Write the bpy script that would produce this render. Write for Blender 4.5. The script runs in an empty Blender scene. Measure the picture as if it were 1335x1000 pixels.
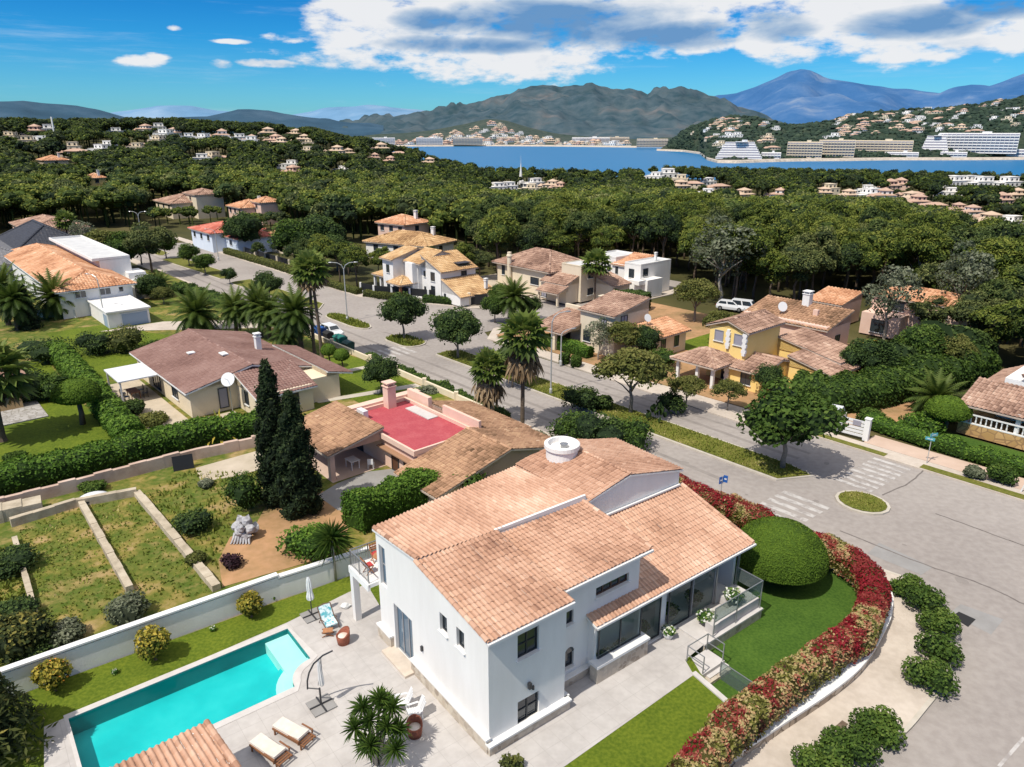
import bpy, bmesh, math, random
import numpy as np
from mathutils import Vector, Matrix, noise as mnoise
from mathutils.geometry import tessellate_polygon
random.seed(7); rng = np.random.default_rng(7)
PI = math.pi; R = math.radians
scene = bpy.context.scene; COL = scene.collection
# ---------------------------------------------------------------- camera model
FPX = 955.0; TILT = math.atan(330 / FPX); CT = math.cos(TILT); ST = math.sin(TILT); CAMZ = 26.0
def at(px, py, z=0.0):
    """pixel of the 1335 x 1000 photograph -> the point of the level z it shows"""
    u = (px - 667.5) / FPX; v = (py - 500) / FPX
    d = Vector((u, CT - v * ST, -ST - v * CT))
    t = (z - CAMZ) / d.z
    return Vector((d.x * t, d.y * t, z))
def ray(px, py, dist):
    u = (px - 667.5) / FPX; v = (py - 500) / FPX
    d = Vector((u, CT - v * ST, -ST - v * CT)); h = math.hypot(d.x, d.y)
    return Vector((d.x / h * dist, d.y / h * dist, CAMZ + d.z / h * dist))
AVA = math.atan2(-.75, .66); A2 = (math.cos(AVA), math.sin(AVA)); N2 = (-A2[1], A2[0])
def AV(s, n, z=0.0):
    """avenue frame: s along the avenue (towards the lower right), n across it"""
    return Vector((s * A2[0] + n * N2[0], s * A2[1] + n * N2[1], z))
def toAV(p): return (p[0] * A2[0] + p[1] * A2[1], p[0] * N2[0] + p[1] * N2[1])
def sstep(a, b, x):
    t = min(1, max(0, (x - a) / (b - a))); return t * t * (3 - 2 * t)
HUMP = [(-9, 26), (-.55, 24), (-.45, 25), (-.33, 22), (-.27, 19), (-.2, 11), (-.14, 2), (-.06, -7), (.3, -10), (9, -10)]
def ground(x, y):
    d = math.hypot(x, y)
    if y < 1: return 0.0
    t = x / y
    for (a, h0), (b, h1) in zip(HUMP, HUMP[1:]):
        if t <= b: break
    h = h0 + (h1 - h0) * sstep(a, b, t)
    if h > 0: z = h * sstep(190, 620, d) - 60 * sstep(760, 1000, d)
    else: z = h * sstep(170, 420, d) - 30 * sstep(600, 760, d)
    return z
# ---------------------------------------------------------------- materials
MATS = {}
def new_mat(name):
    m = bpy.data.materials.new(name); m.use_nodes = True
    nt = m.node_tree; nt.nodes.clear(); MATS[name] = m
    return m, nt, nt.nodes, nt.links
def nd(ns, t, **k):
    n = ns.new(t)
    for a, b in k.items(): setattr(n, a, b)
    return n
def c4(c): return (c[0], c[1], c[2], 1)
def ramp(ns, stops, interp='LINEAR'):
    r = ns.new('ShaderNodeValToRGB'); r.color_ramp.interpolation = interp
    e = r.color_ramp.elements
    while len(e) < len(stops): e.new(.5)
    for k, (p, c) in enumerate(stops): e[k].position = p; e[k].color = c4(c)
    return r
def plain(name, col, rough=.6, metal=0, spec=.4):
    m, nt, ns, L = new_mat(name)
    o = ns.new('ShaderNodeOutputMaterial'); b = ns.new('ShaderNodeBsdfPrincipled')
    b.inputs['Base Color'].default_value = c4(col); b.inputs['Roughness'].default_value = rough
    b.inputs['Metallic'].default_value = metal; b.inputs['Specular IOR Level'].default_value = spec
    L.new(b.outputs[0], o.inputs[0]); return m
def noisy(name, cols, scale=1.0, detail=6, rough=.85, bump=.0, bscale=20., scale2=None, mix2=.35, cols2=None, coord='Object', stretch=None, spec=.25, pos=None):
    """a surface of several tones broken up by noise; optional second, finer noise"""
    m, nt, ns, L = new_mat(name)
    o = ns.new('ShaderNodeOutputMaterial'); b = ns.new('ShaderNodeBsdfPrincipled')
    tc = ns.new('ShaderNodeTexCoord'); src = tc.outputs[coord]
    if stretch:
        mp = ns.new('ShaderNodeMapping'); mp.inputs['Scale'].default_value = stretch; L.new(src, mp.inputs[0]); src = mp.outputs[0]
    n = nd(ns, 'ShaderNodeTexNoise'); n.inputs['Scale'].default_value = scale; n.inputs['Detail'].default_value = detail; n.inputs['Roughness'].default_value = .62
    L.new(src, n.inputs['Vector'])
    k = len(cols)
    if pos is None: pos = [.3 + .4 * i / max(1, k - 1) for i in range(k)]
    r = ramp(ns, list(zip(pos, cols))); L.new(n.outputs['Fac'], r.inputs[0]); outc = r.outputs[0]
    if scale2:
        n2 = nd(ns, 'ShaderNodeTexNoise'); n2.inputs['Scale'].default_value = scale2; n2.inputs['Detail'].default_value = 4
        L.new(src, n2.inputs['Vector'])
        r2 = ramp(ns, [(.35, cols2[0]), (.65, cols2[1])]); L.new(n2.outputs['Fac'], r2.inputs[0])
        mx = nd(ns, 'ShaderNodeMix', data_type='RGBA'); mx.inputs[0].default_value = mix2
        L.new(outc, mx.inputs[6]); L.new(r2.outputs[0], mx.inputs[7]); outc = mx.outputs[2]
    L.new(outc, b.inputs['Base Color']); b.inputs['Roughness'].default_value = rough; b.inputs['Specular IOR Level'].default_value = spec
    if bump:
        nb = nd(ns, 'ShaderNodeTexNoise'); nb.inputs['Scale'].default_value = bscale; nb.inputs['Detail'].default_value = 5
        L.new(src, nb.inputs['Vector'])
        bp = ns.new('ShaderNodeBump'); bp.inputs['Strength'].default_value = bump; bp.inputs['Distance'].default_value = .05
        L.new(nb.outputs['Fac'], bp.inputs['Height']); L.new(bp.outputs[0], b.inputs['Normal'])
    L.new(b.outputs[0], o.inputs[0]); return m
def varmat(name, stops, rough=.8, rnd=.25, nscale=0, namp=.3, transl=0, tcol=None, spec=.25, bump=0):
    """colour by the face attribute 'var' plus the object's own random value and a soft noise"""
    m, nt, ns, L = new_mat(name)
    o = ns.new('ShaderNodeOutputMaterial'); b = ns.new('ShaderNodeBsdfPrincipled')
    a = nd(ns, 'ShaderNodeAttribute', attribute_name='var'); val = a.outputs['Fac']
    oi = ns.new('ShaderNodeObjectInfo')
    ma = nd(ns, 'ShaderNodeMath', operation='MULTIPLY_ADD'); ma.inputs[1].default_value = rnd; ma.inputs[2].default_value = -rnd / 2
    L.new(oi.outputs['Random'], ma.inputs[0])
    ad = nd(ns, 'ShaderNodeMath', operation='ADD'); L.new(val, ad.inputs[0]); L.new(ma.outputs[0], ad.inputs[1]); val = ad.outputs[0]
    if nscale:
        tc = ns.new('ShaderNodeTexCoord'); n = ns.new('ShaderNodeTexNoise'); n.inputs['Scale'].default_value = nscale; n.inputs['Detail'].default_value = 4
        L.new(tc.outputs['Object'], n.inputs['Vector'])
        mm = nd(ns, 'ShaderNodeMath', operation='MULTIPLY_ADD'); mm.inputs[1].default_value = namp * 2; mm.inputs[2].default_value = -namp
        L.new(n.outputs['Fac'], mm.inputs[0])
        a2 = nd(ns, 'ShaderNodeMath', operation='ADD'); L.new(val, a2.inputs[0]); L.new(mm.outputs[0], a2.inputs[1]); val = a2.outputs[0]
    r = ramp(ns, stops); L.new(val, r.inputs[0])
    L.new(r.outputs[0], b.inputs['Base Color']); b.inputs['Roughness'].default_value = rough; b.inputs['Specular IOR Level'].default_value = spec
    out = b.outputs[0]
    if transl:
        t = ns.new('ShaderNodeBsdfTranslucent'); mx = ns.new('ShaderNodeMixShader'); mx.inputs[0].default_value = transl
        L.new(r.outputs[0], t.inputs[0]); L.new(out, mx.inputs[1]); L.new(t.outputs[0], mx.inputs[2]); out = mx.outputs[0]
    L.new(out, o.inputs[0]); return m
def stonemat(name, cols, scale=3.0, mortar=(.3, .27, .22)):
    m, nt, ns, L = new_mat(name)
    o = ns.new('ShaderNodeOutputMaterial'); b = ns.new('ShaderNodeBsdfPrincipled'); tc = ns.new('ShaderNodeTexCoord')
    v = nd(ns, 'ShaderNodeTexVoronoi'); v.inputs['Scale'].default_value = scale
    v2 = nd(ns, 'ShaderNodeTexVoronoi', feature='DISTANCE_TO_EDGE'); v2.inputs['Scale'].default_value = scale
    L.new(tc.outputs['Object'], v.inputs['Vector']); L.new(tc.outputs['Object'], v2.inputs['Vector'])
    sp = ns.new('ShaderNodeSeparateColor'); L.new(v.outputs['Color'], sp.inputs[0])
    r = ramp(ns, [(i / (len(cols) - 1), c) for i, c in enumerate(cols)]); L.new(sp.outputs[0], r.inputs[0])
    st = nd(ns, 'ShaderNodeMath', operation='GREATER_THAN'); st.inputs[1].default_value = .06; L.new(v2.outputs['Distance'], st.inputs[0])
    mx = nd(ns, 'ShaderNodeMix', data_type='RGBA'); L.new(st.outputs[0], mx.inputs[0]); mx.inputs[6].default_value = c4(mortar); L.new(r.outputs[0], mx.inputs[7])
    L.new(mx.outputs[2], b.inputs['Base Color']); b.inputs['Roughness'].default_value = .9
    bp = ns.new('ShaderNodeBump'); bp.inputs['Strength'].default_value = .6; bp.inputs['Distance'].default_value = .04
    L.new(v2.outputs['Distance'], bp.inputs['Height']); L.new(bp.outputs[0], b.inputs['Normal'])
    L.new(b.outputs[0], o.inputs[0]); return m
def glassmat(name, tint, clear=.35, rough=.03):
    m, nt, ns, L = new_mat(name)
    o = ns.new('ShaderNodeOutputMaterial'); b = ns.new('ShaderNodeBsdfPrincipled')
    b.inputs['Base Color'].default_value = c4(tint); b.inputs['Roughness'].default_value = rough; b.inputs['Specular IOR Level'].default_value = .8
    t = ns.new('ShaderNodeBsdfTransparent'); t.inputs[0].default_value = (.8, .86, .85, 1)
    mx = ns.new('ShaderNodeMixShader'); mx.inputs[0].default_value = clear
    L.new(b.outputs[0], mx.inputs[1]); L.new(t.outputs[0], mx.inputs[2]); L.new(mx.outputs[0], o.inputs[0]); return m
# ---------------------------------------------------------------- mesh builder
class MB:
    def __init__(s): s.v = []; s.n = 0; s.f = []; s.m = []; s.a = []
    def add(s, verts, faces, mi=0, var=.5):
        """verts (n,3); faces list/array of index tuples"""
        if len(faces) == 0: return
        verts = np.asarray(verts, dtype=np.float32).reshape(-1, 3)
        s.v.append(verts)
        if isinstance(faces, np.ndarray): s.f.append(faces + s.n); k = len(faces)
        else:
            by = {}
            order = []
            for i, f in enumerate(faces): by.setdefault(len(f), []).append(i)
            for L_, idx in by.items():
                s.f.append(np.array([faces[i] for i in idx], dtype=np.int64) + s.n); order += idx
            k = len(faces)
            if not np.isscalar(var): var = np.asarray(var)[order]
            if not np.isscalar(mi): mi = np.asarray(mi)[order]
        s.n += len(verts)
        s.m.append(np.full(k, mi) if np.isscalar(mi) else np.asarray(mi))
        s.a.append(np.full(k, var, dtype=np.float32) if np.isscalar(var) else np.asarray(var, dtype=np.float32))
        return s
    def poly(s, pts, mi=0, var=.5): return s.add([tuple(p) for p in pts], [tuple(range(len(pts)))], mi, var)
    def box(s, c, size, rz=0, mi=0, var=.5, M=None):
        x, y, z = size[0] / 2, size[1] / 2, size[2] / 2
        vs = np.array([(-x, -y, -z), (x, -y, -z), (x, y, -z), (-x, y, -z), (-x, -y, z), (x, -y, z), (x, y, z), (-x, y, z)])
        if M is not None: vs = vs @ np.array(M.to_3x3()).T
        elif rz: ca, sa = math.cos(rz), math.sin(rz); vs = vs @ np.array([[ca, sa, 0], [-sa, ca, 0], [0, 0, 1]])
        vs = vs + np.array(c)
        return s.add(vs, [(0, 3, 2, 1), (4, 5, 6, 7), (0, 1, 5, 4), (1, 2, 6, 5), (2, 3, 7, 6), (3, 0, 4, 7)], mi, var)
    def bar(s, p, q, w, h=None, mi=0, var=.5):
        """square bar from p to q"""
        p = Vector(p); q = Vector(q); h = h or w; d = q - p
        if d.length < 1e-6: return s
        Q = d.to_track_quat('X', 'Z').to_matrix()
        return s.box((p + q) / 2, (d.length, w, h), 0, mi, var, Q)
    def prism(s, pts, z0, z1, mi=0, var=.5, mtop=None):
        n = len(pts); vs = [(p[0], p[1], z0) for p in pts] + [(p[0], p[1], z1) for p in pts]
        ar = sum(pts[i][0] * pts[(i + 1) % n][1] - pts[(i + 1) % n][0] * pts[i][1] for i in range(n))
        fs = [(i, (i + 1) % n, n + (i + 1) % n, n + i) for i in range(n)]
        if ar < 0: fs = [f[::-1] for f in fs]
        s.add(vs, fs, mi, var)
        tri = tessellate_polygon([[Vector((p[0], p[1], 0)) for p in pts]])
        top = []
        for t in tri:
            a, b, c = t
            ar2 = (pts[b][0] - pts[a][0]) * (pts[c][1] - pts[a][1]) - (pts[c][0] - pts[a][0]) * (pts[b][1] - pts[a][1])
            top.append((a, b, c) if ar2 > 0 else (a, c, b))
        s.add([(p[0], p[1], z1) for p in pts], top, mi if mtop is None else mtop, var)
        s.add([(p[0], p[1], z0) for p in pts], [t[::-1] for t in top], mi, var)
        return s
    def sheet(s, pts, z, mi=0, var=.5, holes=()):
        allp = [list(pts)] + [list(h) for h in holes]
        tri = tessellate_polygon([[Vector((p[0], p[1], 0)) for p in q] for q in allp])
        fl = [p for q in allp for p in q]; out = []
        for a, b, c in tri:
            ar2 = (fl[b][0] - fl[a][0]) * (fl[c][1] - fl[a][1]) - (fl[c][0] - fl[a][0]) * (fl[b][1] - fl[a][1])
            out.append((a, b, c) if ar2 > 0 else (a, c, b))
        return s.add([(p[0], p[1], z) for p in fl], out, mi, var)
    def tube(s, pts, rad, k=7, mi=0, var=.5, cap=True):
        pts = [Vector(p) for p in pts]; n = len(pts)
        if np.isscalar(rad): rad = [rad] * n
        vs = []; t0 = Vector((0, 0, 1))
        for i, p in enumerate(pts):
            d = (pts[min(n - 1, i + 1)] - pts[max(0, i - 1)])
            if d.length < 1e-9: d = t0
            d.normalize(); t0 = d
            a = d.orthogonal().normalized() if i == 0 else (a - d * a.dot(d)).normalized()
            b = d.cross(a)
            for j in range(k):
                th = 2 * PI * j / k; vs.append(p + (a * math.cos(th) + b * math.sin(th)) * rad[i])
        fs = [(i * k + j, i * k + (j + 1) % k, (i + 1) * k + (j + 1) % k, (i + 1) * k + j) for i in range(n - 1) for j in range(k)]
        if cap: fs += [tuple(range(k))[::-1], tuple((n - 1) * k + j for j in range(k))]
        return s.add([tuple(v) for v in vs], fs, mi, var)
    def lathe(s, prof, k=16, c=(0, 0, 0), mi=0, var=.5, sx=1, sy=1):
        vs = [(c[0] + r * math.cos(2 * PI * j / k) * sx, c[1] + r * math.sin(2 * PI * j / k) * sy, c[2] + z) for r, z in prof for j in range(k)]
        n = len(prof)
        fs = [(i * k + j, i * k + (j + 1) % k, (i + 1) * k + (j + 1) % k, (i + 1) * k + j) for i in range(n - 1) for j in range(k)]
        if prof[0][0] > 1e-6: fs.append(tuple(range(k))[::-1])
        if prof[-1][0] > 1e-6: fs.append(tuple((n - 1) * k + j for j in range(k)))
        return s.add(vs, fs, mi, var)
    def build(s, name, mats, parent=None, smooth=False, loc=None):
        me = mesh_from(s, name, mats, smooth)
        return link(name, me, parent, loc)
def mesh_from(s, name, mats, smooth=False):
    me = bpy.data.meshes.new(name)
    if s.n:
        V = np.concatenate(s.v); tot = []; idx = []
        for f in s.f: tot.append(np.full(len(f), f.shape[1])); idx.append(f.reshape(-1))
        tot = np.concatenate(tot).astype(np.int32); idx = np.concatenate(idx).astype(np.int32)
        start = np.concatenate([[0], np.cumsum(tot)[:-1]]).astype(np.int32)
        me.vertices.add(len(V)); me.vertices.foreach_set('co', V.reshape(-1))
        me.loops.add(len(idx)); me.loops.foreach_set('vertex_index', idx)
        me.polygons.add(len(tot)); me.polygons.foreach_set('loop_start', start); me.polygons.foreach_set('loop_total', tot)
        me.polygons.foreach_set('material_index', np.concatenate(s.m).astype(np.int32))
        me.polygons.foreach_set('use_smooth', np.full(len(tot), bool(smooth)))
        at_ = me.attributes.new('var', 'FLOAT', 'FACE'); at_.data.foreach_set('value', np.concatenate(s.a))
        me.update(calc_edges=True); me.validate()
    for m in (mats if isinstance(mats, (list, tuple)) else [mats]): me.materials.append(MATS[m] if isinstance(m, str) else m)
    return me
def link(name, data, parent=None, loc=None):
    o = bpy.data.objects.new(name, data); COL.objects.link(o)
    if parent is not None: o.parent = parent
    if loc is not None: o.location = loc
    return o
def thing(name, label, cat, loc=(0, 0, 0), rz=0, group=None, scale=None):
    o = bpy.data.objects.new(name, None); COL.objects.link(o); o.empty_display_size = .2
    o.location = loc; o.rotation_euler = (0, 0, rz)
    if scale: o.scale = (scale, scale, scale) if np.isscalar(scale) else scale
    return tag(o, label, cat, group)
def tag(o, label, cat, group=None):
    o['label'] = label; o['category'] = cat
    if group: o['group'] = group
    return o
def struct(o, kind='structure', label=None):
    o['kind'] = kind
    if label: o['label'] = label
    return o
def dup(root, loc, rz=None, label=None, group=None, scale=None):
    r = root.copy(); COL.objects.link(r); r.location = loc
    if rz is not None: r.rotation_euler = (0, 0, rz)
    if label: r['label'] = label
    if group: r['group'] = group
    if scale: r.scale = (scale,) * 3
    for ch in list(root.children):
        c = ch.copy(); COL.objects.link(c); c.parent = r
        for g in list(ch.children):
            d = g.copy(); COL.objects.link(d); d.parent = c
    return r
# ---------------------------------------------------------------- foliage
def unit(a): return a / np.maximum(1e-9, np.linalg.norm(a, axis=1, keepdims=True))
def leaves(mb, C, Nn, size, asp=.6, jit=.7, mi=0, var=None, fold=False):
    """a diamond leaf at every point of C, facing roughly along Nn"""
    n = len(C)
    if n == 0: return
    Nn = unit(Nn + rng.normal(0, jit, (n, 3)))
    T = unit(np.cross(Nn, rng.normal(0, 1, (n, 3)))); B = np.cross(Nn, T)
    sz = size * rng.uniform(.6, 1.35, (n, 1))
    V = np.stack([C - T * sz * .5, C - B * sz * asp * .5 + T * sz * .05, C + T * sz * .5, C + B * sz * asp * .5 + T * sz * .05], 1).reshape(-1, 3)
    F_ = np.arange(n * 4).reshape(n, 4)
    if var is None: var = rng.uniform(.2, .9, n)
    mb.add(V, F_, mi, var)
_ico = {}
def ico(sub):
    if sub not in _ico:
        bm = bmesh.new(); bmesh.ops.create_icosphere(bm, subdivisions=sub, radius=1)
        _ico[sub] = (np.array([v.co[:] for v in bm.verts]), np.array([[v.index for v in f.verts] for f in bm.faces])); bm.free()
    return _ico[sub]
def blob(mb, c, r, n, size, core=.8, sub=1, mi=0, up=.0, vb=.5, vr=.35, jit=.7, asp=.6, lump=.12, cvar=.1, low=-1.0):
    """leafy ellipsoid: a dark lumpy core under a coat of leaves"""
    c = np.array(c, float); r = np.array(r if not np.isscalar(r) else (r, r, r), float)
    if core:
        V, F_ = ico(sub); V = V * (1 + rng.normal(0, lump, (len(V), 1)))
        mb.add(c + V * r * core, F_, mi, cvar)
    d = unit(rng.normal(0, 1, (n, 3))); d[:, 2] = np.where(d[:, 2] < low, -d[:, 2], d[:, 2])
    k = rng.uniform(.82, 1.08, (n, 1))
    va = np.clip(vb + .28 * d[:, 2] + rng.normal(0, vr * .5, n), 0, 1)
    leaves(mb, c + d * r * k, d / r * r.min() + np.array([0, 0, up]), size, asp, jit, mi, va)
def crown_mesh(name, mat, spec, seed):
    """spec: dict h, r, nb blobs, br blob radius, n leaves per blob, leaf size, shape"""
    global rng
    rng = np.random.default_rng(seed); mb = MB(); h, r = spec['h'], spec['r']; base = spec.get('base', .35)
    nb = spec['nb']; shape = spec.get('shape', 'round')
    for i in range(nb):
        th = i * 2.399 + rng.uniform(-.3, .3); q = math.sqrt((i + .4) / nb)
        rr = q * r * .72
        if shape == 'umbrella': z = h * (base + (1 - base) * (.82 - .42 * q * q) + rng.uniform(-.05, .05))
        else:
            z = h * (base + (1 - base) * (.5 + (.34 * (1 - q * q)) * (1 if i % 3 else -.9) + rng.uniform(-.1, .1)))
        b = spec['br'] * rng.uniform(.75, 1.25)
        f = spec.get('flat', .75)
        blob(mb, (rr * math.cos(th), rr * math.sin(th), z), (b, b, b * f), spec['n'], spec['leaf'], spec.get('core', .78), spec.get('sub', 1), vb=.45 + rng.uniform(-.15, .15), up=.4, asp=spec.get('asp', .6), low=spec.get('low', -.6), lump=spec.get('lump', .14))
    return mesh_from(mb, name, mat)
def trunk_mesh(name, mat, h, r, seed, limbs=4, top=.6, spread=1.5, lean=.2, k=7):
    rd = random.Random(seed); mb = MB()
    p = [Vector((0, 0, -.3))]; hh = h * top
    for i in range(1, 5): p.append(Vector((rd.uniform(-lean, lean) * i / 4, rd.uniform(-lean, lean) * i / 4, hh * i / 4)))
    mb.tube(p, [r * 1.25, r, r * .85, r * .75, r * .6], k)
    for i in range(limbs):
        a = 2 * PI * i / max(1, limbs) + rd.uniform(-.4, .4); b = p[3 if i % 2 else 2].lerp(p[4], rd.uniform(0, .7))
        e = b + Vector((math.cos(a) * spread, math.sin(a) * spread, h * .28 * rd.uniform(.6, 1.2)))
        m = (b + e) / 2 + Vector((0, 0, .15 * h * rd.uniform(-.2, .6)))
        mb.tube([b, m, e], [r * .5, r * .35, r * .15], 5)
    return mesh_from(mb, name, mat, True)
def tree(label, loc, crown, trunk, group=None, name='tree', cat='tree', scale=1, rz=None):
    t = thing(name, label, cat, loc, random.uniform(0, 6.28) if rz is None else rz, group, scale)
    link('trunk', trunk, t); link('crown', crown, t); return t
def shrub(name, label, loc, r, n, size, mat, group=None, cat='shrub', nb=3, seed=1, scale=None, lump=.14):
    global rng
    rng = np.random.default_rng(seed); mb = MB(); r = np.array(r, float)
    if nb <= 1: blob(mb, (0, 0, r[2] * .85), r, n, size, .86, 2, up=.3, low=-.8, lump=.05)
    for i in range(nb if nb > 1 else 0):
        a = i * 2.4 + .5; q = .45 if nb > 1 else 0
        s = rng.uniform(.6, .8)
        blob(mb, (math.cos(a) * r[0] * q, math.sin(a) * r[1] * q, r[2] * rng.uniform(.6, 1.0)), r * s, n // nb, size, .8, 1, up=.4, low=-.8, lump=lump, vb=.45 + rng.uniform(-.12, .12))
    o = mb.build(name, mat, None, loc=loc); tag(o, label, cat, group); return o
def hedge_mesh(mb, pts, w, h, n, size, z0=0., mi=0, bulge=.1, vfun=None, step=.7, hvar=.08):
    """leafy wall along a path of points"""
    pts = [Vector((p[0], p[1], 0)) for p in pts]; P = []
    for a, b in zip(pts, pts[1:]):
        k = max(1, int((b - a).length / step))
        P += [a.lerp(b, i / k) for i in range(k)]
    P.append(pts[-1]); m = len(P); secs = []
    prof = [(-.5, 0), (-.54, .35), (-.52, .75), (-.36, .97), (0, 1.02), (.36, .97), (.52, .75), (.54, .35), (.5, 0)]
    Cs = []; Ns = []
    for i, p in enumerate(P):
        d = (P[min(m - 1, i + 1)] - P[max(0, i - 1)]).normalized(); s_ = Vector((-d.y, d.x, 0))
        hh = h * (1 + rng.normal(0, hvar)); ww = w * (1 + rng.normal(0, .06))
        row = [p + s_ * (x * ww) + Vector((0, 0, z0 + z * hh)) for x, z in prof]; secs.append(row)
    k = len(prof); V = np.array([v[:] for row in secs for v in row]); 
    F_ = [(i * k + j, i * k + j + 1, (i + 1) * k + j + 1, (i + 1) * k + j) for i in range(m - 1) for j in range(k - 1)]
    F_ += [tuple(range(k)), tuple((m - 1) * k + j for j in range(k))[::-1]]
    mid = V.reshape(m, k, 3).mean(1, keepdims=True); core = (V.reshape(m, k, 3) - mid) * .93 + mid
    mb.add(core.reshape(-1, 3), F_, mi, .12)
    S = V.reshape(m, k, 3)
    i = rng.integers(0, m - 1, n); j = rng.choice(k - 1, n, p=np.array([.09, .11, .12, .18, .18, .12, .11, .09])); u = rng.uniform(0, 1, (n, 1)); v = rng.uniform(0, 1, (n, 1))
    C = (S[i, j] * (1 - u) + S[i, j + 1] * u) * (1 - v) + (S[i + 1, j] * (1 - u) + S[i + 1, j + 1] * u) * v
    M = mid[i, 0]; Nn = C - M; Nn[:, 2] *= 1.2; Nn = unit(Nn)
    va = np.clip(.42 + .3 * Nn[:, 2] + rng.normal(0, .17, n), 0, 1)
    if vfun is not None: va = vfun(C, va)
    leaves(mb, C + Nn * rng.uniform(-.02, .1, (n, 1)), Nn + np.array([0, 0, .3]), size, .6, .6, mi, va)
    for e, q in ((0, 1), (m - 1, m - 2)):
        k2 = int(w * h / (size * size) * 5); c = mid[e, 0]; j = rng.integers(0, k - 1, k2); t = np.sqrt(rng.uniform(0, 1, (k2, 1))); s_ = rng.uniform(0, 1, (k2, 1)); D = mid[e, 0] - mid[q, 0]; D = D / max(1e-6, np.linalg.norm(D))
        rim = S[e, j] * (1 - s_) + S[e, j + 1] * s_; base = np.array([c[0], c[1], z0]); C2 = np.where(rng.uniform(0, 1, (k2, 1)) < .8, c + (rim - c) * t, base + (rim - base) * t) + D * rng.uniform(.0, .12, (k2, 1)); va2 = np.clip(rng.normal(.42, .17, k2), 0, 1)
        leaves(mb, C2, np.repeat(D[None, :], k2, 0), size, .6, .6, mi, vfun(C2, va2) if vfun is not None else va2)
def hedge(name, label, pts, w, h, n, size, mat, z0=0., group=None, seed=3, cat='hedge', vfun=None, hvar=.05, step=.7):
    global rng
    rng = np.random.default_rng(seed); mb = MB()
    c = sum((Vector((p[0], p[1], 0)) for p in pts), Vector()) / len(pts)
    hedge_mesh(mb, [Vector((p[0], p[1], 0)) - c for p in pts], w, h, n, size, 0, vfun=vfun, hvar=hvar, step=step)
    o = mb.build(name, mat, None, loc=(c.x, c.y, z0)); tag(o, label, cat, group); return o
def frond(mb, base, az, el, L, droop, leaf, k=11, mi=0, var=.5, w=.06):
    """feather palm frond: curved rachis with paired leaflets"""
    p = Vector(base); d = Vector((math.cos(az) * math.cos(el), math.sin(az) * math.cos(el), math.sin(el))); st = L / k
    pts = [p.copy()]
    for i in range(k):
        d = (d + Vector((0, 0, -droop * st))).normalized(); p = p + d * st; pts.append(p.copy())
    side = Vector((-math.sin(az), math.cos(az), 0)); vs = []; fs = []
    for i in range(1, k + 1):
        t = i / k; ll = leaf * math.sin(PI * min(1, .18 + t * .78)) + .05
        dd = (pts[i] - pts[i - 1]).normalized(); up = side.cross(dd)
        for s_ in (-1, 1):
            tip = pts[i] + side * s_ * ll * .8 + dd * ll * .55 + up * ll * .12 - Vector((0, 0, ll * .18))
            n = len(vs); vs += [pts[i] - dd * w * 1.6, pts[i] + dd * w * 1.6, tip]; fs.append((n, n + 1, n + 2) if s_ > 0 else (n + 1, n, n + 2))
    for i in range(k):
        n = len(vs); q = .04 * (1 - i / k) + .012
        vs += [pts[i] - side * q, pts[i] + side * q, pts[i + 1] + side * q, pts[i + 1] - side * q]; fs.append((n, n + 1, n + 2, n + 3))
    mb.add([tuple(v) for v in vs], fs, mi, np.full(len(fs), var) + np.array([random.uniform(-.12, .12) for _ in fs]))
def fan(mb, base, az, el, L, leaf, mi=0, var=.5, k=9, droop=.3):
    """fan palm leaf: petiole and a ring of pleated segments"""
    d = Vector((math.cos(az) * math.cos(el), math.sin(az) * math.cos(el), math.sin(el))); side = Vector((-math.sin(az), math.cos(az), 0)); up = side.cross(d) * -1
    p = Vector(base); q = p + d * L; vs = [p - side * .03, p + side * .03, q + side * .02, q - side * .02]; fs = [(0, 1, 2, 3)]
    for i in range(k):
        a = (i / (k - 1) - .5) * 4.0; dr = d * math.cos(a) + side * math.sin(a)
        tip = q + dr * leaf * (1 - .12 * abs(a)) - Vector((0, 0, leaf * droop * (.6 + .3 * abs(a)))); s2 = d.cross(up).normalized()
        pr = (side * math.cos(a) - d * math.sin(a)) * leaf * .14
        m = q + dr * leaf * .55 - Vector((0, 0, leaf * droop * .15)); n = len(vs)
        vs += [q, m - pr, tip, m + pr]; fs.append((n, n + 1, n + 2, n + 3))
    mb.add([tuple(v) for v in vs], fs, mi, np.full(len(fs), var) + np.array([random.uniform(-.15, .15) for _ in fs]))
def rosette(mb, c, n, L, w, mi=0, tilt=None, lo=-.35, hi=1.45, var=(.25, .8)):
    """yucca head: a ball of sword leaves"""
    for i in range(n):
        az = i * 2.399 + random.uniform(-.2, .2); t = (i + .5) / n; el = lo + (hi - lo) * (1 - t)
        d = Vector((math.cos(az) * math.cos(el), math.sin(az) * math.cos(el), math.sin(el))); side = Vector((-math.sin(az), math.cos(az), 0))
        p = Vector(c); l = L * random.uniform(.8, 1.15); m = p + d * l * .55; e = p + d * l + Vector((0, 0, -.18 * l * (1 - t * .2)))
        v = [p - side * w * .6, p + side * w * .6, m + side * w, e, m - side * w]
        mb.add([tuple(x) for x in v], [(0, 1, 2, 3, 4)], mi, random.uniform(*var))
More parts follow.
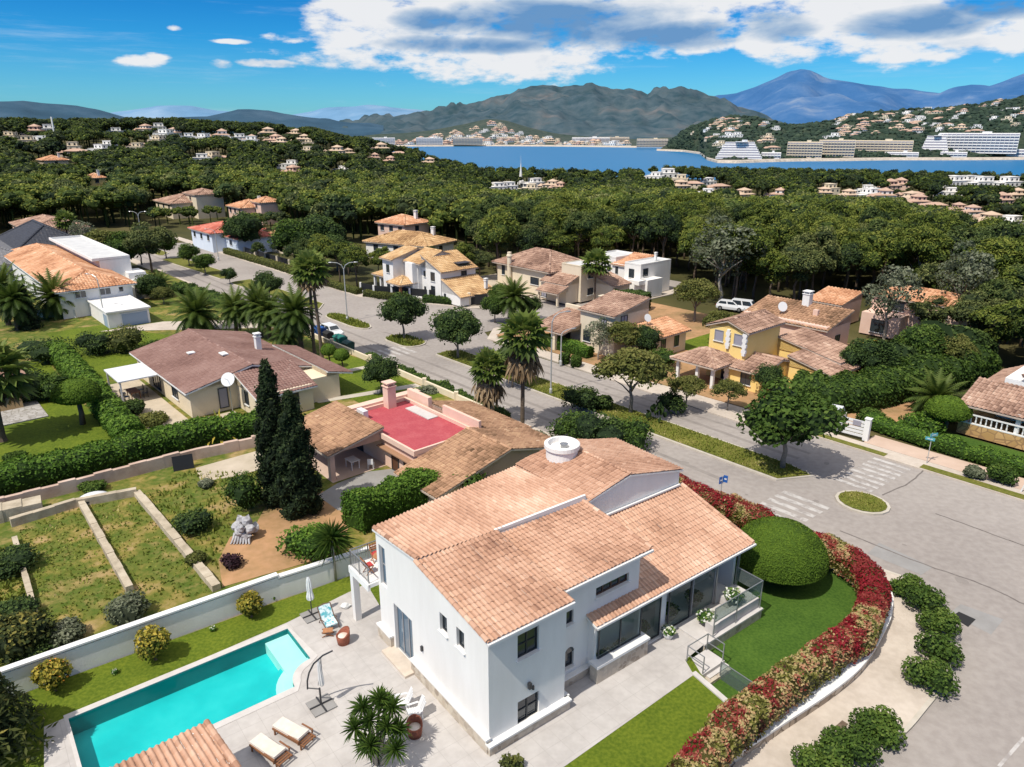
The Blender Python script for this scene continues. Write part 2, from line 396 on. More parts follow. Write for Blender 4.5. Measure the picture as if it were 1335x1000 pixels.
# ---------------------------------------------------------------- roofs
def clip_poly(P, W):
    """Sutherland-Hodgman of polygon P (list of (a,b,h)) by convex CCW outline W (list of (a,b))"""
    for (x0, y0), (x1, y1) in zip(W, W[1:] + W[:1]):
        out = []; 
        def f(p): return (x1 - x0) * (p[1] - y0) - (y1 - y0) * (p[0] - x0)
        for i in range(len(P)):
            p, q = P[i], P[(i + 1) % len(P)]; fp, fq = f(p), f(q)
            if fp >= 0: out.append(p)
            if (fp >= 0) != (fq >= 0):
                t = fp / (fp - fq); out.append(tuple(p[k] + (q[k] - p[k]) * t for k in range(3)))
        P = out
        if len(P) < 3: return []
    return P
PROF = {6: [(0, -.25), (.1, .55), (.24, .95), (.38, .95), (.52, .55), (.64, -.25), (.82, -.5), (1, -.25)],
        3: [(0, -.2), (.18, .9), (.5, .9), (.68, -.2), (1, -.2)],
        2: [(0, -.2), (.35, 1), (.7, -.2), (1, -.2)]}
def tiles(mb, poly, edir, tw=.25, tl=.36, amp=.045, seg=6, mi=0, lip=True, vn=.2, tone=0.0, lift=.6, scale=.35):
    """barrel tiles over a convex plane polygon; edir = horizontal direction of the eave"""
    poly = [Vector(p) for p in poly]; nrm = Vector((0, 0, 0))
    for p, q in zip(poly, poly[1:] + poly[:1]): nrm += p.cross(q)
    nrm.normalize()
    if nrm.z < 0: nrm = -nrm; poly = poly[::-1]
    e = Vector(edir); e = (e - nrm * e.dot(nrm)).normalized(); d = nrm.cross(e)
    if d.z < 0: e, d = -e, -d
    p0 = poly[0]; W = [((p - p0).dot(e), (p - p0).dot(d)) for p in poly]
    ar = sum(a[0] * b[1] - b[0] * a[1] for a, b in zip(W, W[1:] + W[:1]))
    if ar < 0: W = W[::-1]
    a0, a1 = min(w[0] for w in W), max(w[0] for w in W); b0, b1 = min(w[1] for w in W), max(w[1] for w in W)
    ni = int((a1 - a0) / tw) + 1; nj = int((b1 - b0) / tl) + 1
    pr = PROF[seg]; quads = []; vars_ = []
    pa = np.array([p[0] for p in pr]) * tw; ph = np.array([p[1] for p in pr]) * amp
    I, J = np.meshgrid(np.arange(ni), np.arange(nj), indexing='ij'); I = I.ravel(); J = J.ravel(); T = len(I)
    jx = rng.normal(0, tw * .03, T); jl = rng.normal(0, tl * .03, T); jh = rng.normal(0, amp * .08, T)
    base = np.array([mnoise.noise(Vector(((a0 + i * tw) * scale, (b0 + j * tl) * scale, 3.3 + tone * 7))) for i, j in zip(I, J)])
    tv = np.clip(.5 + tone + .45 * base + rng.normal(0, vn * .5, T), 0, 1)
    A_ = a0 + I[:, None] * tw + pa[None, :] + jx[:, None]
    Bl = np.repeat((b0 + J * tl + jl)[:, None], len(pa), 1); Bh = np.repeat((b0 + (J + 1) * tl)[:, None] + tl * .04, len(pa), 1)
    Hl = ph[None, :] + amp * lift + jh[:, None]; Hh = np.repeat(ph[None, :], T, 0) + jh[:, None]; Hd = np.repeat(ph[None, :], T, 0) - amp * .25
    S_ = len(pa) - 1
    lo = np.stack([A_, Bl, Hl], 2); hi = np.stack([A_, Bh, Hh], 2); dn = np.stack([A_, Bl + .004, Hd], 2)
    q = np.stack([lo[:, :-1], lo[:, 1:], hi[:, 1:], hi[:, :-1]], 2).reshape(-1, 4, 3); v = np.repeat(tv, S_)
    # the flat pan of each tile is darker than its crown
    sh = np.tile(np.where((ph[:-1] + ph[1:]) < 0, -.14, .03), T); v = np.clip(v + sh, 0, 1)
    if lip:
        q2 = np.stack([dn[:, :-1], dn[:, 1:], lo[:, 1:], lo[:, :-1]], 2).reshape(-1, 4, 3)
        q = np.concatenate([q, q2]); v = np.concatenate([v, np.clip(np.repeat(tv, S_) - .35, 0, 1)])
    ins = np.ones((len(q), 4), bool); out = np.zeros(len(q), bool)
    for (x0, y0), (x1, y1) in zip(W, W[1:] + W[:1]):
        s_ = (x1 - x0) * (q[:, :, 1] - y0) - (y1 - y0) * (q[:, :, 0] - x0)
        ins &= s_ >= -1e-6; out |= (s_ < 0).all(1)
    full = ins.all(1); Eb, Db, Nb, P0 = (np.array(x[:]) for x in (e, d, nrm, p0))
    X = q[full].reshape(-1, 3); V = P0 + X[:, :1] * Eb + X[:, 1:2] * Db + X[:, 2:] * Nb
    mb.add(V, np.arange(len(V)).reshape(-1, 4), mi, v[full])
    for k in np.nonzero(~full & ~out)[0]:
        c = clip_poly([tuple(p) for p in q[k]], W)
        if len(c) >= 3:
            mb.add([tuple(P0 + p[0] * Eb + p[1] * Db + p[2] * Nb) for p in c], [tuple(range(len(c)))], mi, float(v[k]))
def slab(mb, poly, t=.12, drop=.03, mi=1):
    poly = [Vector(p) for p in poly]; nrm = Vector((0, 0, 0))
    for p, q in zip(poly, poly[1:] + poly[:1]): nrm += p.cross(q)
    if nrm.z < 0: poly = poly[::-1]
    n = len(poly); vs = [p - Vector((0, 0, drop)) for p in poly] + [p - Vector((0, 0, t + drop)) for p in poly]
    fs = [tuple(range(n)), tuple(range(n, 2 * n))[::-1]] + [(n + i, n + (i + 1) % n, (i + 1) % n, i) for i in range(n)]
    mb.add([tuple(v) for v in vs], fs, mi)
def caps(mb, p, q, r=.13, L=.42, mi=0, tone=0.):
    """row of half-round ridge tiles"""
    p = Vector(p); q = Vector(q); d = q - p; n = max(1, int(d.length / L)); d.normalize(); s_ = Vector((-d.y, d.x, 0)).normalized(); up = s_.cross(d)
    if up.z < 0: up = -up
    st = (q - p).length / n
    for i in range(n):
        a = p + d * st * i; b = p + d * (st * (i + 1) + .03); vs = []; v = min(1, max(0, random.gauss(.5 + tone, .2)))
        for c, rr in ((a, r * 1.08), (b, r * .9)):
            for k in range(6): th = PI * k / 5; vs.append(c + s_ * math.cos(th) * rr + up * (math.sin(th) * rr - .03))
        mb.add([tuple(x) for x in vs], [(k, k + 1, 7 + k, 6 + k) for k in range(5)] + [(0, 1, 2, 3, 4, 5)], mi, v)
def gable(x0, x1, y0, y1, zE, zR, ridge='x', ov=.4, og=.15, pos=.5):
    """two planes, the two gable triangles and the ridge line; zE at the wall face"""
    if ridge == 'x':
        yr = y0 + (y1 - y0) * pos; k0 = (zR - zE) / (yr - y0); k1 = (zR - zE) / (y1 - yr)
        a = [(x0 - og, y0 - ov, zE - k0 * ov), (x1 + og, y0 - ov, zE - k0 * ov), (x1 + og, yr, zR), (x0 - og, yr, zR)]
        b = [(x1 + og, y1 + ov, zE - k1 * ov), (x0 - og, y1 + ov, zE - k1 * ov), (x0 - og, yr, zR), (x1 + og, yr, zR)]
        tri = [[(x, y0, zE - .1), (x, y1, zE - .1), (x, yr, zR - .08)] for x in (x0, x1)]
        return [(a, (1, 0, 0)), (b, (1, 0, 0))], tri, [((x0 - og, yr, zR), (x1 + og, yr, zR))]
    P, T, C = gable(y0, y1, x0, x1, zE, zR, 'x', ov, og, pos)
    f = lambda p: (p[1], p[0], p[2])
    return [([f(p) for p in q], (0, 1, 0)) for q, _ in P], [[f(p) for p in t] for t in T], [tuple(f(p) for p in c) for c in C]
def hip(x0, x1, y0, y1, zE, zR, ov=.45):
    k = 2 * (zR - zE) / min(x1 - x0, y1 - y0); z = zE - k * ov; x0 -= ov; x1 += ov; y0 -= ov; y1 += ov
    w = min(x1 - x0, y1 - y0) / 2
    if x1 - x0 >= y1 - y0: r0, r1 = (x0 + w, (y0 + y1) / 2, zR), (x1 - w, (y0 + y1) / 2, zR)
    else: r0, r1 = ((x0 + x1) / 2, y0 + w, zR), ((x0 + x1) / 2, y1 - w, zR)
    A, B, C, D = (x0, y0, z), (x1, y0, z), (x1, y1, z), (x0, y1, z)
    if x1 - x0 >= y1 - y0: P = [([A, B, r1, r0], (1, 0, 0)), ([C, D, r0, r1], (1, 0, 0)), ([B, C, r1], (0, 1, 0)), ([D, A, r0], (0, 1, 0))]
    else: P = [([A, B, r0], (1, 0, 0)), ([C, D, r1], (1, 0, 0)), ([B, C, r1, r0], (0, 1, 0)), ([D, A, r0, r1], (0, 1, 0))]
    return P, [], [(r0, r1), (A, r0), (D, r0), (B, r1), (C, r1)]
def shed(x0, x1, y0, y1, zlo, zhi, up='y+', ov=.35, og=.15):
    """one plane rising towards `up`, with its side triangles"""
    if up[0] == 'y':
        k = (zhi - zlo) / (y1 - y0)
        if up == 'y+': a, b, za, zb = y0 - ov, y1, zlo - k * ov, zhi
        else: a, b, za, zb = y0, y1 + ov, zhi, zlo - k * ov
        P = [(x0 - og, a, za), (x1 + og, a, za), (x1 + og, b, zb), (x0 - og, b, zb)]
        lo, hi_ = (y0, y1) if up == 'y+' else (y1, y0)
        tri = [[(x, lo, zlo - .08), (x, hi_, zlo - .08), (x, hi_, zhi - .08)] for x in (x0, x1)]
        tri.append([(x0, hi_, zlo - .08), (x1, hi_, zlo - .08), (x1, hi_, zhi - .08), (x0, hi_, zhi - .08)])
        return [(P, (1, 0, 0))], tri, []
    P, T, C = shed(y0, y1, x0, x1, zlo, zhi, 'y' + up[1], ov, og); f = lambda p: (p[1], p[0], p[2])
    return [([f(p) for p in q], (0, 1, 0)) for q, _ in P], [[f(p) for p in t] for t in T], []
class Villa:
    """a house in its own frame: walls, roofs, windows as parts of one thing"""
    def __init__(s, name, label, loc, rz, wall='stucco_white', tile='tile_brown', cat='house', tw=.42, tl=.55, amp=.07, seg=3, tone=0., group=None, frame='frame_dark'):
        s.t = thing(name, label, cat, loc, rz, group); s.w = MB(); s.wm = wall; s.tile = tile; s.k = (tw, tl, amp, seg); s.tone = tone; s.fr = frame
    def box(s, x0, x1, y0, y1, z0, z1): s.w.box(((x0 + x1) / 2, (y0 + y1) / 2, (z0 + z1) / 2), (x1 - x0, y1 - y0, z1 - z0)); return s
    def roof(s, R_, mat=None, cap=True, eave='eave'):
        planes, tri, lines = R_; mb = MB(); tw, tl, amp, seg = s.k
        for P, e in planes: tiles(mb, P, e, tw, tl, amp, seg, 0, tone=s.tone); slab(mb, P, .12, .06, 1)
        for t in tri: s.w.poly(t); s.w.poly(t[::-1])
        if cap:
            for a, b in lines: caps(mb, a, b, tw * .42, tl * 1.1, 0, s.tone)
        return mb.build('roof', [mat or s.tile, eave], s.t)
    def flat(s, x0, x1, y0, y1, z, par=.3, mat='stucco_white', top='roof_grey', name='flat_roof'):
        mb = MB(); t = .18
        mb.sheet([(x0 + t, y0 + t), (x1 - t, y0 + t), (x1 - t, y1 - t), (x0 + t, y1 - t)], z + .03, 1)
        mb.box(((x0 + x1) / 2, y0 + t / 2, z + par / 2 - .05), (x1 - x0, t, par + .1)); mb.box(((x0 + x1) / 2, y1 - t / 2, z + par / 2 - .05), (x1 - x0, t, par + .1))
        mb.box((x0 + t / 2, (y0 + y1) / 2, z + par / 2 - .05), (t, y1 - y0 - 2 * t, par + .1)); mb.box((x1 - t / 2, (y0 + y1) / 2, z + par / 2 - .05), (t, y1 - y0 - 2 * t, par + .1))
        return mb.build(name, [mat, top], s.t)
    def win(s, face, c, a, z0, z1, w, name='window', pane='pane_dark', bars=1, fr=None, sill=True, depth=.05):
        """face 'x-','x+','y-','y+' at coordinate c, centred at a"""
        f, g = MB(), MB(); sg = -1 if face[1] == '-' else 1; fr = fr or s.fr
        def B(m, u, z, du, dz, off, d=.05):
            cc = c + sg * off
            if face[0] == 'y': m.box((u, cc, z), (du, d, dz))
            else: m.box((cc, u, z), (d, du, dz))
        zc = (z0 + z1) / 2; hh = z1 - z0; b = .07
        B(f, a - w / 2 + b / 2, zc, b, hh, .03, depth + .04); B(f, a + w / 2 - b / 2, zc, b, hh, .03, depth + .04)
        B(f, a, z1 - b / 2, w - 2 * b, b, .03, depth + .04); B(f, a, z0 + b / 2, w - 2 * b, b, .03, depth + .04)
        for i in range(bars): B(f, a - w / 2 + w * (i + 1) / (bars + 1), zc, b * .8, hh - 2 * b, .025, depth)
        o = f.build(name, fr, s.t)
        B(g, a, zc, w - b, hh - b, .006, .03); g.build('pane', pane, o)
        if sill:
            q = MB(); B(q, a, z0 - .05, w + .2, .07, .06, .2); q.build('sill', 'trim_white', o)
        return o
    def part(s, name, mb, mat, parent=None): return mb.build(name, mat, parent or s.t)
    def chimney(s, x, y, z0, z1, w=.6, mat=None, rf=None):
        mb = MB(); mb.box((x, y, (z0 + z1) / 2), (w, w, z1 - z0)); o = mb.build('chimney', mat or s.wm, rf or s.t)
        q = MB(); q.box((x, y, z1 + .04), (w + .16, w + .16, .08))
        for a in (-1, 1):
            for b in (-1, 1): q.box((x + a * w * .36, y + b * w * .36, z1 + .2), (.12, .12, .24))
        q.box((x, y, z1 + .37), (w + .14, w + .14, .1)); q.build('chimney_cap', mat or s.wm, rf or s.t); return o
    def done(s): s.w.build('wall', s.wm, s.t); return s.t
# ---------------------------------------------------------------- the materials
noisy('stucco_white', [(.77, .745, .71), (.84, .82, .785)], .5, 6, .85, .2, 30, 2.2, .18, [(.66, .64, .60), (.85, .83, .80)], stretch=(1, 1, .22))
noisy('stucco_cream', [(.68, .57, .41), (.75, .65, .49)], .5, 5, .85, .15, 40)
noisy('stucco_beige', [(.66, .56, .41), (.74, .64, .49)], .5, 5, .85, .15, 40)
noisy('stucco_yellow', [(.86, .62, .22), (.90, .68, .28)], .5, 5, .85, .15, 40)
noisy('stucco_pink', [(.70, .48, .38), (.78, .56, .45)], .6, 5, .85, .15, 40)
noisy('stucco_blue', [(.60, .68, .78), (.68, .75, .84)], .5, 5, .85, .1, 40)
noisy('stucco_ochre', [(.50, .33, .16), (.60, .42, .22)], .5, 5, .85, .1, 40)
noisy('trim_white', [(.74, .73, .70), (.80, .79, .77)], 2, 4, .8)
noisy('stone_trim', [(.56, .47, .38), (.68, .58, .48)], 2, 4, .85, .2, 30)
noisy('eave', [(.40, .32, .26), (.52, .43, .36)], 3, 3, .85)
noisy('eave_white', [(.70, .68, .66), (.76, .75, .73)], 3, 3, .85)
noisy('roof_grey', [(.50, .50, .50), (.62, .62, .61)], .7, 5, .9)
noisy('roof_red', [(.36, .055, .075), (.42, .075, .09), (.50, .13, .14)], .8, 6, .8, cols2=[(.32, .05, .065), (.46, .10, .11)], scale2=6, mix2=.4)
noisy('slate', [(.035, .038, .05), (.06, .065, .08)], 2, 5, .7, .3, 12)
noisy('slate_light', [(.16, .16, .17), (.22, .22, .23)], 2, 5, .7, .3, 12)
varmat('tile_main', [(0, (.23, .12, .08)), (.3, (.41, .23, .15)), (.55, (.52, .31, .21)), (.8, (.60, .385, .27)), (1, (.67, .48, .36))], .85, 0)
varmat('tile_brown', [(0, (.11, .06, .045)), (.3, (.26, .155, .11)), (.55, (.39, .245, .18)), (.8, (.50, .335, .245)), (1, (.58, .44, .34))], .85, .1)
varmat('tile_ochre', [(0, (.20, .11, .05)), (.3, (.42, .25, .12)), (.55, (.56, .36, .18)), (.8, (.64, .45, .25)), (1, (.70, .54, .34))], .85, .1)
varmat('tile_orange', [(0, (.24, .10, .05)), (.3, (.44, .21, .11)), (.55, (.60, .32, .18)), (.8, (.68, .42, .26)), (1, (.74, .52, .36))], .85, .1)
varmat('tile_mauve', [(0, (.15, .08, .067)), (.35, (.225, .128, .106)), (.6, (.265, .158, .132)), (1, (.34, .22, .188))], .85, .05)
varmat('tile_old', [(0, (.11, .065, .035)), (.3, (.27, .155, .09)), (.55, (.42, .245, .15)), (.8, (.52, .33, .195)), (1, (.62, .45, .31))], .9, .1)
varmat('tile_red', [(0, (.30, .07, .05)), (.4, (.52, .15, .10)), (.7, (.62, .24, .18)), (1, (.68, .34, .26))], .85, .1)
stonemat('stone_plinth', [(.34, .28, .22), (.50, .42, .33), (.60, .53, .43), (.42, .36, .29)], 3.4, (.50, .44, .36))
stonemat('stone_rubble', [(.42, .33, .25), (.58, .47, .36), (.68, .58, .46), (.50, .41, .32)], 1.5, (.30, .24, .18))
stonemat('stone_ochre', [(.45, .27, .10), (.58, .36, .15), (.50, .30, .12)], 1.6, (.34, .20, .09))
stonemat('stone_grey', [(.30, .28, .26), (.42, .40, .38), (.36, .34, .31)], 2.0, (.25, .23, .2))
plain('frame_dark', (.035, .04, .045), .4); plain('frame_grey', (.30, .30, .31), .4); plain('frame_white', (.75, .75, .75), .4)
plain('frame_brown', (.12, .06, .035), .5)
glassmat('pane_dark', (.025, .035, .045), .0, .04); glassmat('pane_blue', (.10, .16, .22), .0, .05)
glassmat('glass_clear', (.04, .06, .06), .78, .02); glassmat('rail_glass', (.20, .24, .24), .7, .02)
plain('shutter_grey', (.30, .29, .34), .6); plain('shutter_brown', (.10, .04, .02), .6)
plain('metal_white', (.72, .72, .72), .4); plain('metal_grey', (.33, .34, .35), .35, .6); plain('metal_dark', (.05, .05, .055), .4, .3)
plain('galvanised', (.52, .53, .52), .4, .4)
noisy('wood_brown', [(.16, .07, .035), (.28, .13, .06)], 6, 4, .6, stretch=(1, 8, 1)); noisy('wood_orange', [(.34, .15, .07), (.48, .23, .11)], 6, 4, .6)
noisy('wicker', [(.20, .06, .035), (.36, .12, .07)], 14, 3, .6, .5, 50); noisy('wicker_dark', [(.10, .06, .045), (.20, .13, .09)], 16, 3, .6, .5, 50)
noisy('cushion', [(.66, .58, .50), (.74, .67, .60)], 3, 3, .9); plain('fabric_white', (.72, .72, .70), .9); noisy('fabric_teal', [(.62, .72, .74), (.10, .40, .46)], 6, 2, .9, pos=[.45, .6])
# grounds
noisy('asphalt', [(.265, .235, .215), (.325, .29, .265), (.38, .345, .315)], .09, 8, .95, .2, 12, 2.2, .35, [(.25, .22, .20), (.38, .345, .315)])
noisy('asphalt_patch', [(.25, .24, .23), (.31, .30, .29)], .8, 6, .95, .2, 20)
noisy('asphalt_seam', [(.14, .12, .11), (.20, .18, .165)], 3, 6, .95)
noisy('road_paint', [(.31, .28, .26), (.50, .475, .45)], 1.5, 8, .9, pos=[.38, .56])
noisy('kerb', [(.44, .40, .33), (.55, .50, .43)], 1.2, 5, .9)
noisy('pavement', [(.42, .36, .30), (.52, .45, .38), (.58, .51, .43)], .35, 8, .95, .15, 15, 3, .3, [(.40, .34, .28), (.58, .51, .44)])
noisy('path_pink', [(.48, .35, .27), (.58, .44, .35)], .5, 6, .95, .1, 12)
noisy('deck', [(.40, .37, .35), (.47, .44, .415), (.53, .50, .475)], .5, 7, .8, .05, 15, 2.4, .3, [(.38, .355, .335), (.55, .52, .495)])
noisy('coping', [(.50, .47, .445), (.60, .57, .545)], 1.5, 5, .8)
noisy('lawn', [(.06, .10, .005), (.10, .15, .008), (.16, .20, .014)], .35, 8, .95, .5, 60, 6, .45, [(.05, .085, .005), (.18, .215, .02)])
noisy('lawn_dark', [(.03, .08, .008), (.05, .11, .012), (.075, .15, .018)], .45, 8, .95, .5, 60, 7, .45, [(.028, .07, .007), (.09, .16, .02)])
noisy('median_grass', [(.085, .11, .012), (.14, .145, .02), (.22, .19, .05)], .5, 8, .95, .6, 40, 5, .5, [(.07, .09, .012), (.22, .20, .05)])
noisy('rough_grass', [(.44, .30, .15), (.26, .21, .05), (.11, .14, .016), (.07, .125, .012), (.24, .20, .06), (.40, .28, .13)], .38, 10, .95, .8, 25, 2.6, .28, [(.05, .08, .01), (.28, .22, .07)], pos=[.33, .42, .48, .56, .63, .7])
noisy('dirt', [(.14, .13, .03), (.32, .19, .09), (.46, .25, .125), (.52, .32, .18)], .2, 8, .95, .4, 20, 2, .3, [(.24, .18, .08), (.46, .29, .17)])
noisy('gravel', [(.40, .34, .25), (.55, .47, .37)], .6, 8, .95, .3, 20)
noisy('soil_wood', [(.035, .04, .012), (.07, .065, .02), (.12, .10, .04)], .05, 8, .95)
# foliage
TR = .3
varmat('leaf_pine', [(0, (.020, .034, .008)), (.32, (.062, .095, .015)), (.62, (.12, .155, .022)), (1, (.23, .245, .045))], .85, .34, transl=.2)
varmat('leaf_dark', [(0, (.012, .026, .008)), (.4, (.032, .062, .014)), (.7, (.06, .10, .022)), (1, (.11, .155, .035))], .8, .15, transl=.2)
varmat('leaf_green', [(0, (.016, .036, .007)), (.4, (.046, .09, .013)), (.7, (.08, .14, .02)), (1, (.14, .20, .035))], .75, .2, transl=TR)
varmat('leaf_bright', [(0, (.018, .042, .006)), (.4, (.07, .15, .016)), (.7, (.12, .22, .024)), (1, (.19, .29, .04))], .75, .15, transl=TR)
varmat('leaf_olive', [(0, (.025, .034, .010)), (.4, (.085, .10, .022)), (.7, (.14, .155, .035)), (1, (.22, .21, .06))], .8, .2, transl=TR)
varmat('leaf_yellow', [(0, (.03, .045, .008)), (.35, (.12, .14, .018)), (.65, (.32, .28, .04)), (1, (.55, .42, .07))], .75, .1, transl=TR)
varmat('leaf_grey', [(0, (.035, .045, .025)), (.4, (.10, .12, .07)), (.7, (.18, .20, .12)), (1, (.28, .29, .20))], .85, .15, transl=TR)
varmat('leaf_topiary', [(0, (.02, .04, .005)), (.4, (.065, .12, .009)), (.7, (.10, .165, .014)), (1, (.15, .21, .025))], .85, 0, nscale=1.2, namp=.25, transl=.15)
varmat('leaf_cypress', [(0, (.006, .012, .005)), (.4, (.016, .032, .010)), (.75, (.035, .055, .016)), (1, (.07, .085, .03))], .85, .1, transl=.12)
varmat('leaf_photinia', [(0, (.05, .012, .008)), (.14, (.07, .07, .012)), (.32, (.19, .19, .035)), (.44, (.48, .38, .17)), (.52, (.42, .22, .12)), (.6, (.27, .05, .035)), (.8, (.19, .010, .016)), (1, (.32, .015, .028))], .6, 0, transl=.25)
varmat('leaf_palm', [(0, (.018, .032, .008)), (.4, (.05, .09, .014)), (.7, (.10, .14, .024)), (1, (.18, .21, .05))], .6, .2, transl=TR)
varmat('leaf_palm_light', [(0, (.03, .05, .012)), (.4, (.10, .15, .024)), (.7, (.18, .23, .05)), (1, (.28, .31, .09))], .6, .15, transl=TR)
varmat('leaf_dead', [(0, (.10, .065, .035)), (.5, (.26, .18, .10)), (1, (.42, .32, .20))], .9, .1, transl=.2)
varmat('leaf_yucca', [(0, (.012, .03, .006)), (.4, (.05, .10, .016)), (.75, (.11, .18, .03)), (1, (.20, .26, .06))], .5, .1, transl=TR)
varmat('flower_white', [(0, (.03, .08, .012)), (.5, (.10, .20, .03)), (.7, (.30, .36, .10)), (.85, (.8, .8, .7)), (1, (.85, .85, .8))], .6, 0, transl=.2)
varmat('weeds', [(0, (.10, .13, .02)), (.5, (.20, .24, .035)), (.8, (.34, .33, .08)), (1, (.55, .44, .20))], .8, 0, transl=.25)
varmat('twig_grey', [(0, (.12, .10, .085)), (1, (.32, .29, .25))], .9, .2)
noisy('bark', [(.10, .07, .05), (.19, .14, .10)], 6, 5, .95, .5, 20); noisy('bark_grey', [(.16, .14, .12), (.28, .25, .21)], 6, 5, .95, .5, 20)
noisy('bark_palm', [(.09, .065, .045), (.18, .135, .10)], 9, 4, .95, .7, 16, stretch=(.3, .3, 3))
noisy('bark_pale', [(.30, .27, .22), (.42, .38, .31)], 6, 4, .95, .3, 20)
# vehicles
plain('car_white', (.72, .73, .74), .25, 0, .6); plain('car_green', (.12, .17, .15), .25, .3, .6); plain('car_blue', (.03, .10, .32), .3, .1, .6); plain('car_grey', (.22, .23, .25), .25, .5)
plain('tyre', (.02, .02, .02), .8); plain('bin_green', (.015, .14, .11), .5); plain('bin_dark', (.02, .07, .05), .5); plain('lens', (.7, .7, .65), .1); plain('lens_red', (.4, .02, .02), .2)
plain('sign_blue', (.03, .12, .40), .4); plain('sign_teal', (.10, .36, .42), .4); plain('garage_blue', (.30, .38, .50), .5); plain('black_sheet', (.012, .013, .015), .6)
# ---------------------------------------------------------------- camera, sun, sky
cam = bpy.data.cameras.new('camera'); co = bpy.data.objects.new('camera', cam); COL.objects.link(co)
co.location = (0, 0, CAMZ); co.rotation_euler = (PI / 2 - TILT, 0, 0)
cam.sensor_width = 36; cam.lens = 36 * FPX / 1335; cam.clip_start = .1; cam.clip_end = 60000; scene.camera = co
SUN_EL = 57.0; SUN_DIR = Vector((-.70, -.714, 0)).normalized()
sl = bpy.data.lights.new('sun', 'SUN'); sl.energy = 4.5; sl.angle = R(.55); sl.color = (1, .94, .84)
so = bpy.data.objects.new('sun', sl); COL.objects.link(so)
sv = Vector((SUN_DIR.x * math.cos(R(SUN_EL)), SUN_DIR.y * math.cos(R(SUN_EL)), math.sin(R(SUN_EL))))
so.rotation_euler = sv.to_track_quat('Z', 'Y').to_euler(); so.location = sv * 60
def make_world():
    w = bpy.data.worlds.new('World'); scene.world = w; w.use_nodes = True; w.cycles.sampling_method = 'NONE'
    nt = w.node_tree; ns, L = nt.nodes, nt.links; ns.clear()
    out = ns.new('ShaderNodeOutputWorld'); bg = ns.new('ShaderNodeBackground'); L.new(bg.outputs[0], out.inputs[0])
    STR = .12; bg.inputs[1].default_value = STR
    sky = ns.new('ShaderNodeTexSky'); sky.sky_type = 'NISHITA'; sky.sun_disc = False
    sky.sun_elevation = R(SUN_EL); sky.sun_rotation = math.atan2(SUN_DIR.x, SUN_DIR.y); sky.altitude = 50; sky.air_density = 1.0; sky.dust_density = .4; sky.ozone_density = 3.0
    def M(op, a, b=None, c=None, clamp=False):
        n = ns.new('ShaderNodeMath'); n.operation = op; n.use_clamp = clamp
        for i, v in enumerate((a, b, c)):
            if v is None: continue
            if isinstance(v, (int, float)): n.inputs[i].default_value = v
            else: L.new(v, n.inputs[i])
        return n.outputs[0]
    tint = nd(ns, 'ShaderNodeMix', data_type='RGBA', blend_type='MULTIPLY'); tint.inputs[0].default_value = 1
    L.new(sky.outputs[0], tint.inputs[6])
    tc = ns.new('ShaderNodeTexCoord'); sx = ns.new('ShaderNodeSeparateXYZ'); L.new(tc.outputs['Generated'], sx.inputs[0])
    az = M('ARCTAN2', sx.outputs[0], sx.outputs[1]); el = M('ARCSINE', sx.outputs[2])
    # the air is paler towards the horizon, a deep clean blue higher up
    g = nd(ns, 'ShaderNodeMapRange', interpolation_type='SMOOTHSTEP'); g.inputs[1].default_value = -.02; g.inputs[2].default_value = .22; L.new(el, g.inputs[0])
    tr = ramp(ns, [(0, SKYT0), (.5, SKYT1), (1, SKYT2)]); L.new(g.outputs[0], tr.inputs[0]); L.new(tr.outputs[0], tint.inputs[7])
    comb = ns.new('ShaderNodeCombineXYZ'); L.new(az, comb.inputs[0]); L.new(M('MULTIPLY', el, 2.5), comb.inputs[1])
    no = ns.new('ShaderNodeTexNoise'); no.inputs['Scale'].default_value = 7.5; no.inputs['Distortion'].default_value = .25; no.inputs['Detail'].default_value = 7; no.inputs['Roughness'].default_value = .58; L.new(comb.outputs[0], no.inputs['Vector'])
    no2 = ns.new('ShaderNodeTexNoise'); no2.inputs['Scale'].default_value = 4.2; no2.inputs['Detail'].default_value = 6; L.new(comb.outputs[0], no2.inputs['Vector'])
    def ae(px, py):
        v = ray(px, py, 1.0) - Vector((0, 0, CAMZ)); return math.atan2(v.x, v.y), math.atan2(v.z, math.hypot(v.x, v.y))
    den = None; big = None; dark = None
    for px, py, rx, ry, k in CLOUDS:
        a0, e0 = ae(px, py); ra = abs(ae(px + rx, py)[0] - a0); re = abs(ae(px, py - ry)[1] - e0)
        dx = M('MULTIPLY_ADD', az, 1 / ra, -a0 / ra); dy = M('MULTIPLY_ADD', el, 1 / re, -e0 / re)
        q = M('SUBTRACT', k, M('MULTIPLY_ADD', dy, dy, M('MULTIPLY', dx, dx)))
        den = q if den is None else M('MAXIMUM', den, q)
    nn = M('SUBTRACT', no.outputs['Fac'], .5)
    ofs = nd(ns, 'ShaderNodeVectorMath', operation='ADD'); ofs.inputs[1].default_value = (-.014, .022, 0); L.new(comb.outputs[0], ofs.inputs[0])
    nb = ns.new('ShaderNodeTexNoise'); nb.inputs['Scale'].default_value = 7.5; nb.inputs['Detail'].default_value = 4; nb.inputs['Roughness'].default_value = .5; nb.inputs['Distortion'].default_value = .25; L.new(ofs.outputs[0], nb.inputs['Vector'])
    relief = M('SUBTRACT', nb.outputs['Fac'], no.outputs['Fac'])
    nf = ns.new('ShaderNodeTexNoise'); nf.inputs['Scale'].default_value = 26; nf.inputs['Detail'].default_value = 6; nf.inputs['Roughness'].default_value = .62; L.new(comb.outputs[0], nf.inputs['Vector'])
    d = M('ADD', M('MINIMUM', den, .62), M('MULTIPLY', nn, 2.6)); d = M('ADD', d, M('MULTIPLY', M('SUBTRACT', nf.outputs['Fac'], .5), 1.7))
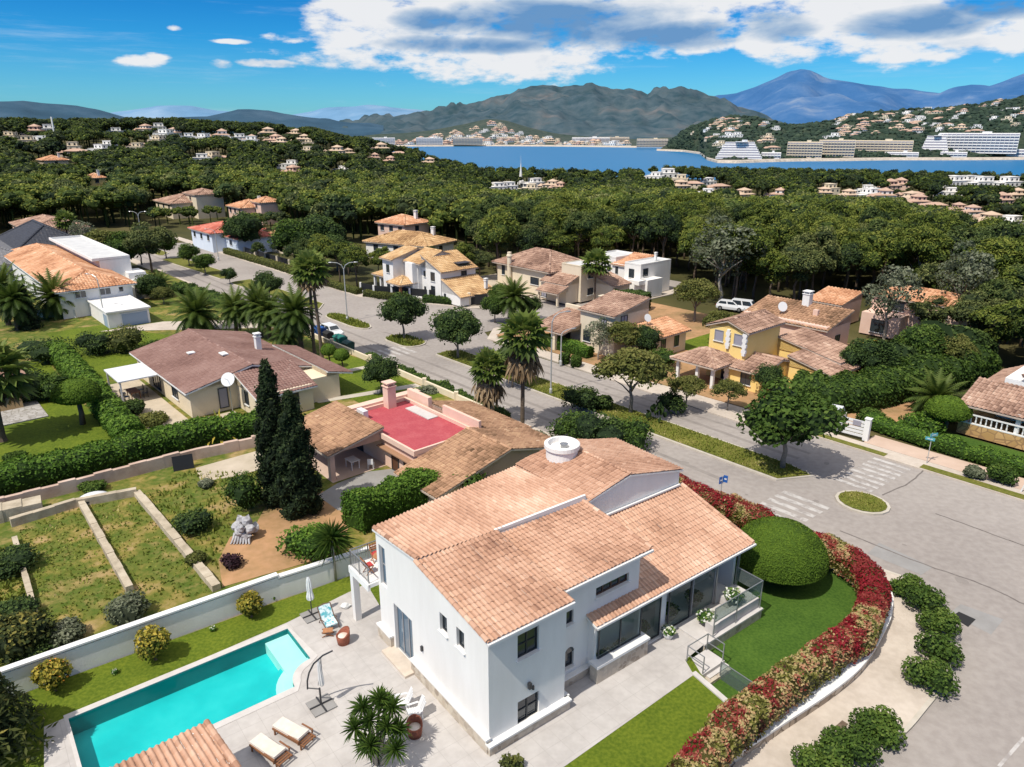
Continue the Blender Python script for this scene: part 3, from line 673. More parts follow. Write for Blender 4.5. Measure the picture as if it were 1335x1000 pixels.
    ms = nd(ns, 'ShaderNodeMapRange', interpolation_type='SMOOTHSTEP'); ms.inputs[1].default_value = .0; ms.inputs[2].default_value = .6; L.new(d, ms.inputs[0])
    # shade inside the cloud: thick parts and undersides go blue-grey
    for px, py, rx, ry in SHADED:
        a0, e0 = ae(px, py); ra = abs(ae(px + rx, py)[0] - a0); re = abs(ae(px, py - ry)[1] - e0)
        dx = M('MULTIPLY_ADD', az, 1 / ra, -a0 / ra); dy = M('MULTIPLY_ADD', el, 1 / re, -e0 / re)
        q = M('SUBTRACT', 1.0, M('MULTIPLY_ADD', dy, dy, M('MULTIPLY', dx, dx))); dark = q if dark is None else M('MAXIMUM', dark, q)
    th = M('ADD', M('MULTIPLY', M('MAXIMUM', dark, -.35), .75), M('MULTIPLY', M('SUBTRACT', no2.outputs['Fac'], .38), 1.5)); th = M('ADD', th, M('MULTIPLY', relief, 2.0))
    cr = ramp(ns, [(0, (.93, .94, .96)), (.22, (.74, .80, .88)), (.45, (.47, .60, .77)), (.85, (.16, .34, .62))]); L.new(th, cr.inputs[0])
    sc = nd(ns, 'ShaderNodeVectorMath', operation='SCALE'); sc.inputs[3].default_value = .92 / STR; L.new(cr.outputs[0], sc.inputs[0])
    # thin high veil
    n3 = ns.new('ShaderNodeTexNoise'); n3.inputs['Scale'].default_value = 3; n3.inputs['Detail'].default_value = 8; n3.inputs['Roughness'].default_value = .7
    mp = ns.new('ShaderNodeMapping'); mp.inputs['Scale'].default_value = (1, 5, 1); L.new(comb.outputs[0], mp.inputs[0]); L.new(mp.outputs[0], n3.inputs['Vector'])
    ve = nd(ns, 'ShaderNodeMapRange', interpolation_type='SMOOTHSTEP'); ve.inputs[1].default_value = .5; ve.inputs[2].default_value = .8; ve.inputs[4].default_value = .38; L.new(n3.outputs['Fac'], ve.inputs[0])
    vm = nd(ns, 'ShaderNodeMix', data_type='RGBA'); L.new(M('MULTIPLY', ve.outputs[0], M('LESS_THAN', 0.0, el)), vm.inputs[0]); L.new(tint.outputs[2], vm.inputs[6]); vm.inputs[7].default_value = (.62 / STR, .76 / STR, .9 / STR, 1)
    mx = nd(ns, 'ShaderNodeMix', data_type='RGBA'); L.new(M('MULTIPLY', ms.outputs[0], .97), mx.inputs[0]); L.new(vm.outputs[2], mx.inputs[6]); L.new(sc.outputs[0], mx.inputs[7])
    # even white added to the sky overhead, out of view, to lift the shadows
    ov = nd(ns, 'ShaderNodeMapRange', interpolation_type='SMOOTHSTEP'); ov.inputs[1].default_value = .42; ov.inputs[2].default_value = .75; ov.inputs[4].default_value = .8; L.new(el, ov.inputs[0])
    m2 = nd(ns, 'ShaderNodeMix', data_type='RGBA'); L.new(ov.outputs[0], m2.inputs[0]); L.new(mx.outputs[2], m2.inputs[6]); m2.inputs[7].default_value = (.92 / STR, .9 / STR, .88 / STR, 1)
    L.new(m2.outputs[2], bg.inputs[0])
SKYT0 = (.32, .80, 1.12); SKYT1 = (.09, .58, 1.02); SKYT2 = (.02, .40, .86)
CLOUDS = [(640, 48, 245, 64, 1.15), (470, 30, 80, 44, 1.1), (545, 76, 160, 22, 1.0), (700, 30, 200, 62, 1.2), (860, 22, 120, 52, 1.1), (905, 55, 70, 20, .8),
          (1060, 18, 120, 64, 1.1), (1200, 22, 200, 62, 1.15), (1010, 50, 70, 30, .8), (1330, 30, 120, 50, 1), (1180, 72, 150, 14, .7), (1100, 45, 130, 36, .9),
          (185, 79, 46, 12, .5), (204, 74, 26, 9, .45), (288, 85, 24, 11, .52), (362, 47, 34, 10, .42), (384, 53, 26, 8, .4), (226, 37, 17, 7, .45), (300, 54, 40, 5, .25), (770, -60, 700, 60, .9), (350, 83, 60, 8, .5)]
SHADED = [(730, 30, 190, 34), (620, 58, 120, 13), (880, 44, 110, 22), (1010, 34, 60, 22), (1200, 30, 110, 22), (1300, 10, 80, 20), (560, 25, 50, 16)]
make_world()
scene.view_settings.view_transform = 'Standard'; scene.view_settings.look = 'None'; scene.view_settings.exposure = 0; scene.view_settings.gamma = 1
scene.cycles.use_denoising = True
scene.cycles.max_bounces = 6; scene.cycles.transparent_max_bounces = 12; scene.cycles.diffuse_bounces = 3; scene.cycles.glossy_bounces = 3
scene.cycles.caustics_reflective = False; scene.cycles.caustics_refractive = False
# ---------------------------------------------------------------- ground, sea, hills
SEA = -20.0
def make_ground():
    xs = np.concatenate([np.arange(-1800, -400, 50), np.arange(-400, 400, 16), np.arange(400, 1801, 50)]); ys = np.concatenate([np.arange(-200, 0, 25), np.arange(0, 1300, 16)])
    V = np.array([(x, y, ground(x, y) - .02) for y in ys for x in xs]); w = len(xs); h = len(ys)
    i, j = np.meshgrid(np.arange(h - 1), np.arange(w - 1), indexing='ij'); a = (i * w + j).ravel()
    mb = MB(); mb.add(V, np.stack([a, a + 1, a + w + 1, a + w], 1)); struct(mb.build('ground', 'soil_wood', smooth=True))
make_ground()
def make_sea():
    m, nt, ns, L = new_mat('sea_water')
    o = ns.new('ShaderNodeOutputMaterial'); b = ns.new('ShaderNodeBsdfPrincipled'); b.inputs['Base Color'].default_value = (.010, .15, .33, 1)
    b.inputs['Roughness'].default_value = .38; b.inputs['Specular IOR Level'].default_value = .35
    tc = ns.new('ShaderNodeTexCoord'); n = ns.new('ShaderNodeTexNoise'); n.inputs['Scale'].default_value = .06; n.inputs['Detail'].default_value = 8; L.new(tc.outputs['Object'], n.inputs['Vector'])
    bp = ns.new('ShaderNodeBump'); bp.inputs['Strength'].default_value = .35; bp.inputs['Distance'].default_value = 1.5; L.new(n.outputs['Fac'], bp.inputs['Height']); L.new(bp.outputs[0], b.inputs['Normal'])
    L.new(b.outputs[0], o.inputs[0])
    mb = MB(); mb.poly([(-40000, 500, SEA), (40000, 500, SEA), (40000, 45000, SEA), (-40000, 45000, SEA)]); struct(mb.build('sea', 'sea_water'))
make_sea()
def interp(L_, x):
    if x <= L_[0][0]: return L_[0][1]
    for (a, b), (c, d) in zip(L_, L_[1:]):
        if x <= c: t = (x - a) / (c - a); return b + (d - b) * t
    return L_[-1][1]
class Hills:
    """a range of hills: foot line and crest line, both given by where they stand"""
    def __init__(s, name, sky, base, D1, mat, rough=.02, ease=1.0, zbase=SEA, rows=16, step=5, kind='structure', nscale=.01):
        s.sky, s.base, s.D1, s.zb, s.ease = sky, base, D1, zbase, ease; s.rough = rough; s.ns = nscale
        x0, x1 = sky[0][0], sky[-1][0]; cols = np.arange(x0, x1 + step, step); V = []
        for t in np.linspace(0, 1, rows):
            for px in cols: V.append(s.pos(px, t)[:])
        for px in cols: p = s.pos(px, 1.0); h = math.hypot(p.x, p.y); V.append((p.x * 1.35, p.y * 1.35, SEA - 30))
        w = len(cols); mb = MB(); n = rows + 1
        i, j = np.meshgrid(np.arange(n - 1), np.arange(w - 1), indexing='ij'); a = (i * w + j).ravel()
        mb.add(np.array(V), np.stack([a, a + 1, a + w + 1, a + w], 1)); struct(mb.build(name, mat, smooth=True))
    def pos(s, px, t):
        pyb = interp(s.base, px); b = at(px, pyb, s.zb); d0 = math.hypot(b.x, b.y); c = ray(px, interp(s.sky, px), s.D1)
        d = d0 + (s.D1 - d0) * t; hx, hy = c.x / s.D1, c.y / s.D1
        e0 = (s.zb - CAMZ) / d0; e1 = (c.z - CAMZ) / s.D1; tt = t ** s.ease
        z = CAMZ + d * (e0 + (e1 - e0) * tt)
        nz = mnoise.noise(Vector((hx * d * s.ns, hy * d * s.ns, 1.7))) + .5 * mnoise.noise(Vector((hx * d * s.ns * 2.3, hy * d * s.ns * 2.3, 5.1))) + .3 * mnoise.noise(Vector((hx * d * s.ns * 5, hy * d * s.ns * 5, 9.1)))
        z += nz * s.rough * d * min(1, t * 4) * (.3 if t > .97 else 1)
        return Vector((hx * d, hy * d, z if t > 0 else s.zb - 3))
noisy('hill_blue', [(.02, .055, .09), (.03, .075, .12), (.055, .105, .155)], .004, 8, 1)  # distance haze is put into the bluish base colours of these far hills
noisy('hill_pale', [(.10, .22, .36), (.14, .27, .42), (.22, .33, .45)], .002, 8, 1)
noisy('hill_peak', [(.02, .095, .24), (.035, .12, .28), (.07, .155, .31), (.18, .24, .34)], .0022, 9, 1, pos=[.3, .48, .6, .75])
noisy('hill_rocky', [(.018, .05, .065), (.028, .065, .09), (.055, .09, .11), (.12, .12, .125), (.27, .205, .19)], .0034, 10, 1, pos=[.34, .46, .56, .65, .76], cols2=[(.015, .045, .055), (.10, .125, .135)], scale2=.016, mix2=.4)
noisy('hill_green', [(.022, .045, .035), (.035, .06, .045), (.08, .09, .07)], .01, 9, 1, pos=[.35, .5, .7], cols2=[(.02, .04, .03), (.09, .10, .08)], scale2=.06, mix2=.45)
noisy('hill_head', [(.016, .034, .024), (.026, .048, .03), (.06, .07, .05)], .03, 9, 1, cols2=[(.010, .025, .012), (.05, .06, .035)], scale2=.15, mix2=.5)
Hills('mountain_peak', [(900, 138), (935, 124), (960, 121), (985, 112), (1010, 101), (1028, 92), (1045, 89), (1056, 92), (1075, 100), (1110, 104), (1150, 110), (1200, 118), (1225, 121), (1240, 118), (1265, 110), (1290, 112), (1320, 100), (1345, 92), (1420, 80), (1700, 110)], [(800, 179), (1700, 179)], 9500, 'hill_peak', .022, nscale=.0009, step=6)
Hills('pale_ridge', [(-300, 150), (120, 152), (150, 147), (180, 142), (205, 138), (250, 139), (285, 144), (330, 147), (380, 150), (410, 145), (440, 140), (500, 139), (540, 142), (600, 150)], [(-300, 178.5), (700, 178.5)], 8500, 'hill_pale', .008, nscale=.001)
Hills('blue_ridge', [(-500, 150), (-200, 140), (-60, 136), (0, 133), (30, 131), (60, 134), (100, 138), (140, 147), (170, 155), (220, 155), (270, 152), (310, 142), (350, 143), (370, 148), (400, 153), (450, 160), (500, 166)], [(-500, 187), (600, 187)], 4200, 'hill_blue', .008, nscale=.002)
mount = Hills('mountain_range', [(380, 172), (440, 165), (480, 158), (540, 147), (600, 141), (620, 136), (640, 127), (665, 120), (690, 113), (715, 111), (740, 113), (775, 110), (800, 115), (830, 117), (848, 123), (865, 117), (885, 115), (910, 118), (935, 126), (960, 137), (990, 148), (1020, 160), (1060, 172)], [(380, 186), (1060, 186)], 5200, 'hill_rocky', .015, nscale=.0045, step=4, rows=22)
town_hill = Hills('town_hill', [(430, 188), (460, 180), (500, 175), (540, 172), (580, 166), (610, 160), (635, 155), (660, 157), (690, 166), (730, 175), (780, 180), (840, 181), (900, 178), (960, 184)], [(430, 190.5), (960, 190.5)], 3000, 'hill_green', .004, nscale=.004, ease=.9, step=4)
headland = Hills('headland', [(860, 196), (872, 188), (886, 178), (905, 166), (925, 158), (950, 153), (975, 152), (1000, 157), (1030, 164), (1060, 162), (1090, 156), (1120, 147), (1160, 144), (1200, 143), (1250, 139), (1290, 134), (1335, 128), (1420, 120), (1600, 118)], [(860, 196.6), (880, 197), (915, 199), (924, 208), (960, 211.5), (1040, 209), (1200, 208), (1600, 206)], 1900, 'hill_head', .005, nscale=.006, ease=.8, step=4, rows=24)
# ---------------------------------------------------------------- streets and plots
def V2(l): return [Vector((p[0], p[1], 0)) for p in l]
def avp(l): return [AV(s, n) for s, n in l]
def smooth_path(pts, k=5):
    P = [Vector((p[0], p[1], 0)) for p in pts]; out = []
    for i in range(len(P) - 1):
        a, b, c, d = P[max(0, i - 1)], P[i], P[i + 1], P[min(len(P) - 1, i + 2)]
        for j in range(k):
            t = j / k; out.append(.5 * ((2 * b) + (c - a) * t + (2 * a - 5 * b + 4 * c - d) * t * t + (3 * b - a - 3 * c + d) * t ** 3))
    return out + [P[-1]]
def offset(path, d):
    out = []
    for i, p in enumerate(path):
        t = (path[min(len(path) - 1, i + 1)] - path[max(0, i - 1)]).normalized(); out.append(p + Vector((-t.y, t.x, 0)) * d)
    return out
mb = MB()
mb.sheet(avp([(-420, 42.6), (-30, 42.6), (-22, 34)]) + V2([(9, 18), (12, -12), (80, -12), (80, 60)]) + avp([(70, 61), (-28, 61), (-32, 58.5), (-70, 58.5), (-75, 61), (-76, 110), (-84, 110), (-86, 69), (-106, 60), (-420, 60)]), .02)
struct(mb.build('road', 'asphalt'))
def patch(name, pts, z, mat, kind='structure'):
    m = MB(); m.sheet(pts, z); return struct(m.build(name, mat), kind)
# repairs and seams on the carriageway
patch('asphalt_repair', [at(*p) for p in [(1131, 722), (1146, 708), (1216, 740), (1201, 750)]], .026, 'asphalt_patch')
patch('asphalt_repair', [at(*p) for p in [(1238, 800), (1252, 788), (1308, 808), (1292, 828)]], .026, 'asphalt_patch')
mb = MB()
def stripe(pts, w, z=.028, mi=0):
    P = [Vector((p[0], p[1], 0)) for p in pts]; a = offset(P, w / 2); b = offset(P, -w / 2)
    for i in range(len(P) - 1): mb.poly([(*a[i][:2], z), (*b[i][:2], z), (*b[i + 1][:2], z), (*a[i + 1][:2], z)], mi, .5) if False else mb.poly([(*b[i][:2], z), (*b[i + 1][:2], z), (*a[i + 1][:2], z), (*a[i][:2], z)], mi)
wob = lambda l, a=.05: [p + Vector((random.uniform(-a, a), random.uniform(-a, a), 0)) for p in smooth_path(l, 6)]
for l in ([at(1095, 692), at(1205, 736), at(1280, 762), at(1335, 788)], [at(1220, 670), at(1275, 690), at(1335, 712)], [at(1150, 646), at(1185, 630), at(1206, 612)], [at(560, 452), at(528, 441), at(500, 433)], [at(800, 590), at(870, 622), at(960, 668)]):
    stripe(wob(l), .12)
struct(mb.build('asphalt_seams', 'asphalt_seam'))
noisy('tyre_track', [(.22, .195, .18), (.29, .26, .235)], 1.2, 8, .95); mb = MB()
for l, w_ in (([AV(-200, 45.3), AV(-120, 45.1), AV(-60, 45.2), AV(-28, 45.0)], .5), ([AV(-200, 47.2), AV(-120, 47.0), AV(-60, 47.1), AV(-28, 46.9)], .45), ([AV(-66, 55.0), AV(-40, 55.1), AV(-26, 55.0)], .45), ([AV(-66, 56.7), AV(-40, 56.8), AV(-26, 56.7)], .4)): stripe(wob(l, .12), w_, .0235)
struct(mb.build('tyre_tracks', 'tyre_track'))
for i in range(16): p = AV(random.uniform(-26, 2), random.uniform(42, 58)) if i < 10 else AV(random.uniform(-90, -30), random.choice((45, 47, 56))); r = random.uniform(.12, .5); k = 9; patch('oil_stain', [(p.x + r * random.uniform(.6, 1.2) * math.cos(j * 2 * PI / k), p.y + r * random.uniform(.6, 1.2) * math.sin(j * 2 * PI / k)) for j in range(k)], .0245 + i * .0002, 'tyre_track')
def crossing(name, s0, s1, n0, n1, k, skew=.06):
    m = MB(); st = (n1 - n0) / k
    for i in range(k):
        a = n0 + st * i; sh = (a - n0) * skew
        m.sheet(avp([(s0 + sh, a), (s1 + sh, a), (s1 + sh, a + st * .5), (s0 + sh, a + st * .5)]), .032)
    return struct(m.build(name, 'road_paint'))
crossing('pedestrian_crossing', -22.4, -19.4, 53.4, 60.4, 8); crossing('pedestrian_crossing', -24.2, -20.6, 43.6, 49.2, 6); crossing('pedestrian_crossing', -77.2, -73.4, 43.4, 49.2, 6)
patch('manhole_cover', [at(*p) for p in [(1240, 804), (1250, 798), (1272, 808), (1262, 818)]], .034, 'tyre'); patch('drain_cover', [at(*p, .13) for p in [(1090, 946), (1098, 939), (1106, 944), (1098, 952)]], .135, 'bark')
mb = MB(); stripe([at(1302, 1000), at(1335, 962)], .14); stripe([at(645, 530), at(660, 529)], .3); struct(mb.build('road_marking', 'road_paint'))
# pavements (real kerb steps)
def slabs(name, pts, z=.12, mat='pavement', kerb=None):
    m = MB(); m.prism([(p[0], p[1]) for p in pts], -.1, z); o = struct(m.build(name, mat)); return o
slabs('pavement', avp([(-420, 41.2), (-420, 42.9), (-30, 42.9), (-30, 41.2)]))
slabs('pavement', avp([(-420, 59.5), (-106, 59.5), (-87.5, 68), (-85.5, 70), (-84.5, 74), (-84.5, 110), (-87, 110), (-87.5, 74), (-106.5, 61.5), (-420, 61.5)]))
slabs('pavement', avp([(-75.5, 110), (-75.5, 63), (-72, 59), (-32, 58.2), (-28, 60.3), (-28, 62), (-72, 60.6), (-73, 63), (-73, 110)]))
slabs('pavement', avp([(-28, 60.4), (70, 60.4), (70, 62.2), (-28, 62.2)]), .13)
slabs('footpath', avp([(-24, 62.25), (70, 62.25), (70, 64.6), (-24, 64.6)]), .13, 'path_pink')
# corner pavement round the main plot
KERB = smooth_path([AV(-30, 42.95), AV(-20, 43.2), AV(-15, 43.4), at(1200, 765), at(1235, 820), at(1243, 862), at(1231, 896), at(1207, 928), at(1183, 956), at(1135, 1000), (12.2, 20), (9, 14)], 6)
m = MB(); m.prism([(p[0], p[1]) for p in KERB] + [(4, 18), (10, 25), (17, 31), (19, 37), (12, 48)], -.1, .12); struct(m.build('pavement', 'pavement'))
m = MB(); a = KERB; b = offset(KERB, -.22)
for i in range(len(a) - 1): m.prism([(*b[i][:2],), (*a[i][:2],), (*a[i + 1][:2],), (*b[i + 1][:2],)], -.1, .135)
struct(m.build('kerb', 'kerb'))
# medians and islands with kerbs
def island(name, pts, mat='median_grass', z=.15):
    P = [Vector((p[0], p[1], 0)) for p in pts]; c = sum(P, Vector()) / len(P); m = MB()
    m.prism([(p.x, p.y) for p in P], -.1, z)
    struct(m.build('kerb', 'kerb'))
    ar = sum(P[i].x * P[(i + 1) % len(P)].y - P[(i + 1) % len(P)].x * P[i].y for i in range(len(P)))
    ins = []
    for i, p in enumerate(P):
        d = (P[(i + 1) % len(P)] - P[i - 1]).normalized(); nr = Vector((-d.y, d.x, 0)) * (1 if ar > 0 else -1); ins.append(p + nr * .22)
    m = MB(); m.sheet([(p.x, p.y) for p in ins], z + .03); struct(m.build(name, mat)); return ins
def weeds(name, poly, n, size, z, label, mat='weeds', h=.25):
    """grass tufts nobody could count"""
    P = [Vector((p[0], p[1], 0)) for p in poly]; tri = tessellate_polygon([P]); ars = [abs((P[b] - P[a]).cross(P[c] - P[a]).z) for a, b, c in tri]
    ch = rng.choice(len(tri), n, p=np.array(ars) / sum(ars)); u = rng.uniform(0, 1, (n, 2)); fl = u.sum(1) > 1; u[fl] = 1 - u[fl]
    T = np.array([[P[i][:] for i in t] for t in tri])[ch]; C = T[:, 0] + (T[:, 1] - T[:, 0]) * u[:, :1] + (T[:, 2] - T[:, 0]) * u[:, 1:]
    az = rng.uniform(0, 2 * PI, n); s = size * rng.uniform(.5, 1.4, n); side = np.stack([np.cos(az), np.sin(az), 0 * az], 1); hh = h * rng.uniform(.5, 1.4, n)
    tip = C + np.stack([-np.sin(az) * s * .4, np.cos(az) * s * .4, hh], 1); base = np.array([0, 0, z])
    V = np.stack([C - side * s[:, None] * .5, C + side * s[:, None] * .5, tip], 1).reshape(-1, 3) + base
    cl = np.array([mnoise.noise(Vector((p[0] * .45, p[1] * .45, 0))) for p in C])
    m = MB(); m.add(V, np.arange(3 * n).reshape(n, 3), 0, np.clip(.45 + cl * .6 + rng.normal(0, .15, n), 0, 1)); o = m.build(name, mat); o['kind'] = 'stuff'; o['label'] = label; return o
def rnd_end(s0, s1, n0, n1, r0=1.2, r1=1.2):
    c = (n0 + n1) / 2; w = (n1 - n0) / 2
    return avp([(s0 + r0 * (1 - math.cos(a)), c + w * math.sin(a)) for a in np.linspace(-PI / 2, PI / 2, 5)[::-1]] and
               [(s0 + r0 - r0 * math.cos(a), c - w * math.sin(a)) for a in np.linspace(PI / 2, -PI / 2, 7)] [::-1][::-1] +
               [(s1 - r1 + r1 * math.cos(a), c + w * math.sin(a)) for a in np.linspace(PI / 2, -PI / 2, 7)])
MED = [island('median_grass', avp([(-71, 51.5), (-70.5, 49.6), (-25.2, 49.75), (-23.6, 52.6), (-26, 53.3), (-70, 53.2)])),
       island('traffic_island_grass', rnd_end(-81.5, -75, 48.5, 52.2, 1.6, 1.6)), island('traffic_island_grass', rnd_end(-98, -86.8, 48.6, 51.4, 2, 3)),
       island('median_grass', avp([(-132, 49.2), (-131, 47.8), (-104, 49.3), (-102, 50.5), (-105, 52.8), (-132, 52.2)])), island('median_grass', avp([(-166, 48), (-165, 46.6), (-136, 48), (-135, 50), (-137, 51.8), (-166, 51)])),
       island('median_grass', avp([(-186, 48.5), (-185, 47), (-172, 48), (-171, 49), (-174, 51), (-186, 51)]))]
ISL = island('traffic_island_grass', [AV(-19.1 + 1.9 * math.cos(a), 51.2 + 1.75 * math.sin(a)) for a in np.linspace(0, 2 * PI, 16, endpoint=False)])
weeds('grass', MED[0], 9000, .13, .17, 'rough grass growing on the long avenue median', h=.13); weeds('grass', ISL, 900, .1, .17, 'rough grass on the small island by the crossings', h=.1)
weeds('grass', MED[1], 900, .25, .17, 'rough grass on the tree island'); weeds('grass', MED[2], 1100, .25, .17, 'rough grass on the lamp island')
# verge strips on the far side
patch('verge_grass', avp([(-27.5, 60.5), (-21.5, 60.5), (-21.5, 61.3), (-27.5, 61.3)]), .145, 'median_grass'); patch('verge_grass', avp([(-18.7, 60.5), (-10, 60.5), (-10, 61.4), (-18.7, 61.4)]), .145, 'median_grass')
# plots
PZ = .99
POOL_T = Vector((.786, .618, 0)); POOL_N = Vector((.618, -.786, 0)); PP2 = Vector((-11.91, 32.48, 0)); PP1 = Vector((-19.92, 26.17, 0))
PC = PP2 + POOL_N * 4.35
def pc(t, n): return PP2 + POOL_T * t + POOL_N * n
PLEN = (PP2 - PP1).length
arc = [PC + (-POOL_T * math.sin(a) - POOL_N * math.cos(a)) * 1.4 for a in np.linspace(0, PI / 2, 9)]
POOLP = [pc(-PLEN, 0), PP2] + arc + [pc(-PLEN, 4.35)]
MAINPLOT = V2([(-26, 25.6), (-10.35, 36.9), (-4.2, 41.2), (1, 50)]) + avp([(-40, 41.15), (-34, 41.2)]) + V2([(13.2, 46.6)])
LOWEDGE = [(8.95, 29.1), (9.9, 27.3)]
HEDGE_C = smooth_path([(10.9, 49.4), (12.2, 48.2), (13.9, 45.7), (16.1, 43.9), (18.1, 40.5), (19.7, 38.4), (20.0, 35.6), (19.2, 33.6), (18.0, 31.3), (15.8, 29.6), (12.1, 26.8), (9.4, 24.55), (6.6, 21.6), (4.5, 19)], 5)
WALL_O = smooth_path([(22.0, 37.6), (21.9, 36.2), (21.3, 34.9), (20.37, 33.45), (17.86, 30.52), (15.5, 28.57), (12.04, 26.25), (10.47, 25.2), (8.69, 24.05), (6.2, 21.6), (4.2, 19)], 4)
patch('lawn', V2([(-26, 25.6), (-10.35, 36.9), (-4.2, 41.2), (1.5, 50.5)]) + avp([(-40, 41.15)]) + V2([(8.8, 50), (6.9, 41.8), (9.2, 29.1), (9.9, 27.4), (10.4, 26.3), (5.8, 20.9), (3.4, 18), (-8, 12), (-26, 18)]), PZ, 'lawn')
m = MB(); holes = [POOLP]
bpy.data.objects.remove(bpy.data.objects['lawn'])
m.sheet(V2([(-26, 25.6), (-10.35, 36.9), (-4.2, 41.2), (1.5, 50.5)]) + avp([(-40, 41.15)]) + V2([(8.8, 50), (6.9, 41.8), (9.2, 29.1), (9.9, 27.4), (10.4, 26.3), (5.8, 20.9), (3.4, 18), (-8, 12), (-26, 18)]), PZ, 0, .5, [POOLP]); struct(m.build('lawn', 'lawn'))
patch('lower_lawn', V2([(8.8, 50), (6.5, 41), (8.6, 28.6), (10.3, 26.2)]) + [p for p in offset(HEDGE_C, .3) if p.y > 26.2][::-1], .45, 'lawn_dark')
HRZ = R(37.4); HU = Vector((math.cos(HRZ), math.sin(HRZ), 0)); HV = Vector((-HU.y, HU.x, 0)); HO = Vector((-.96, 24.36, 0))
def huv(u, v, z=0): return Vector((HO.x + HU.x * u + HV.x * v, HO.y + HU.y * u + HV.y * v, z))
DECKP = V2([(-20.75, 25.72), (-12.12, 32.98), (-8.5, 36.6)]) + [huv(1, 11.5), huv(9, 8), huv(13.0, 1.0), huv(13.0, -1.1), huv(11.1, -1.3), huv(10.6, -2.25)] + V2([(2.15, 23.56), (-3.6, 18.8), (-9, 14.5), (-17.5, 18.8), (-19.4, 23.5)])
m = MB(); m.sheet(DECKP, 1.006, 0, .5, [POOLP]); struct(m.build('paved_terrace', 'deck'))
# joints of the paving
mb = MB()
def inside(p, poly):
    c = False
    for (a, b) in zip(poly, poly[1:] + poly[:1]):
        if (a.y > p.y) != (b.y > p.y) and p.x < (b.x - a.x) * (p.y - a.y) / (b.y - a.y) + a.x: c = not c
    return c
def joints(o, e, f, n0, n1, st, m0, m1, seg=.45):
    for i in range(int((n1 - n0) / st)):
        q = n0 + st * i
        for j in range(int((m1 - m0) / seg)):
            a = o + e * q + f * (m0 + seg * j); b = a + f * seg
            if inside(a, DECKP) and inside(b, DECKP) and not inside(a, POOLP) and not inside(b, POOLP):
                s_ = e * .006; mb.poly([(*(a - s_)[:2], 1.0085), (*(a + s_)[:2], 1.0085), (*(b + s_)[:2], 1.0085), (*(b - s_)[:2], 1.0085)])
joints(HO, HU, HV, -26, 14, .9, -14, 14); joints(HO, HV, HU, -14, 14, .9, -26, 14)
plain('joint', (.36, .335, .315), .9); struct(mb.build('paving_joints', 'joint'))
# ---------------------------------------------------------------- swimming pool
pool = thing('swimming_pool', 'turquoise rectangular swimming pool with corner steps set in pale paving', 'pool', (PP2.x, PP2.y, 1.0))
def rel(l, z=None): return [Vector((p[0] - PP2.x, p[1] - PP2.y, 0)) for p in l]
noisy('pool_tile', [(.008, .43, .46), (.015, .51, .53), (.04, .58, .59)], .35, 5, .5); noisy('pool_pale', [(.62, .80, .76), (.72, .86, .82)], .8, 5, .5)
m = MB(); P = rel(POOLP); n = len(P)
m.sheet(P, -.95)
for i in range(n):
    a, b = P[i], P[(i + 1) % n]; m.poly([(a.x, a.y, -.95), (b.x, b.y, -.95), (b.x, b.y, 0.02), (a.x, a.y, 0.02)]); m.poly([(a.x, a.y, -.95), (a.x, a.y, 0.02), (b.x, b.y, 0.02), (b.x, b.y, -.95)])
m.build('basin', 'pool_tile', pool)
m = MB(); sh = [pc(-1.25, 0.01), pc(-.01, .01), pc(-.01, 2.95), pc(-1.25, 3.6)]; m.prism([(p.x, p.y) for p in rel(sh)], -.945, -.3); m.build('shelf', 'pool_pale', pool)
for k, r in enumerate((1.8, 2.2, 2.6)):
    q = [PC + (-POOL_T * math.sin(a) - POOL_N * math.cos(a)) * r for a in np.linspace(0, PI / 2, 10)]
    q2 = [PC + (-POOL_T * math.sin(a) - POOL_N * math.cos(a)) * 1.41 for a in np.linspace(PI / 2, 0, 10)]
    m = MB(); m.prism([(p.x, p.y) for p in rel(q + q2)], -.94 + k * .004, -.2 - .16 * k); m.build('step', 'pool_pale' if k < 2 else 'pool_tile', pool)
m_, nt, ns, L = new_mat('pool_water'); o_ = ns.new('ShaderNodeOutputMaterial'); tr = ns.new('ShaderNodeBsdfTransparent'); tr.inputs[0].default_value = (.74, .97, .97, 1)
gl = ns.new('ShaderNodeBsdfGlossy'); gl.inputs['Roughness'].default_value = .08; fr = ns.new('ShaderNodeFresnel'); fr.inputs[0].default_value = 1.2; mx = ns.new('ShaderNodeMixShader')
tcw = ns.new('ShaderNodeTexCoord'); nw = ns.new('ShaderNodeTexNoise'); nw.inputs['Scale'].default_value = 2.5; nw.inputs['Detail'].default_value = 3; bw = ns.new('ShaderNodeBump'); bw.inputs['Strength'].default_value = .25; bw.inputs['Distance'].default_value = .05
L.new(tcw.outputs['Object'], nw.inputs['Vector']); L.new(nw.outputs['Fac'], bw.inputs['Height']); L.new(bw.outputs[0], gl.inputs['Normal']); L.new(bw.outputs[0], fr.inputs['Normal'])
L.new(fr.outputs[0], mx.inputs[0]); L.new(tr.outputs[0], mx.inputs[1]); L.new(gl.outputs[0], mx.inputs[2]); L.new(mx.outputs[0], o_.inputs[0])
m = MB(); m.sheet(P, -.07); m.build('water', 'pool_water', pool)
m = MB(); co_ = []
ctr = sum(POOLP, Vector()) / n
outp = []
for i, p in enumerate(POOLP):
    d = (POOLP[(i + 1) % n] - POOLP[i - 1]).normalized(); outp.append(p + Vector((-d.y, d.x, 0)) * .38)
for i in range(n):
    a, b, c, d = POOLP[i], POOLP[(i + 1) % n], outp[(i + 1) % n], outp[i]
    m.prism([((q.x - PP2.x), (q.y - PP2.y)) for q in (a, b, c, d)], -.05, .03)
m.build('coping', 'coping', pool)
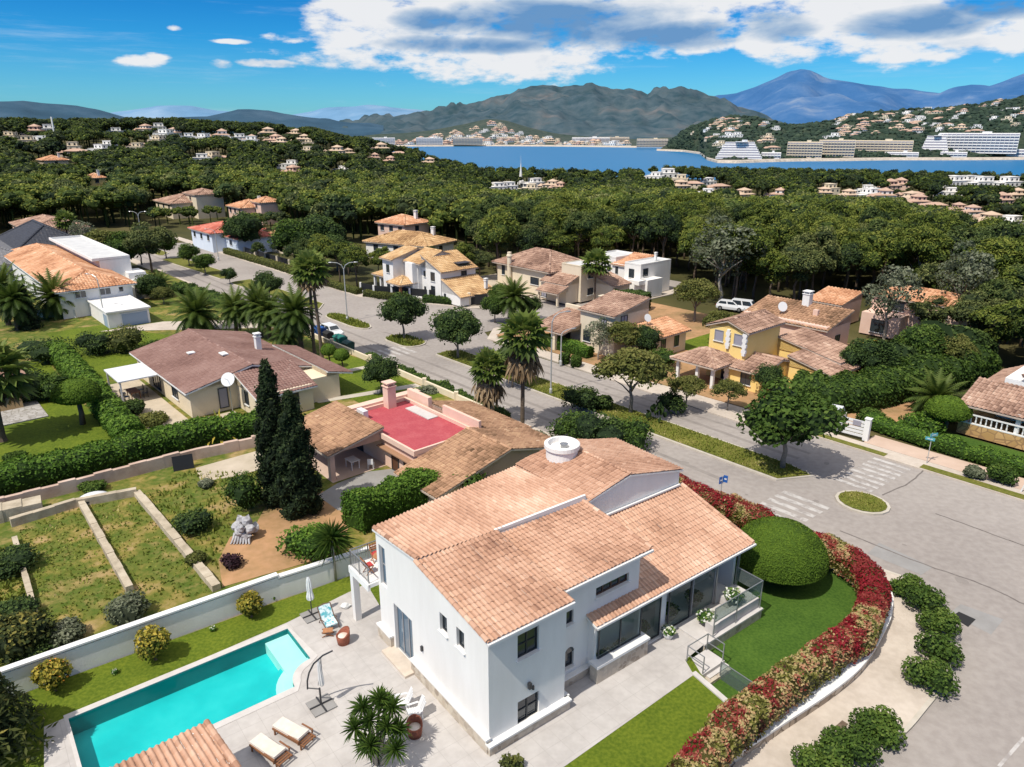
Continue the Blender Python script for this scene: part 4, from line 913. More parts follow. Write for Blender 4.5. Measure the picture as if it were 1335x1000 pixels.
# ---------------------------------------------------------------- the white villa
H = Villa('white_villa', 'large white rendered villa with salmon clay tile roofs, beside the turquoise pool', (HO.x, HO.y, 1.0), HRZ, 'stucco_white', 'tile_main', tw=.235, tl=.36, amp=.04, seg=6, frame='frame_grey')
def wall_face(mb, P, e, nrm, L_, z0, z1, ops, top=None, rev=.2, mi=0):
    """upright wall with real openings and reveals; P foot, e along, nrm outward"""
    P = Vector(P); e = Vector(e); nrm = Vector(nrm)
    xs = sorted({0, L_, *[o[0] for o in ops], *[o[1] for o in ops]}); zs = sorted({z0, z1, *[o[2] for o in ops], *[o[3] for o in ops]})
    pt = lambda a, z, d=0: P + e * a + Vector((0, 0, z)) - nrm * d
    fl = e.cross(Vector((0, 0, 1))).dot(nrm) > 0
    def q(a, b, c, d): mb.poly([a, b, c, d] if fl else [d, c, b, a], mi)
    for a0, a1 in zip(xs, xs[1:]):
        for b0, b1 in zip(zs, zs[1:]):
            if any(o[0] - 1e-6 <= a0 and a1 <= o[1] + 1e-6 and o[2] - 1e-6 <= b0 and b1 <= o[3] + 1e-6 for o in ops): continue
            q(pt(a0, b0), pt(a1, b0), pt(a1, b1), pt(a0, b1))
    if top: 
        pl = [pt(0, z1), pt(L_, z1)] + [pt(a, z) for a, z in top[::-1]]; mb.poly(pl if fl else pl[::-1], mi)
    for a0, a1, b0, b1 in ops:
        q(pt(a0, b0), pt(a0, b1), pt(a0, b1, rev), pt(a0, b0, rev)); q(pt(a1, b1), pt(a1, b0), pt(a1, b0, rev), pt(a1, b1, rev))
        q(pt(a0, b1), pt(a1, b1), pt(a1, b1, rev), pt(a0, b1, rev)); q(pt(a1, b0), pt(a0, b0), pt(a0, b0, rev), pt(a1, b0, rev))
w = H.w; X, Y = (1, 0, 0), (0, 1, 0)
A_OPS = [(6.3, 8.1, .1, 2.85), (3.1, 3.7, 3.95, 4.9), (1.75, 2.35, 3.95, 4.95), (8.72, 9.35, 3.3, 5.6)]
wall_face(w, (0, 0, 0), Y, (-1, 0, 0), 9.6, 0, 5.7, A_OPS, [(0, 5.72), (5.4, 6.62), (9.6, 6.25)], .24)
B_OPS = [(1.5, 2.65, 3.95, 5.2), (1.52, 2.72, .5, 1.75)]
wall_face(w, (0, 0, 0), X, (0, -1, 0), 4.2, 0, 5.72, B_OPS, None, .2)
wall_face(w, (4.2, 0, 0), Y, (1, 0, 0), 1.05, 0, 5.82, [])
R_OPS = [(.85, 1.4, 3.35, 4.1), (2.8, 5.0, 4.1, 4.62)]
wall_face(w, (4.2, 1.05, 0), X, (0, -1, 0), 5.75, 0, 5.84, R_OPS + [(.92, 1.5, .9, 1.75)], None, .2)
wall_face(w, (9.95, 1.05, 0), Y, (1, 0, 0), 4.35, 2.0, 5.84, [], [(0, 5.86), (4.35, 6.3)])
wall_face(w, (0, 9.6, 0), X, (0, 1, 0), 10.4, 0, 6.2, [])
# upper block over the right wing, step wall along the ridge
w.poly([(10.3, 5.4, 4.5), (17.9, 5.4, 4.5), (17.9, 5.4, 5.92), (13.58, 5.4, 6.85), (10.3, 5.4, 6.22)])
wall_face(w, (17.9, 5.4, 0), Y, (1, 0, 0), 5.5, 0, 5.85, []); w.poly([(10.4, 5.4, 3), (10.4, 11.4, 3), (10.4, 11.4, 5.9), (10.4, 5.4, 6.2)][::-1])
wall_face(w, (10.4, 11.2, 0), X, (0, 1, 0), 7.5, 0, 5.85, [])
w.box((7.3, 5.47, 6.3), (5.98, .14, .72)); w.box((10.2, 5.2, 6.05), (.22, .4, .5))
# ground floor wing: side wall, back of the veranda, pillar between the doors
w.box((6.67, .85, 1.55), (.14, .5, 3.1)); w.box((11.7, .98, 1.3), (.5, .3, 2.9)); w.box((17.9, 3.2, 1.5), (.2, 4.4, 3.0)); w.box((12.2, 2.6, 1.4), (11.2, .15, 2.8)); w.box((9.72, .8, 1.6), (.12, .3, 2.8))
w.box((12.3, 2.9, .02), (11.2, 4.6, .08))
H.done()
# stone plinth with its white ledge
p = MB(); l = MB()
for c, s_ in (((-.09, 3.1, .32), (.18, 6.36, .8)), ((-.09, 9.0, .32), (.18, 1.4, .8)), ((2.1, -.12, .18), (4.5, .24, .6)), ((4.32, .55, .18), (.24, 1.0, .6)), ((5.5, .95, .18), (2.2, .2, .6))): p.box(c, s_)
for c, s_ in (((-.12, 3.1, .75), (.26, 6.4, .1)), ((-.12, 9.0, .75), (.26, 1.46, .1)), ((2.1, -.15, .52), (4.6, .34, .09)), ((4.36, .52, .52), (.3, 1.1, .09)), ((5.5, .93, .52), (2.2, .26, .09))): l.box(c, s_)
p.box((8.15, .38, .42), (3.5, .5, 1.0)); l.box((8.15, .36, .98), (3.62, .6, .14))
pl = H.part('plinth', p, 'stone_plinth'); H.part('ledge', l, 'trim_white', pl)
d = MB(); d.box((-.3, 7.2, .06), (.75, 2.4, .16)); H.part('door_step', d, 'stone_trim')
def pane(face, c, a0, a1, z0, z1, rec, name='window', bars=1, fr='frame_dark', sill=True, mat='pane_dark', hb=0):
    f = MB(); g = MB(); b = .065
    def B(m, a, z, da, dz, off, d_=.06):
        if face == 'x': m.box((c + off, a, z), (d_, da, dz))
        else: m.box((a, c + off, z), (da, d_, dz))
    ac, zc = (a0 + a1) / 2, (z0 + z1) / 2
    B(f, a0 + b / 2, zc, b, z1 - z0, rec); B(f, a1 - b / 2, zc, b, z1 - z0, rec); B(f, ac, z1 - b / 2, a1 - a0 - 2 * b, b, rec); B(f, ac, z0 + b / 2, a1 - a0 - 2 * b, b, rec)
    for i in range(bars): B(f, a0 + (a1 - a0) * (i + 1) / (bars + 1), zc, b, z1 - z0 - 2 * b, rec)
    for i in range(hb): B(f, ac, z0 + (z1 - z0) * (i + 1) / (hb + 1), a1 - a0 - 2 * b, b * .7, rec)
    o = f.build(name, fr, H.t); B(g, ac, zc, a1 - a0 - b, z1 - z0 - b, rec + .02, .02); g.build('pane', mat, o)
    if sill: q = MB(); B(q, ac, z0 - .03, a1 - a0 + .16, .07, -.02, .16); q.build('sill', 'trim_white', o)
    return o
pane('x', 0, 6.3, 8.1, .1, 2.85, .17, 'glass_door', 2, 'frame_grey', False, 'pane_blue'); pane('x', 0, 3.1, 3.7, 3.95, 4.9, .17, bars=0); pane('x', 0, 1.75, 2.35, 3.95, 4.95, .17, bars=0)
pane('x', 0, 8.72, 9.35, 3.3, 5.6, .17, 'balcony_door', 0, 'frame_grey', False, 'pane_blue', 1)
pane('y', 0, 1.5, 2.65, 3.95, 5.2, .14, bars=1, hb=1); pane('y', 0, 1.52, 2.72, .5, 1.75, .14, bars=1, hb=1)
pane('y', 1.05, 5.05, 5.6, 3.35, 4.1, .14, bars=0); pane('y', 1.05, 5.12, 5.7, .9, 1.75, .14, 'arched_window', 0)
o = pane('y', 1.05, 7.0, 9.2, 4.1, 4.62, .14, bars=3, fr='frame_brown')
# arch over the small window
q = MB(); n = 9; vs = [(5.41 + .29 * math.cos(PI * i / (n - 1)), 1.043, 1.75 + .3 * math.sin(PI * i / (n - 1))) for i in range(n)]; q.poly(vs[::-1]); q.build('window_arch', 'pane_dark', H.t)
# glazed bay, doors and veranda front
pane('y', .5, 6.75, 9.7, 1.06, 3.02, 0, 'bay_window', 1, 'frame_dark', False, 'glass_clear'); pane('y', .72, 9.85, 11.4, .12, 2.75, 0, 'glass_door', 0, 'frame_dark', False, 'glass_clear'); pane('y', .72, 12.0, 13.8, .12, 2.75, 0, 'glass_door', 0, 'frame_dark', False, 'glass_clear')
pane('y', .72, 13.9, 15.8, .12, 2.75, 0, 'glass_panel', 0, 'frame_grey', False, 'glass_clear')
for u_ in (17.85, 15.9): q = MB(); q.bar((u_, .72, 0), (u_, .72, 2.9), .1); H.part('veranda_post', q, 'metal_grey')
q = MB(); q.bar((6.6, .55, 3.02), (17.95, .55, 3.02), .1, .16); q.box((12.3, .3, 3.02), (11.9, .1, .12)); H.part('veranda_beam', q, 'frame_grey')
# roofs (world heights minus the plot level)
S3 = H.k
def roof(planes, capl=(), mat='tile_main', tone=0., gutter=True):
    mb = MB()
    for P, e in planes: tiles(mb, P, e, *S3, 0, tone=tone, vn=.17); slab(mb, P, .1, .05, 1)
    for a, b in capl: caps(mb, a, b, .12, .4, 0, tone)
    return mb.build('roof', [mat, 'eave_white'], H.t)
roof([([(-.2, -.25, 5.8), (4.45, -.25, 5.8), (4.45, 5.4, 6.66), (-.2, 5.4, 6.66)], X)], [((-.14, -.2, 5.86), (-.14, 5.4, 6.7))], tone=-.03)
roof([([(4.45, .45, 5.9), (10.15, .45, 5.9), (10.15, 5.42, 6.36), (4.45, 5.42, 6.36)], X)], [((10.1, .5, 5.94), (10.1, 5.4, 6.4))], tone=-.01)
roof([([(-.1, 5.4, 6.72), (10.45, 5.4, 6.42), (10.45, 11.6, 6.02), (-.1, 9.75, 6.32)], X)], [((.0, 5.45, 6.74), (.0, 9.7, 6.36))], tone=.1)
roof([([(10.3, 5.28, 6.28), (13.58, 5.28, 6.94), (13.58, 11.3, 6.92), (10.3, 11.6, 6.05)], Y), ([(13.58, 5.28, 6.94), (18.1, 5.28, 5.94), (18.2, 11.0, 5.94), (13.58, 11.3, 6.92)], Y)], [((13.58, 5.3, 6.96), (13.58, 11.2, 6.94))], tone=.06)
roof([([(10.0, .3, 3.15), (18.6, .3, 3.15), (18.3, 5.4, 4.86), (10.0, 5.4, 4.86)], X), ([(6.4, .3, 3.15), (10.0, .3, 3.15), (10.0, 1.05, 3.4), (6.4, 1.05, 3.4)], X)], [((18.5, .35, 3.22), (18.2, 5.4, 4.92))], tone=.12)
q = MB(); q.bar((-.2, -.3, 5.72), (4.4, -.3, 5.72), .1); q.bar((4.5, .4, 5.82), (10.1, .4, 5.82), .1); q.bar((6.4, .25, 3.07), (18.6, .25, 3.07), .1); q.bar((10.9, 5.3, 4.98), (17.9, 5.3, 4.98), .12, .1); H.part('gutter', q, 'eave_white')
# round white chimney drum
q = MB(); q.lathe([(.95, -.5), (.95, .38), (1.07, .45), (1.07, .7), (.96, .76), (.84, .74), (.8, .42), (0, .38)], 28, (12.6, 10.0, 6.75)); ch = H.part('round_chimney', q, 'stucco_white')
q = MB(); q.lathe([(.2, .4), (.2, .6), (.26, .62), (0, .66)], 12, (12.75, 10.0, 6.75)); q.build('vent', 'metal_grey', ch)
# wall lamps and vent pipe
for y, z in ((5.35, 1.9),): q = MB(); q.box((-.06, y, z), (.1, .12, .26)); H.part('wall_lamp', q, 'metal_dark')
q = MB(); q.box((2.1, -.1, 2.4), (.14, .14, .3)); q.box((2.32, -.06, 2.15), (.08, .08, .2)); H.part('wall_lamp', q, 'metal_dark')
# balcony
b = MB(); b.box((.85, 10.65, 3.19), (2.8, 2.1, .22)); b.box((.85, 11.75, 3.11), (2.94, .16, .4)); b.box((-.55, 10.63, 3.1), (.14, 2.06, .38)); bo = H.part('balcony', b, 'stucco_white')
for u in (-.42, 2.1):
    q = MB(); q.box((u, 11.62, 1.45), (.34, .34, 2.9)); q.build('pillar', 'stucco_white', bo)
q = MB()
for a, c in (((-.5, 9.7), (-.5, 11.75)), ((-.5, 11.75), (2.25, 11.75)), ((2.25, 11.75), (2.25, 9.7))):
    q.bar((*a, 4.25), (*c, 4.25), .045); q.bar((*a, 3.42), (*c, 3.42), .03)
    k = int(math.dist(a, c) / .14)
    for i in range(k + 1): t = i / k; x, y = a[0] + (c[0] - a[0]) * t, a[1] + (c[1] - a[1]) * t; q.bar((x, y, 3.3), (x, y, 4.25), .05 if i % 7 == 0 else .018)
q.build('railing', 'metal_grey', bo)
# terrace at the veranda end: stone base, white parapet ledge, glass balustrade
q = MB(); q.box((15.2, -.3, -.27), (4.9, 1.8, .55)); tb = H.part('terrace_base', q, 'stone_plinth')
q = MB(); q.box((15.2, -.3, .05), (5.0, 1.9, .1)); q.box((15.6, -.75, .38), (4.0, .5, .56)); q.box((17.4, .1, .38), (.5, 1.2, .56)); q.box((16.6, .2, .4), (1.0, .7, .5)); q.build('terrace_slab', 'coping', tb)
q = MB(); g = MB()
for u, v in ((13.5, -1.1), (15.4, -1.1), (17.55, -1.1), (17.55, .6)): q.bar((u, v, .1), (u, v, 1.85), .05)
q.bar((13.5, -1.1, 1.85), (17.55, -1.1, 1.85), .045); q.bar((17.55, -1.1, 1.85), (17.55, .6, 1.85), .045); q.bar((13.5, -1.1, 1.0), (17.55, -1.1, 1.0), .03)
ro = q.build('balustrade', 'metal_grey', H.t); g.box((15.5, -1.1, 1.42), (3.95, .012, .78)); g.box((17.55, -.25, 1.42), (.012, 1.6, .78)); g.build('glass', 'rail_glass', ro)
# ---------------------------------------------------------------- garden steps and edging
st = thing('garden_steps', 'white stone garden steps with a metal handrail beside the front lawn', 'steps', huv(11.9, -1.9, .45), HRZ)
q = MB(); q.box((0, 0, .2), (1.7, 1.1, .5)); q.box((.2, -.62, .1), (1.5, .3, .3)); q.build('tread', 'coping', st)
q = MB(); q.box((0, -.2, .1), (1.74, 1.5, .16)); q.build('base', 'stone_plinth', st)
q = MB()
for x, y in ((-.8, .5), (-.8, -.5), (.75, .5), (.75, -.5)): q.bar((x, y, .4), (x, y, 1.45), .045)
for z in (1.45, .95): q.bar((-.8, .5, z), (-.8, -.5, z), .04); q.bar((.75, .5, z), (.75, -.5, z), .04)
q.bar((-.8, .5, 1.45), (.75, .5, 1.45), .04); q.build('handrail', 'metal_grey', st)
q = MB(); a, b = Vector((8.85, 29.15, 0)), Vector((10.3, 26.6, 0)); q.bar((a.x, a.y, .75), (b.x, b.y, .75), .28, .62); o = q.build('lawn_edging_wall', 'coping'); tag(o, 'low white edging wall between the front lawn and the lower lawn', 'wall')
gf = thing('glass_fence', 'clear glass panel fence between the garden steps and the red hedge', 'fence', huv(11.95, -3, .45), HRZ)
q = MB(); q.box((0, -.9, .5), (.012, 2.2, 1.0)); q.build('glass_panel', 'rail_glass', gf); q = MB(); q.bar((0, .2, 1.0), (0, -2.0, 1.0), .04); q.bar((0, .2, 0), (0, .2, 1), .05); q.bar((0, -2, 0), (0, -2, 1), .05); q.build('fence_frame', 'metal_grey', gf)
# boundary wall beside the pool lawn
bw_ = thing('boundary_wall', 'long white garden wall with stepped coping behind the pool lawn', 'wall', (-15.4, 33.78, 1.0))
pts = [(-27.5, 24.6, 2.45), (-13.15, 35.3, 2.45), (-13.15, 35.3, 2.3), (-9.6, 37.6, 2.3), (-4.5, 41.1, 2.3)]
q = MB(); c = MB()
for a, b in ((pts[0], pts[1]), (pts[2], pts[3]), (pts[3], pts[4])):
    z = a[2]; A0, B0 = (a[0] + 15.4, a[1] - 33.78), (b[0] + 15.4, b[1] - 33.78)
    q.bar((*A0, z / 2 - .7), (*B0, z / 2 - .7), .22, z - .8); c.bar((*A0, z - .95), (*B0, z - .95), .36, .1)
q.build('wall', 'stucco_white', bw_); c.build('coping', 'trim_white', bw_)
# retaining wall of the street corner
rw = thing('retaining_wall', 'curved rubble stone retaining wall with white coping under the red hedge', 'wall', (15.5, 28.57, 0))
def strip_wall(m, path, d0, d1, z0, z1, o):
    a = offset(path, d0); b = offset(path, d1)
    for i in range(len(path) - 1):
        m.prism([(p.x - o[0], p.y - o[1]) for p in (a[i], a[i + 1], b[i + 1], b[i])], z0, z1)
q = MB(); strip_wall(q, WALL_O, .08, -.5, -.1, .58, (15.5, 28.57)); q.build('stone_face', 'stone_rubble', rw)
q = MB(); strip_wall(q, WALL_O, .14, -.45, .58, .70, (15.5, 28.57)); q.build('coping', 'trim_white', rw)
q = MB(); strip_wall(q, WALL_O, -.5, -.75, -.1, 1.15, (15.5, 28.57)); q.build('upper_wall', 'stucco_white', rw)
# ---------------------------------------------------------------- plots of the neighbours
def plot(name, pts, z, mat, kind='structure'):
    m = MB(); m.prism([(p[0], p[1]) for p in pts], -.1, z); return struct(m.build(name, mat), kind)
plot('garden_ground', avp([(-150, 41.1), (-40.2, 41.1)]) + V2([(1, 50), (-4.2, 41.2), (-10.35, 36.9), (-26, 25.6), (-48, 10), (-80, 30)]) + avp([(-150, 0)]), .88, 'rough_grass')
patch('bare_soil', [at(*p, .9) for p in [(290, 765), (440, 722), (470, 650), (420, 640), (395, 655), (352, 650), (330, 690), (300, 700), (285, 730)]], .9, 'dirt')
patch('concrete_drive', [at(*p, .9) for p in [(414, 646), (440, 665), (475, 668), (520, 640), (556, 628), (522, 610), (480, 615), (440, 630)]], .905, 'asphalt_patch')
patch('gravel_yard', [at(*p, .9) for p in [(255, 610), (345, 585), (352, 600), (340, 612), (300, 622), (262, 628)]], .9, 'gravel')
patch('garden_lawn', avp([(-76, 33), (-58, 33), (-56, 40.4), (-76, 40.4)]), .9, 'lawn'); patch('garden_lawn', avp([(-97, 4), (-63, 4), (-63, 12.5), (-97, 13)]), .9, 'lawn'); patch('garden_lawn', avp([(-110, 15.5), (-83.5, 15.5), (-83.5, 20), (-92, 30), (-110, 22)]), .9, 'lawn')
patch('garden_path', avp([(-63.5, 30), (-62.6, 30), (-60, 40.4), (-61.2, 40.4)]), .905, 'kerb'); patch('garden_path', avp([(-70.5, 34.5), (-69.5, 34.5), (-69, 40.4), (-70, 40.4)]), .905, 'kerb')
patch('patio', avp([(-82, 14.8), (-65, 15.6), (-64.2, 23), (-66, 23), (-66, 19), (-82, 19)]), .905, 'gravel'); patch('driveway', avp([(-106.3, 21), (-106.3, 29), (-98, 40.5), (-92, 40.5)]), .91, 'pavement')
plot('garden_ground', avp([(-72.5, 61), (-52, 61), (-28.5, 62.2), (-26, 66), (-30, 92), (-72.5, 92)]), .2, 'dirt'); plot('garden_ground', avp([(-106, 62), (-88, 69), (-87, 110), (-106, 110)]), .25, 'gravel')
patch('garden_lawn', avp([(-54, 74), (-46, 74), (-46, 84), (-54, 84)]), .22, 'lawn'); patch('garden_lawn', avp([(-24, 65.4), (-4, 65.4), (-4, 70), (-24, 70)]), .22, 'lawn_dark'); patch('bare_soil', avp([(-30, 66), (-21, 66), (-21, 80), (-30, 80)]), .21, 'dirt')
def av_villa(name, label, s0, n0, z, *a, **k): return Villa(name, label, AV(s0, n0, z), AVA, *a, **k)
def posts(V, pts, z0, z1, w=.3, mat=None, name='pillar'):
    for x, y in pts: q = MB(); q.box((x, y, (z0 + z1) / 2), (w, w, z1 - z0)); q.build(name, mat or V.wm, V.t)
def dark_back(V, x0, x1, y, z0, z1, mat='pane_dark'): pass
# ---- mauve roofed bungalow
B = av_villa('bungalow', 'cream bungalow with wide mauve brown tile roof and a white canopy at its side', -83, 19.4, .9, 'stucco_cream', 'tile_mauve', tw=.3, tl=.36, amp=.035, seg=3)
B.box(0, 16.4, 0, 11.8, 0, 2.75); B.box(15.5, 21.5, 4.4, 9.6, 0, 2.5); B.roof(gable(0, 16.4, 0, 11.8, 2.75, 4.1, 'x', .5, .55), eave='eave_white')
B.box(7.5, 20, 9.2, 13.2, 0, 2.4); B.roof(shed(16.5, 21.4, 4.3, 9.7, 2.45, 3.75, 'x-', .4, .3), eave='eave_white'); B.roof(shed(8, 20, 11.9, 14.2, 2.4, 2.95, 'y-', .4, .3), eave='eave_white')
B.win('y-', 0, 6.5, .3, 2.2, 2.4, 'glass_door', bars=2, sill=False); B.win('y-', 0, 12.2, .9, 2.1, 1.6); B.win('x+', 16.4, 3.0, .3, 2.3, .9, 'door', 'shutter_grey', 0, sill=False); B.win('y-', 4.4, 18.6, .9, 2.2, .8)
B.win('x+', 21.5, 7.6, .9, 2.0, 1.1); B.chimney(9.5, 9.6, 3.2, 4.6, .55, 'trim_white')
for c_, s_ in (((7.4, 3.4, 3.62), (.7, .7, .12)), ((11.6, 5.2, 4.12), (1.1, .6, .12))): q = MB(); q.box(c_, s_); B.part('skylight', q, 'trim_white')
B.done()
d = thing('satellite_dish', 'large white satellite dish on a mast beside the mauve bungalow roof', 'satellite dish', AV(-65.2, 22.6, .9)); q = MB(); q.bar((0, 0, 0), (0, 0, 3.3), .07); q.build('mast', 'metal_grey', d)
q = MB(); n = 16; q.lathe([(0, 0), (.4, .015), (.66, .05), (.66, .07)], n); o = q.build('dish', 'metal_white', d); o.location = (0, -.1, 3.45); o.rotation_euler = (R(62), 0, R(-8))
q = MB(); q.bar((0, -.1, 3.4), (-.05, -.75, 3.75), .03); q.build('feed_arm', 'metal_grey', d)
c = thing('canopy', 'white flat canopy on posts over the patio beside the bungalow', 'canopy', AV(-76.8, 17.2, .9), AVA)
q = MB(); q.box((0, 0, 2.4), (5.2, 3.6, .12)); q.build('cover', 'metal_white', c)
for x in (-2.4, 2.3):
    q = MB(); q.bar((x, -1.6, 0), (x, -1.6, 2.36), .14); q.build('post', 'metal_white', c)
q = MB(); q.bar((-2.5, -1.65, 2.27), (2.5, -1.65, 2.27), .1, .16); q.build('beam', 'metal_white', c)
patch('porch_floor', avp([(-53.5, 22.9), (-46.2, 22.7), (-46.2, 27.5), (-53.5, 27.5)]), .908, 'path_pink')
# ---- pink house with the red roof terrace
P = av_villa('terrace_house', 'pink house with red painted roof terrace and old brown tile roofs', -53, 22.8, .9, 'stucco_pink', 'tile_old', tw=.3, tl=.36, amp=.05, seg=3)
P.box(1, 11.3, 4.6, 10.8, 0, 2.45); P.flat(1, 11.3, 4.3, 10.4, 2.48, .32, 'stucco_pink', 'roof_red', 'roof_terrace')
P.box(11.2, 16.2, 3.0, 15, 0, 1.75); P.roof(gable(11.5, 16.2, 2.9, 15.2, 1.75, 3.3, 'x', .4, .3, .52)); P.roof(shed(3.5, 11.3, 11.0, 15.6, 1.7, 2.9, 'y-', .3, .2))
P.box(6.6, 11.4, 10.35, 10.6, 2.4, 3.6); P.box(1.0, 4.2, 10.6, 11.0, 0, 3.5); P.box(.2, 1.0, 4.6, 12, 0, 3.0)
P.roof(shed(-.7, 6.6, 0, 4.6, 2.3, 3.3, 'y+', .35, .2)); posts(P, [(6.3, .15), (-.5, .15)], 0, 2.3, .4)
q = MB(); q.box((8.6, 4.35, 1.7), (4.6, .5, .1)); P.part('tiled_canopy', q, 'tile_old'); P.win('y-', 4.6, 8.2, 0, 1.6, 1.0, 'door', 'shutter_brown', 0, sill=False); P.win('y-', 4.6, 9.8, .6, 1.6, .8, pane='shutter_brown')
P.win('x+', 16.2, 6.0, .9, 1.6, .6, 'shutter', 'shutter_brown', 0, 'frame_brown'); P.win('x+', 16.2, 7.0, .9, 1.6, .6, 'shutter', 'shutter_brown', 0, 'frame_brown')
P.chimney(1.6, 8.4, 2.4, 4.4, .8); P.win('y-', 4.6, 2.5, 0, 2.0, 1.6, 'doorway', 'pane_dark', 0, sill=False)
q = MB(); q.box((2.3, 5.3, 2.9), (1.1, .45, .7)); P.part('air_conditioner', q, 'metal_white'); q = MB(); q.box((4.6, 9.6, 2.56), (3.4, 1.0, .08)); P.part('step', q, 'coping'); P.done()
# ---- white house with blue garage doors
G_ = av_villa('garage_house', 'white house with orange tile roof above a pale blue double garage', -140, 15, .6, 'stucco_white', 'tile_orange', tw=.42, tl=.5, amp=.06, seg=3)
G_.box(-22, 23, 4, 13.4, 0, 4.4); G_.roof(hip(-22, 23, 4, 13.4, 4.4, 6.0, .6), eave='eave_white'); G_.box(-22, 10, 12.5, 17, 0, 6.0); G_.flat(-22, 10, 11.5, 17, 6.0, .35, 'stucco_white', 'roof_grey'); G_.win('y-', 4, 4, 1, 2.6, 1.6); G_.win('y-', 4, -6, 1, 2.6, 1.6)
G_.box(23, 33, 7.4, 12.6, 0, 2.5); G_.flat(22.9, 33.4, 7.2, 12.8, 2.5, .1, 'eave_white', 'eave_white', 'garage_roof'); G_.win('x+', 33, 10.7, 0, 2.1, 3.4, 'garage_door', 'garage_blue', 0, 'frame_white', False); G_.win('y-', 7.4, 31.8, 0, 2.1, 2.0, 'garage_door', 'garage_blue', 0, 'frame_white', False)
for a in (6.6, 9.8): G_.win('x+', 23, a, 2.95, 4.0, 1.5, fr='frame_white')
G_.win('x+', 23, 11.9, 3.1, 3.9, .7, fr='frame_white', bars=0); G_.win('y-', 4, 18.5, 1, 2.6, 1.4); G_.win('y-', 4, 14, 1, 2.6, 1.4)
G_.done()
T_ = av_villa('annexe', 'small white flat roofed annexe with a rubble stone end wall behind the garage', -134, 30.5, .4, 'stucco_white'); T_.box(0, 10, 0, 3.6, 0, 3.0); T_.flat(0, 10, 0, 3.6, 3.0, .2); T_.box(2, 6, .4, 3.0, 3.0, 4.0)
q = MB(); q.box((10.08, 1.8, 1.6), (.16, 3.7, 3.2)); T_.part('stone_wall', q, 'stone_grey'); T_.done()
K = av_villa('slate_house', 'big white house with black slate hipped roofs at the left edge of the photo', -196, 8, .2, 'stucco_blue', 'slate', tw=.6, tl=.5, amp=.03, seg=2)
K.box(0, 40, 0, 14, 0, 3.8); K.roof(hip(6, 40, 0, 15, 3.8, 7.2, .7), 'slate_light'); K.box(8, 30, 14, 25, 0, 4.4); K.roof(hip(8, 32, 13, 26, 4.4, 8.2, .6), 'slate'); K.win('x+', 40, 6, .8, 2.4, 3.0, bars=2); K.win('x+', 40, 11, .8, 2.4, 1.6)
q = MB(); q.box((33, 9, 5.6), (1.6, 1.2, 1.2)); K.part('dormer', q, 'slate'); K.chimney(14, 6, 6, 8.4, 1.0); K.done()
O = av_villa('ochre_house', 'ochre house corner with a shaded porch behind the tall palm at the left edge', -95, -3, .9, 'stucco_ochre', 'tile_brown', tw=.4, tl=.5, amp=.06, seg=3)
O.box(0, 13, 0, 11, 0, 3.0); O.roof(hip(0, 14.6, 0, 11.6, 3.0, 4.4, .5)); O.win('x+', 13, 8.6, .2, 2.4, 2.6, 'porch_opening', 'pane_dark', 0, 'stucco_ochre', False); O.box(13, 15, 4, 11.2, 0, .7); posts(O, [(14.6, 11)], 0, 3, .35)
q = MB(); q.box((16.4, 8, .05), (5.5, 9, .1)); O.part('paving', q, 'stone_grey'); O.done()
# ---- white two storey villa at the side street
W = av_villa('two_storey_villa', 'white two storey villa with several stepped ochre tile roofs behind a black fence', -105.2, 64.0, .3, 'stucco_white', 'tile_ochre', tw=.42, tl=.5, amp=.06, seg=3)
W.box(0, 3.1, 0, 9, 0, 6.0); W.roof(gable(0, 3.1, 0, 9.5, 6.0, 7.3, 'x', .5, .3)); W.box(3.1, 7, 2.2, 10, 0, 5.7); W.roof(gable(3.3, 8, 2.2, 10.5, 5.7, 7.2, 'x', .4, .1)); W.box(4.9, 6.9, 1.2, 3, 0, 5.6)
W.box(6.9, 12.1, 3, 10, 0, 4.9); W.roof(shed(6.9, 12.1, 3, 10, 4.9, 6.9, 'x-', .5, .25)); W.box(12.1, 16.8, 3.2, 10, 0, 1.6); W.roof(shed(12.1, 16.8, 3.2, 10, 1.6, 3.6, 'x-', .4, .2))
W.box(-4.2, 0, 3, 8.6, 0, 2.6); W.roof(shed(-4.2, 0, .6, 8.6, 2.6, 3.7, 'y+', .3, .2)); posts(W, [(-4, .8), (-2.1, .8)], 0, 2.6, .35); W.roof(hip(3.2, 6.6, -1.0, 2.2, 2.5, 3.4, .3)); posts(W, [(6.3, -.8)], 0, 2.5, .35, 'wood_brown')
for z in (.9, 3.6): W.win('y-', 0, 1.6, z, z + 1.3, .9)
W.win('y-', 2.2, 4.3, 3.7, 4.9, .9, fr='frame_white'); W.win('y-', 3, 7.8, 3.4, 4.3, .5, bars=0); W.win('y-', 3, 10, 3.0, 4.4, 1.1); W.win('y-', 3, 10, .5, 2.2, 1.1); W.win('y-', 3, 7.8, .9, 1.8, .5, bars=0); W.win('x+', 12.1, 7.6, 3.6, 4.6, 1.1); W.win('x+', 3.1, 1.1, 1, 1.9, .5, bars=0)
W.win('y-', 3.2, 12.9, .5, 1.4, .5, bars=0); W.chimney(16.2, 8.8, 2, 3.2, .45); q = MB(); q.box((11, 8, 5.55), (1.8, 2.6, .1)); o = W.part('solar_panel', q, 'metal_dark'); W.done()
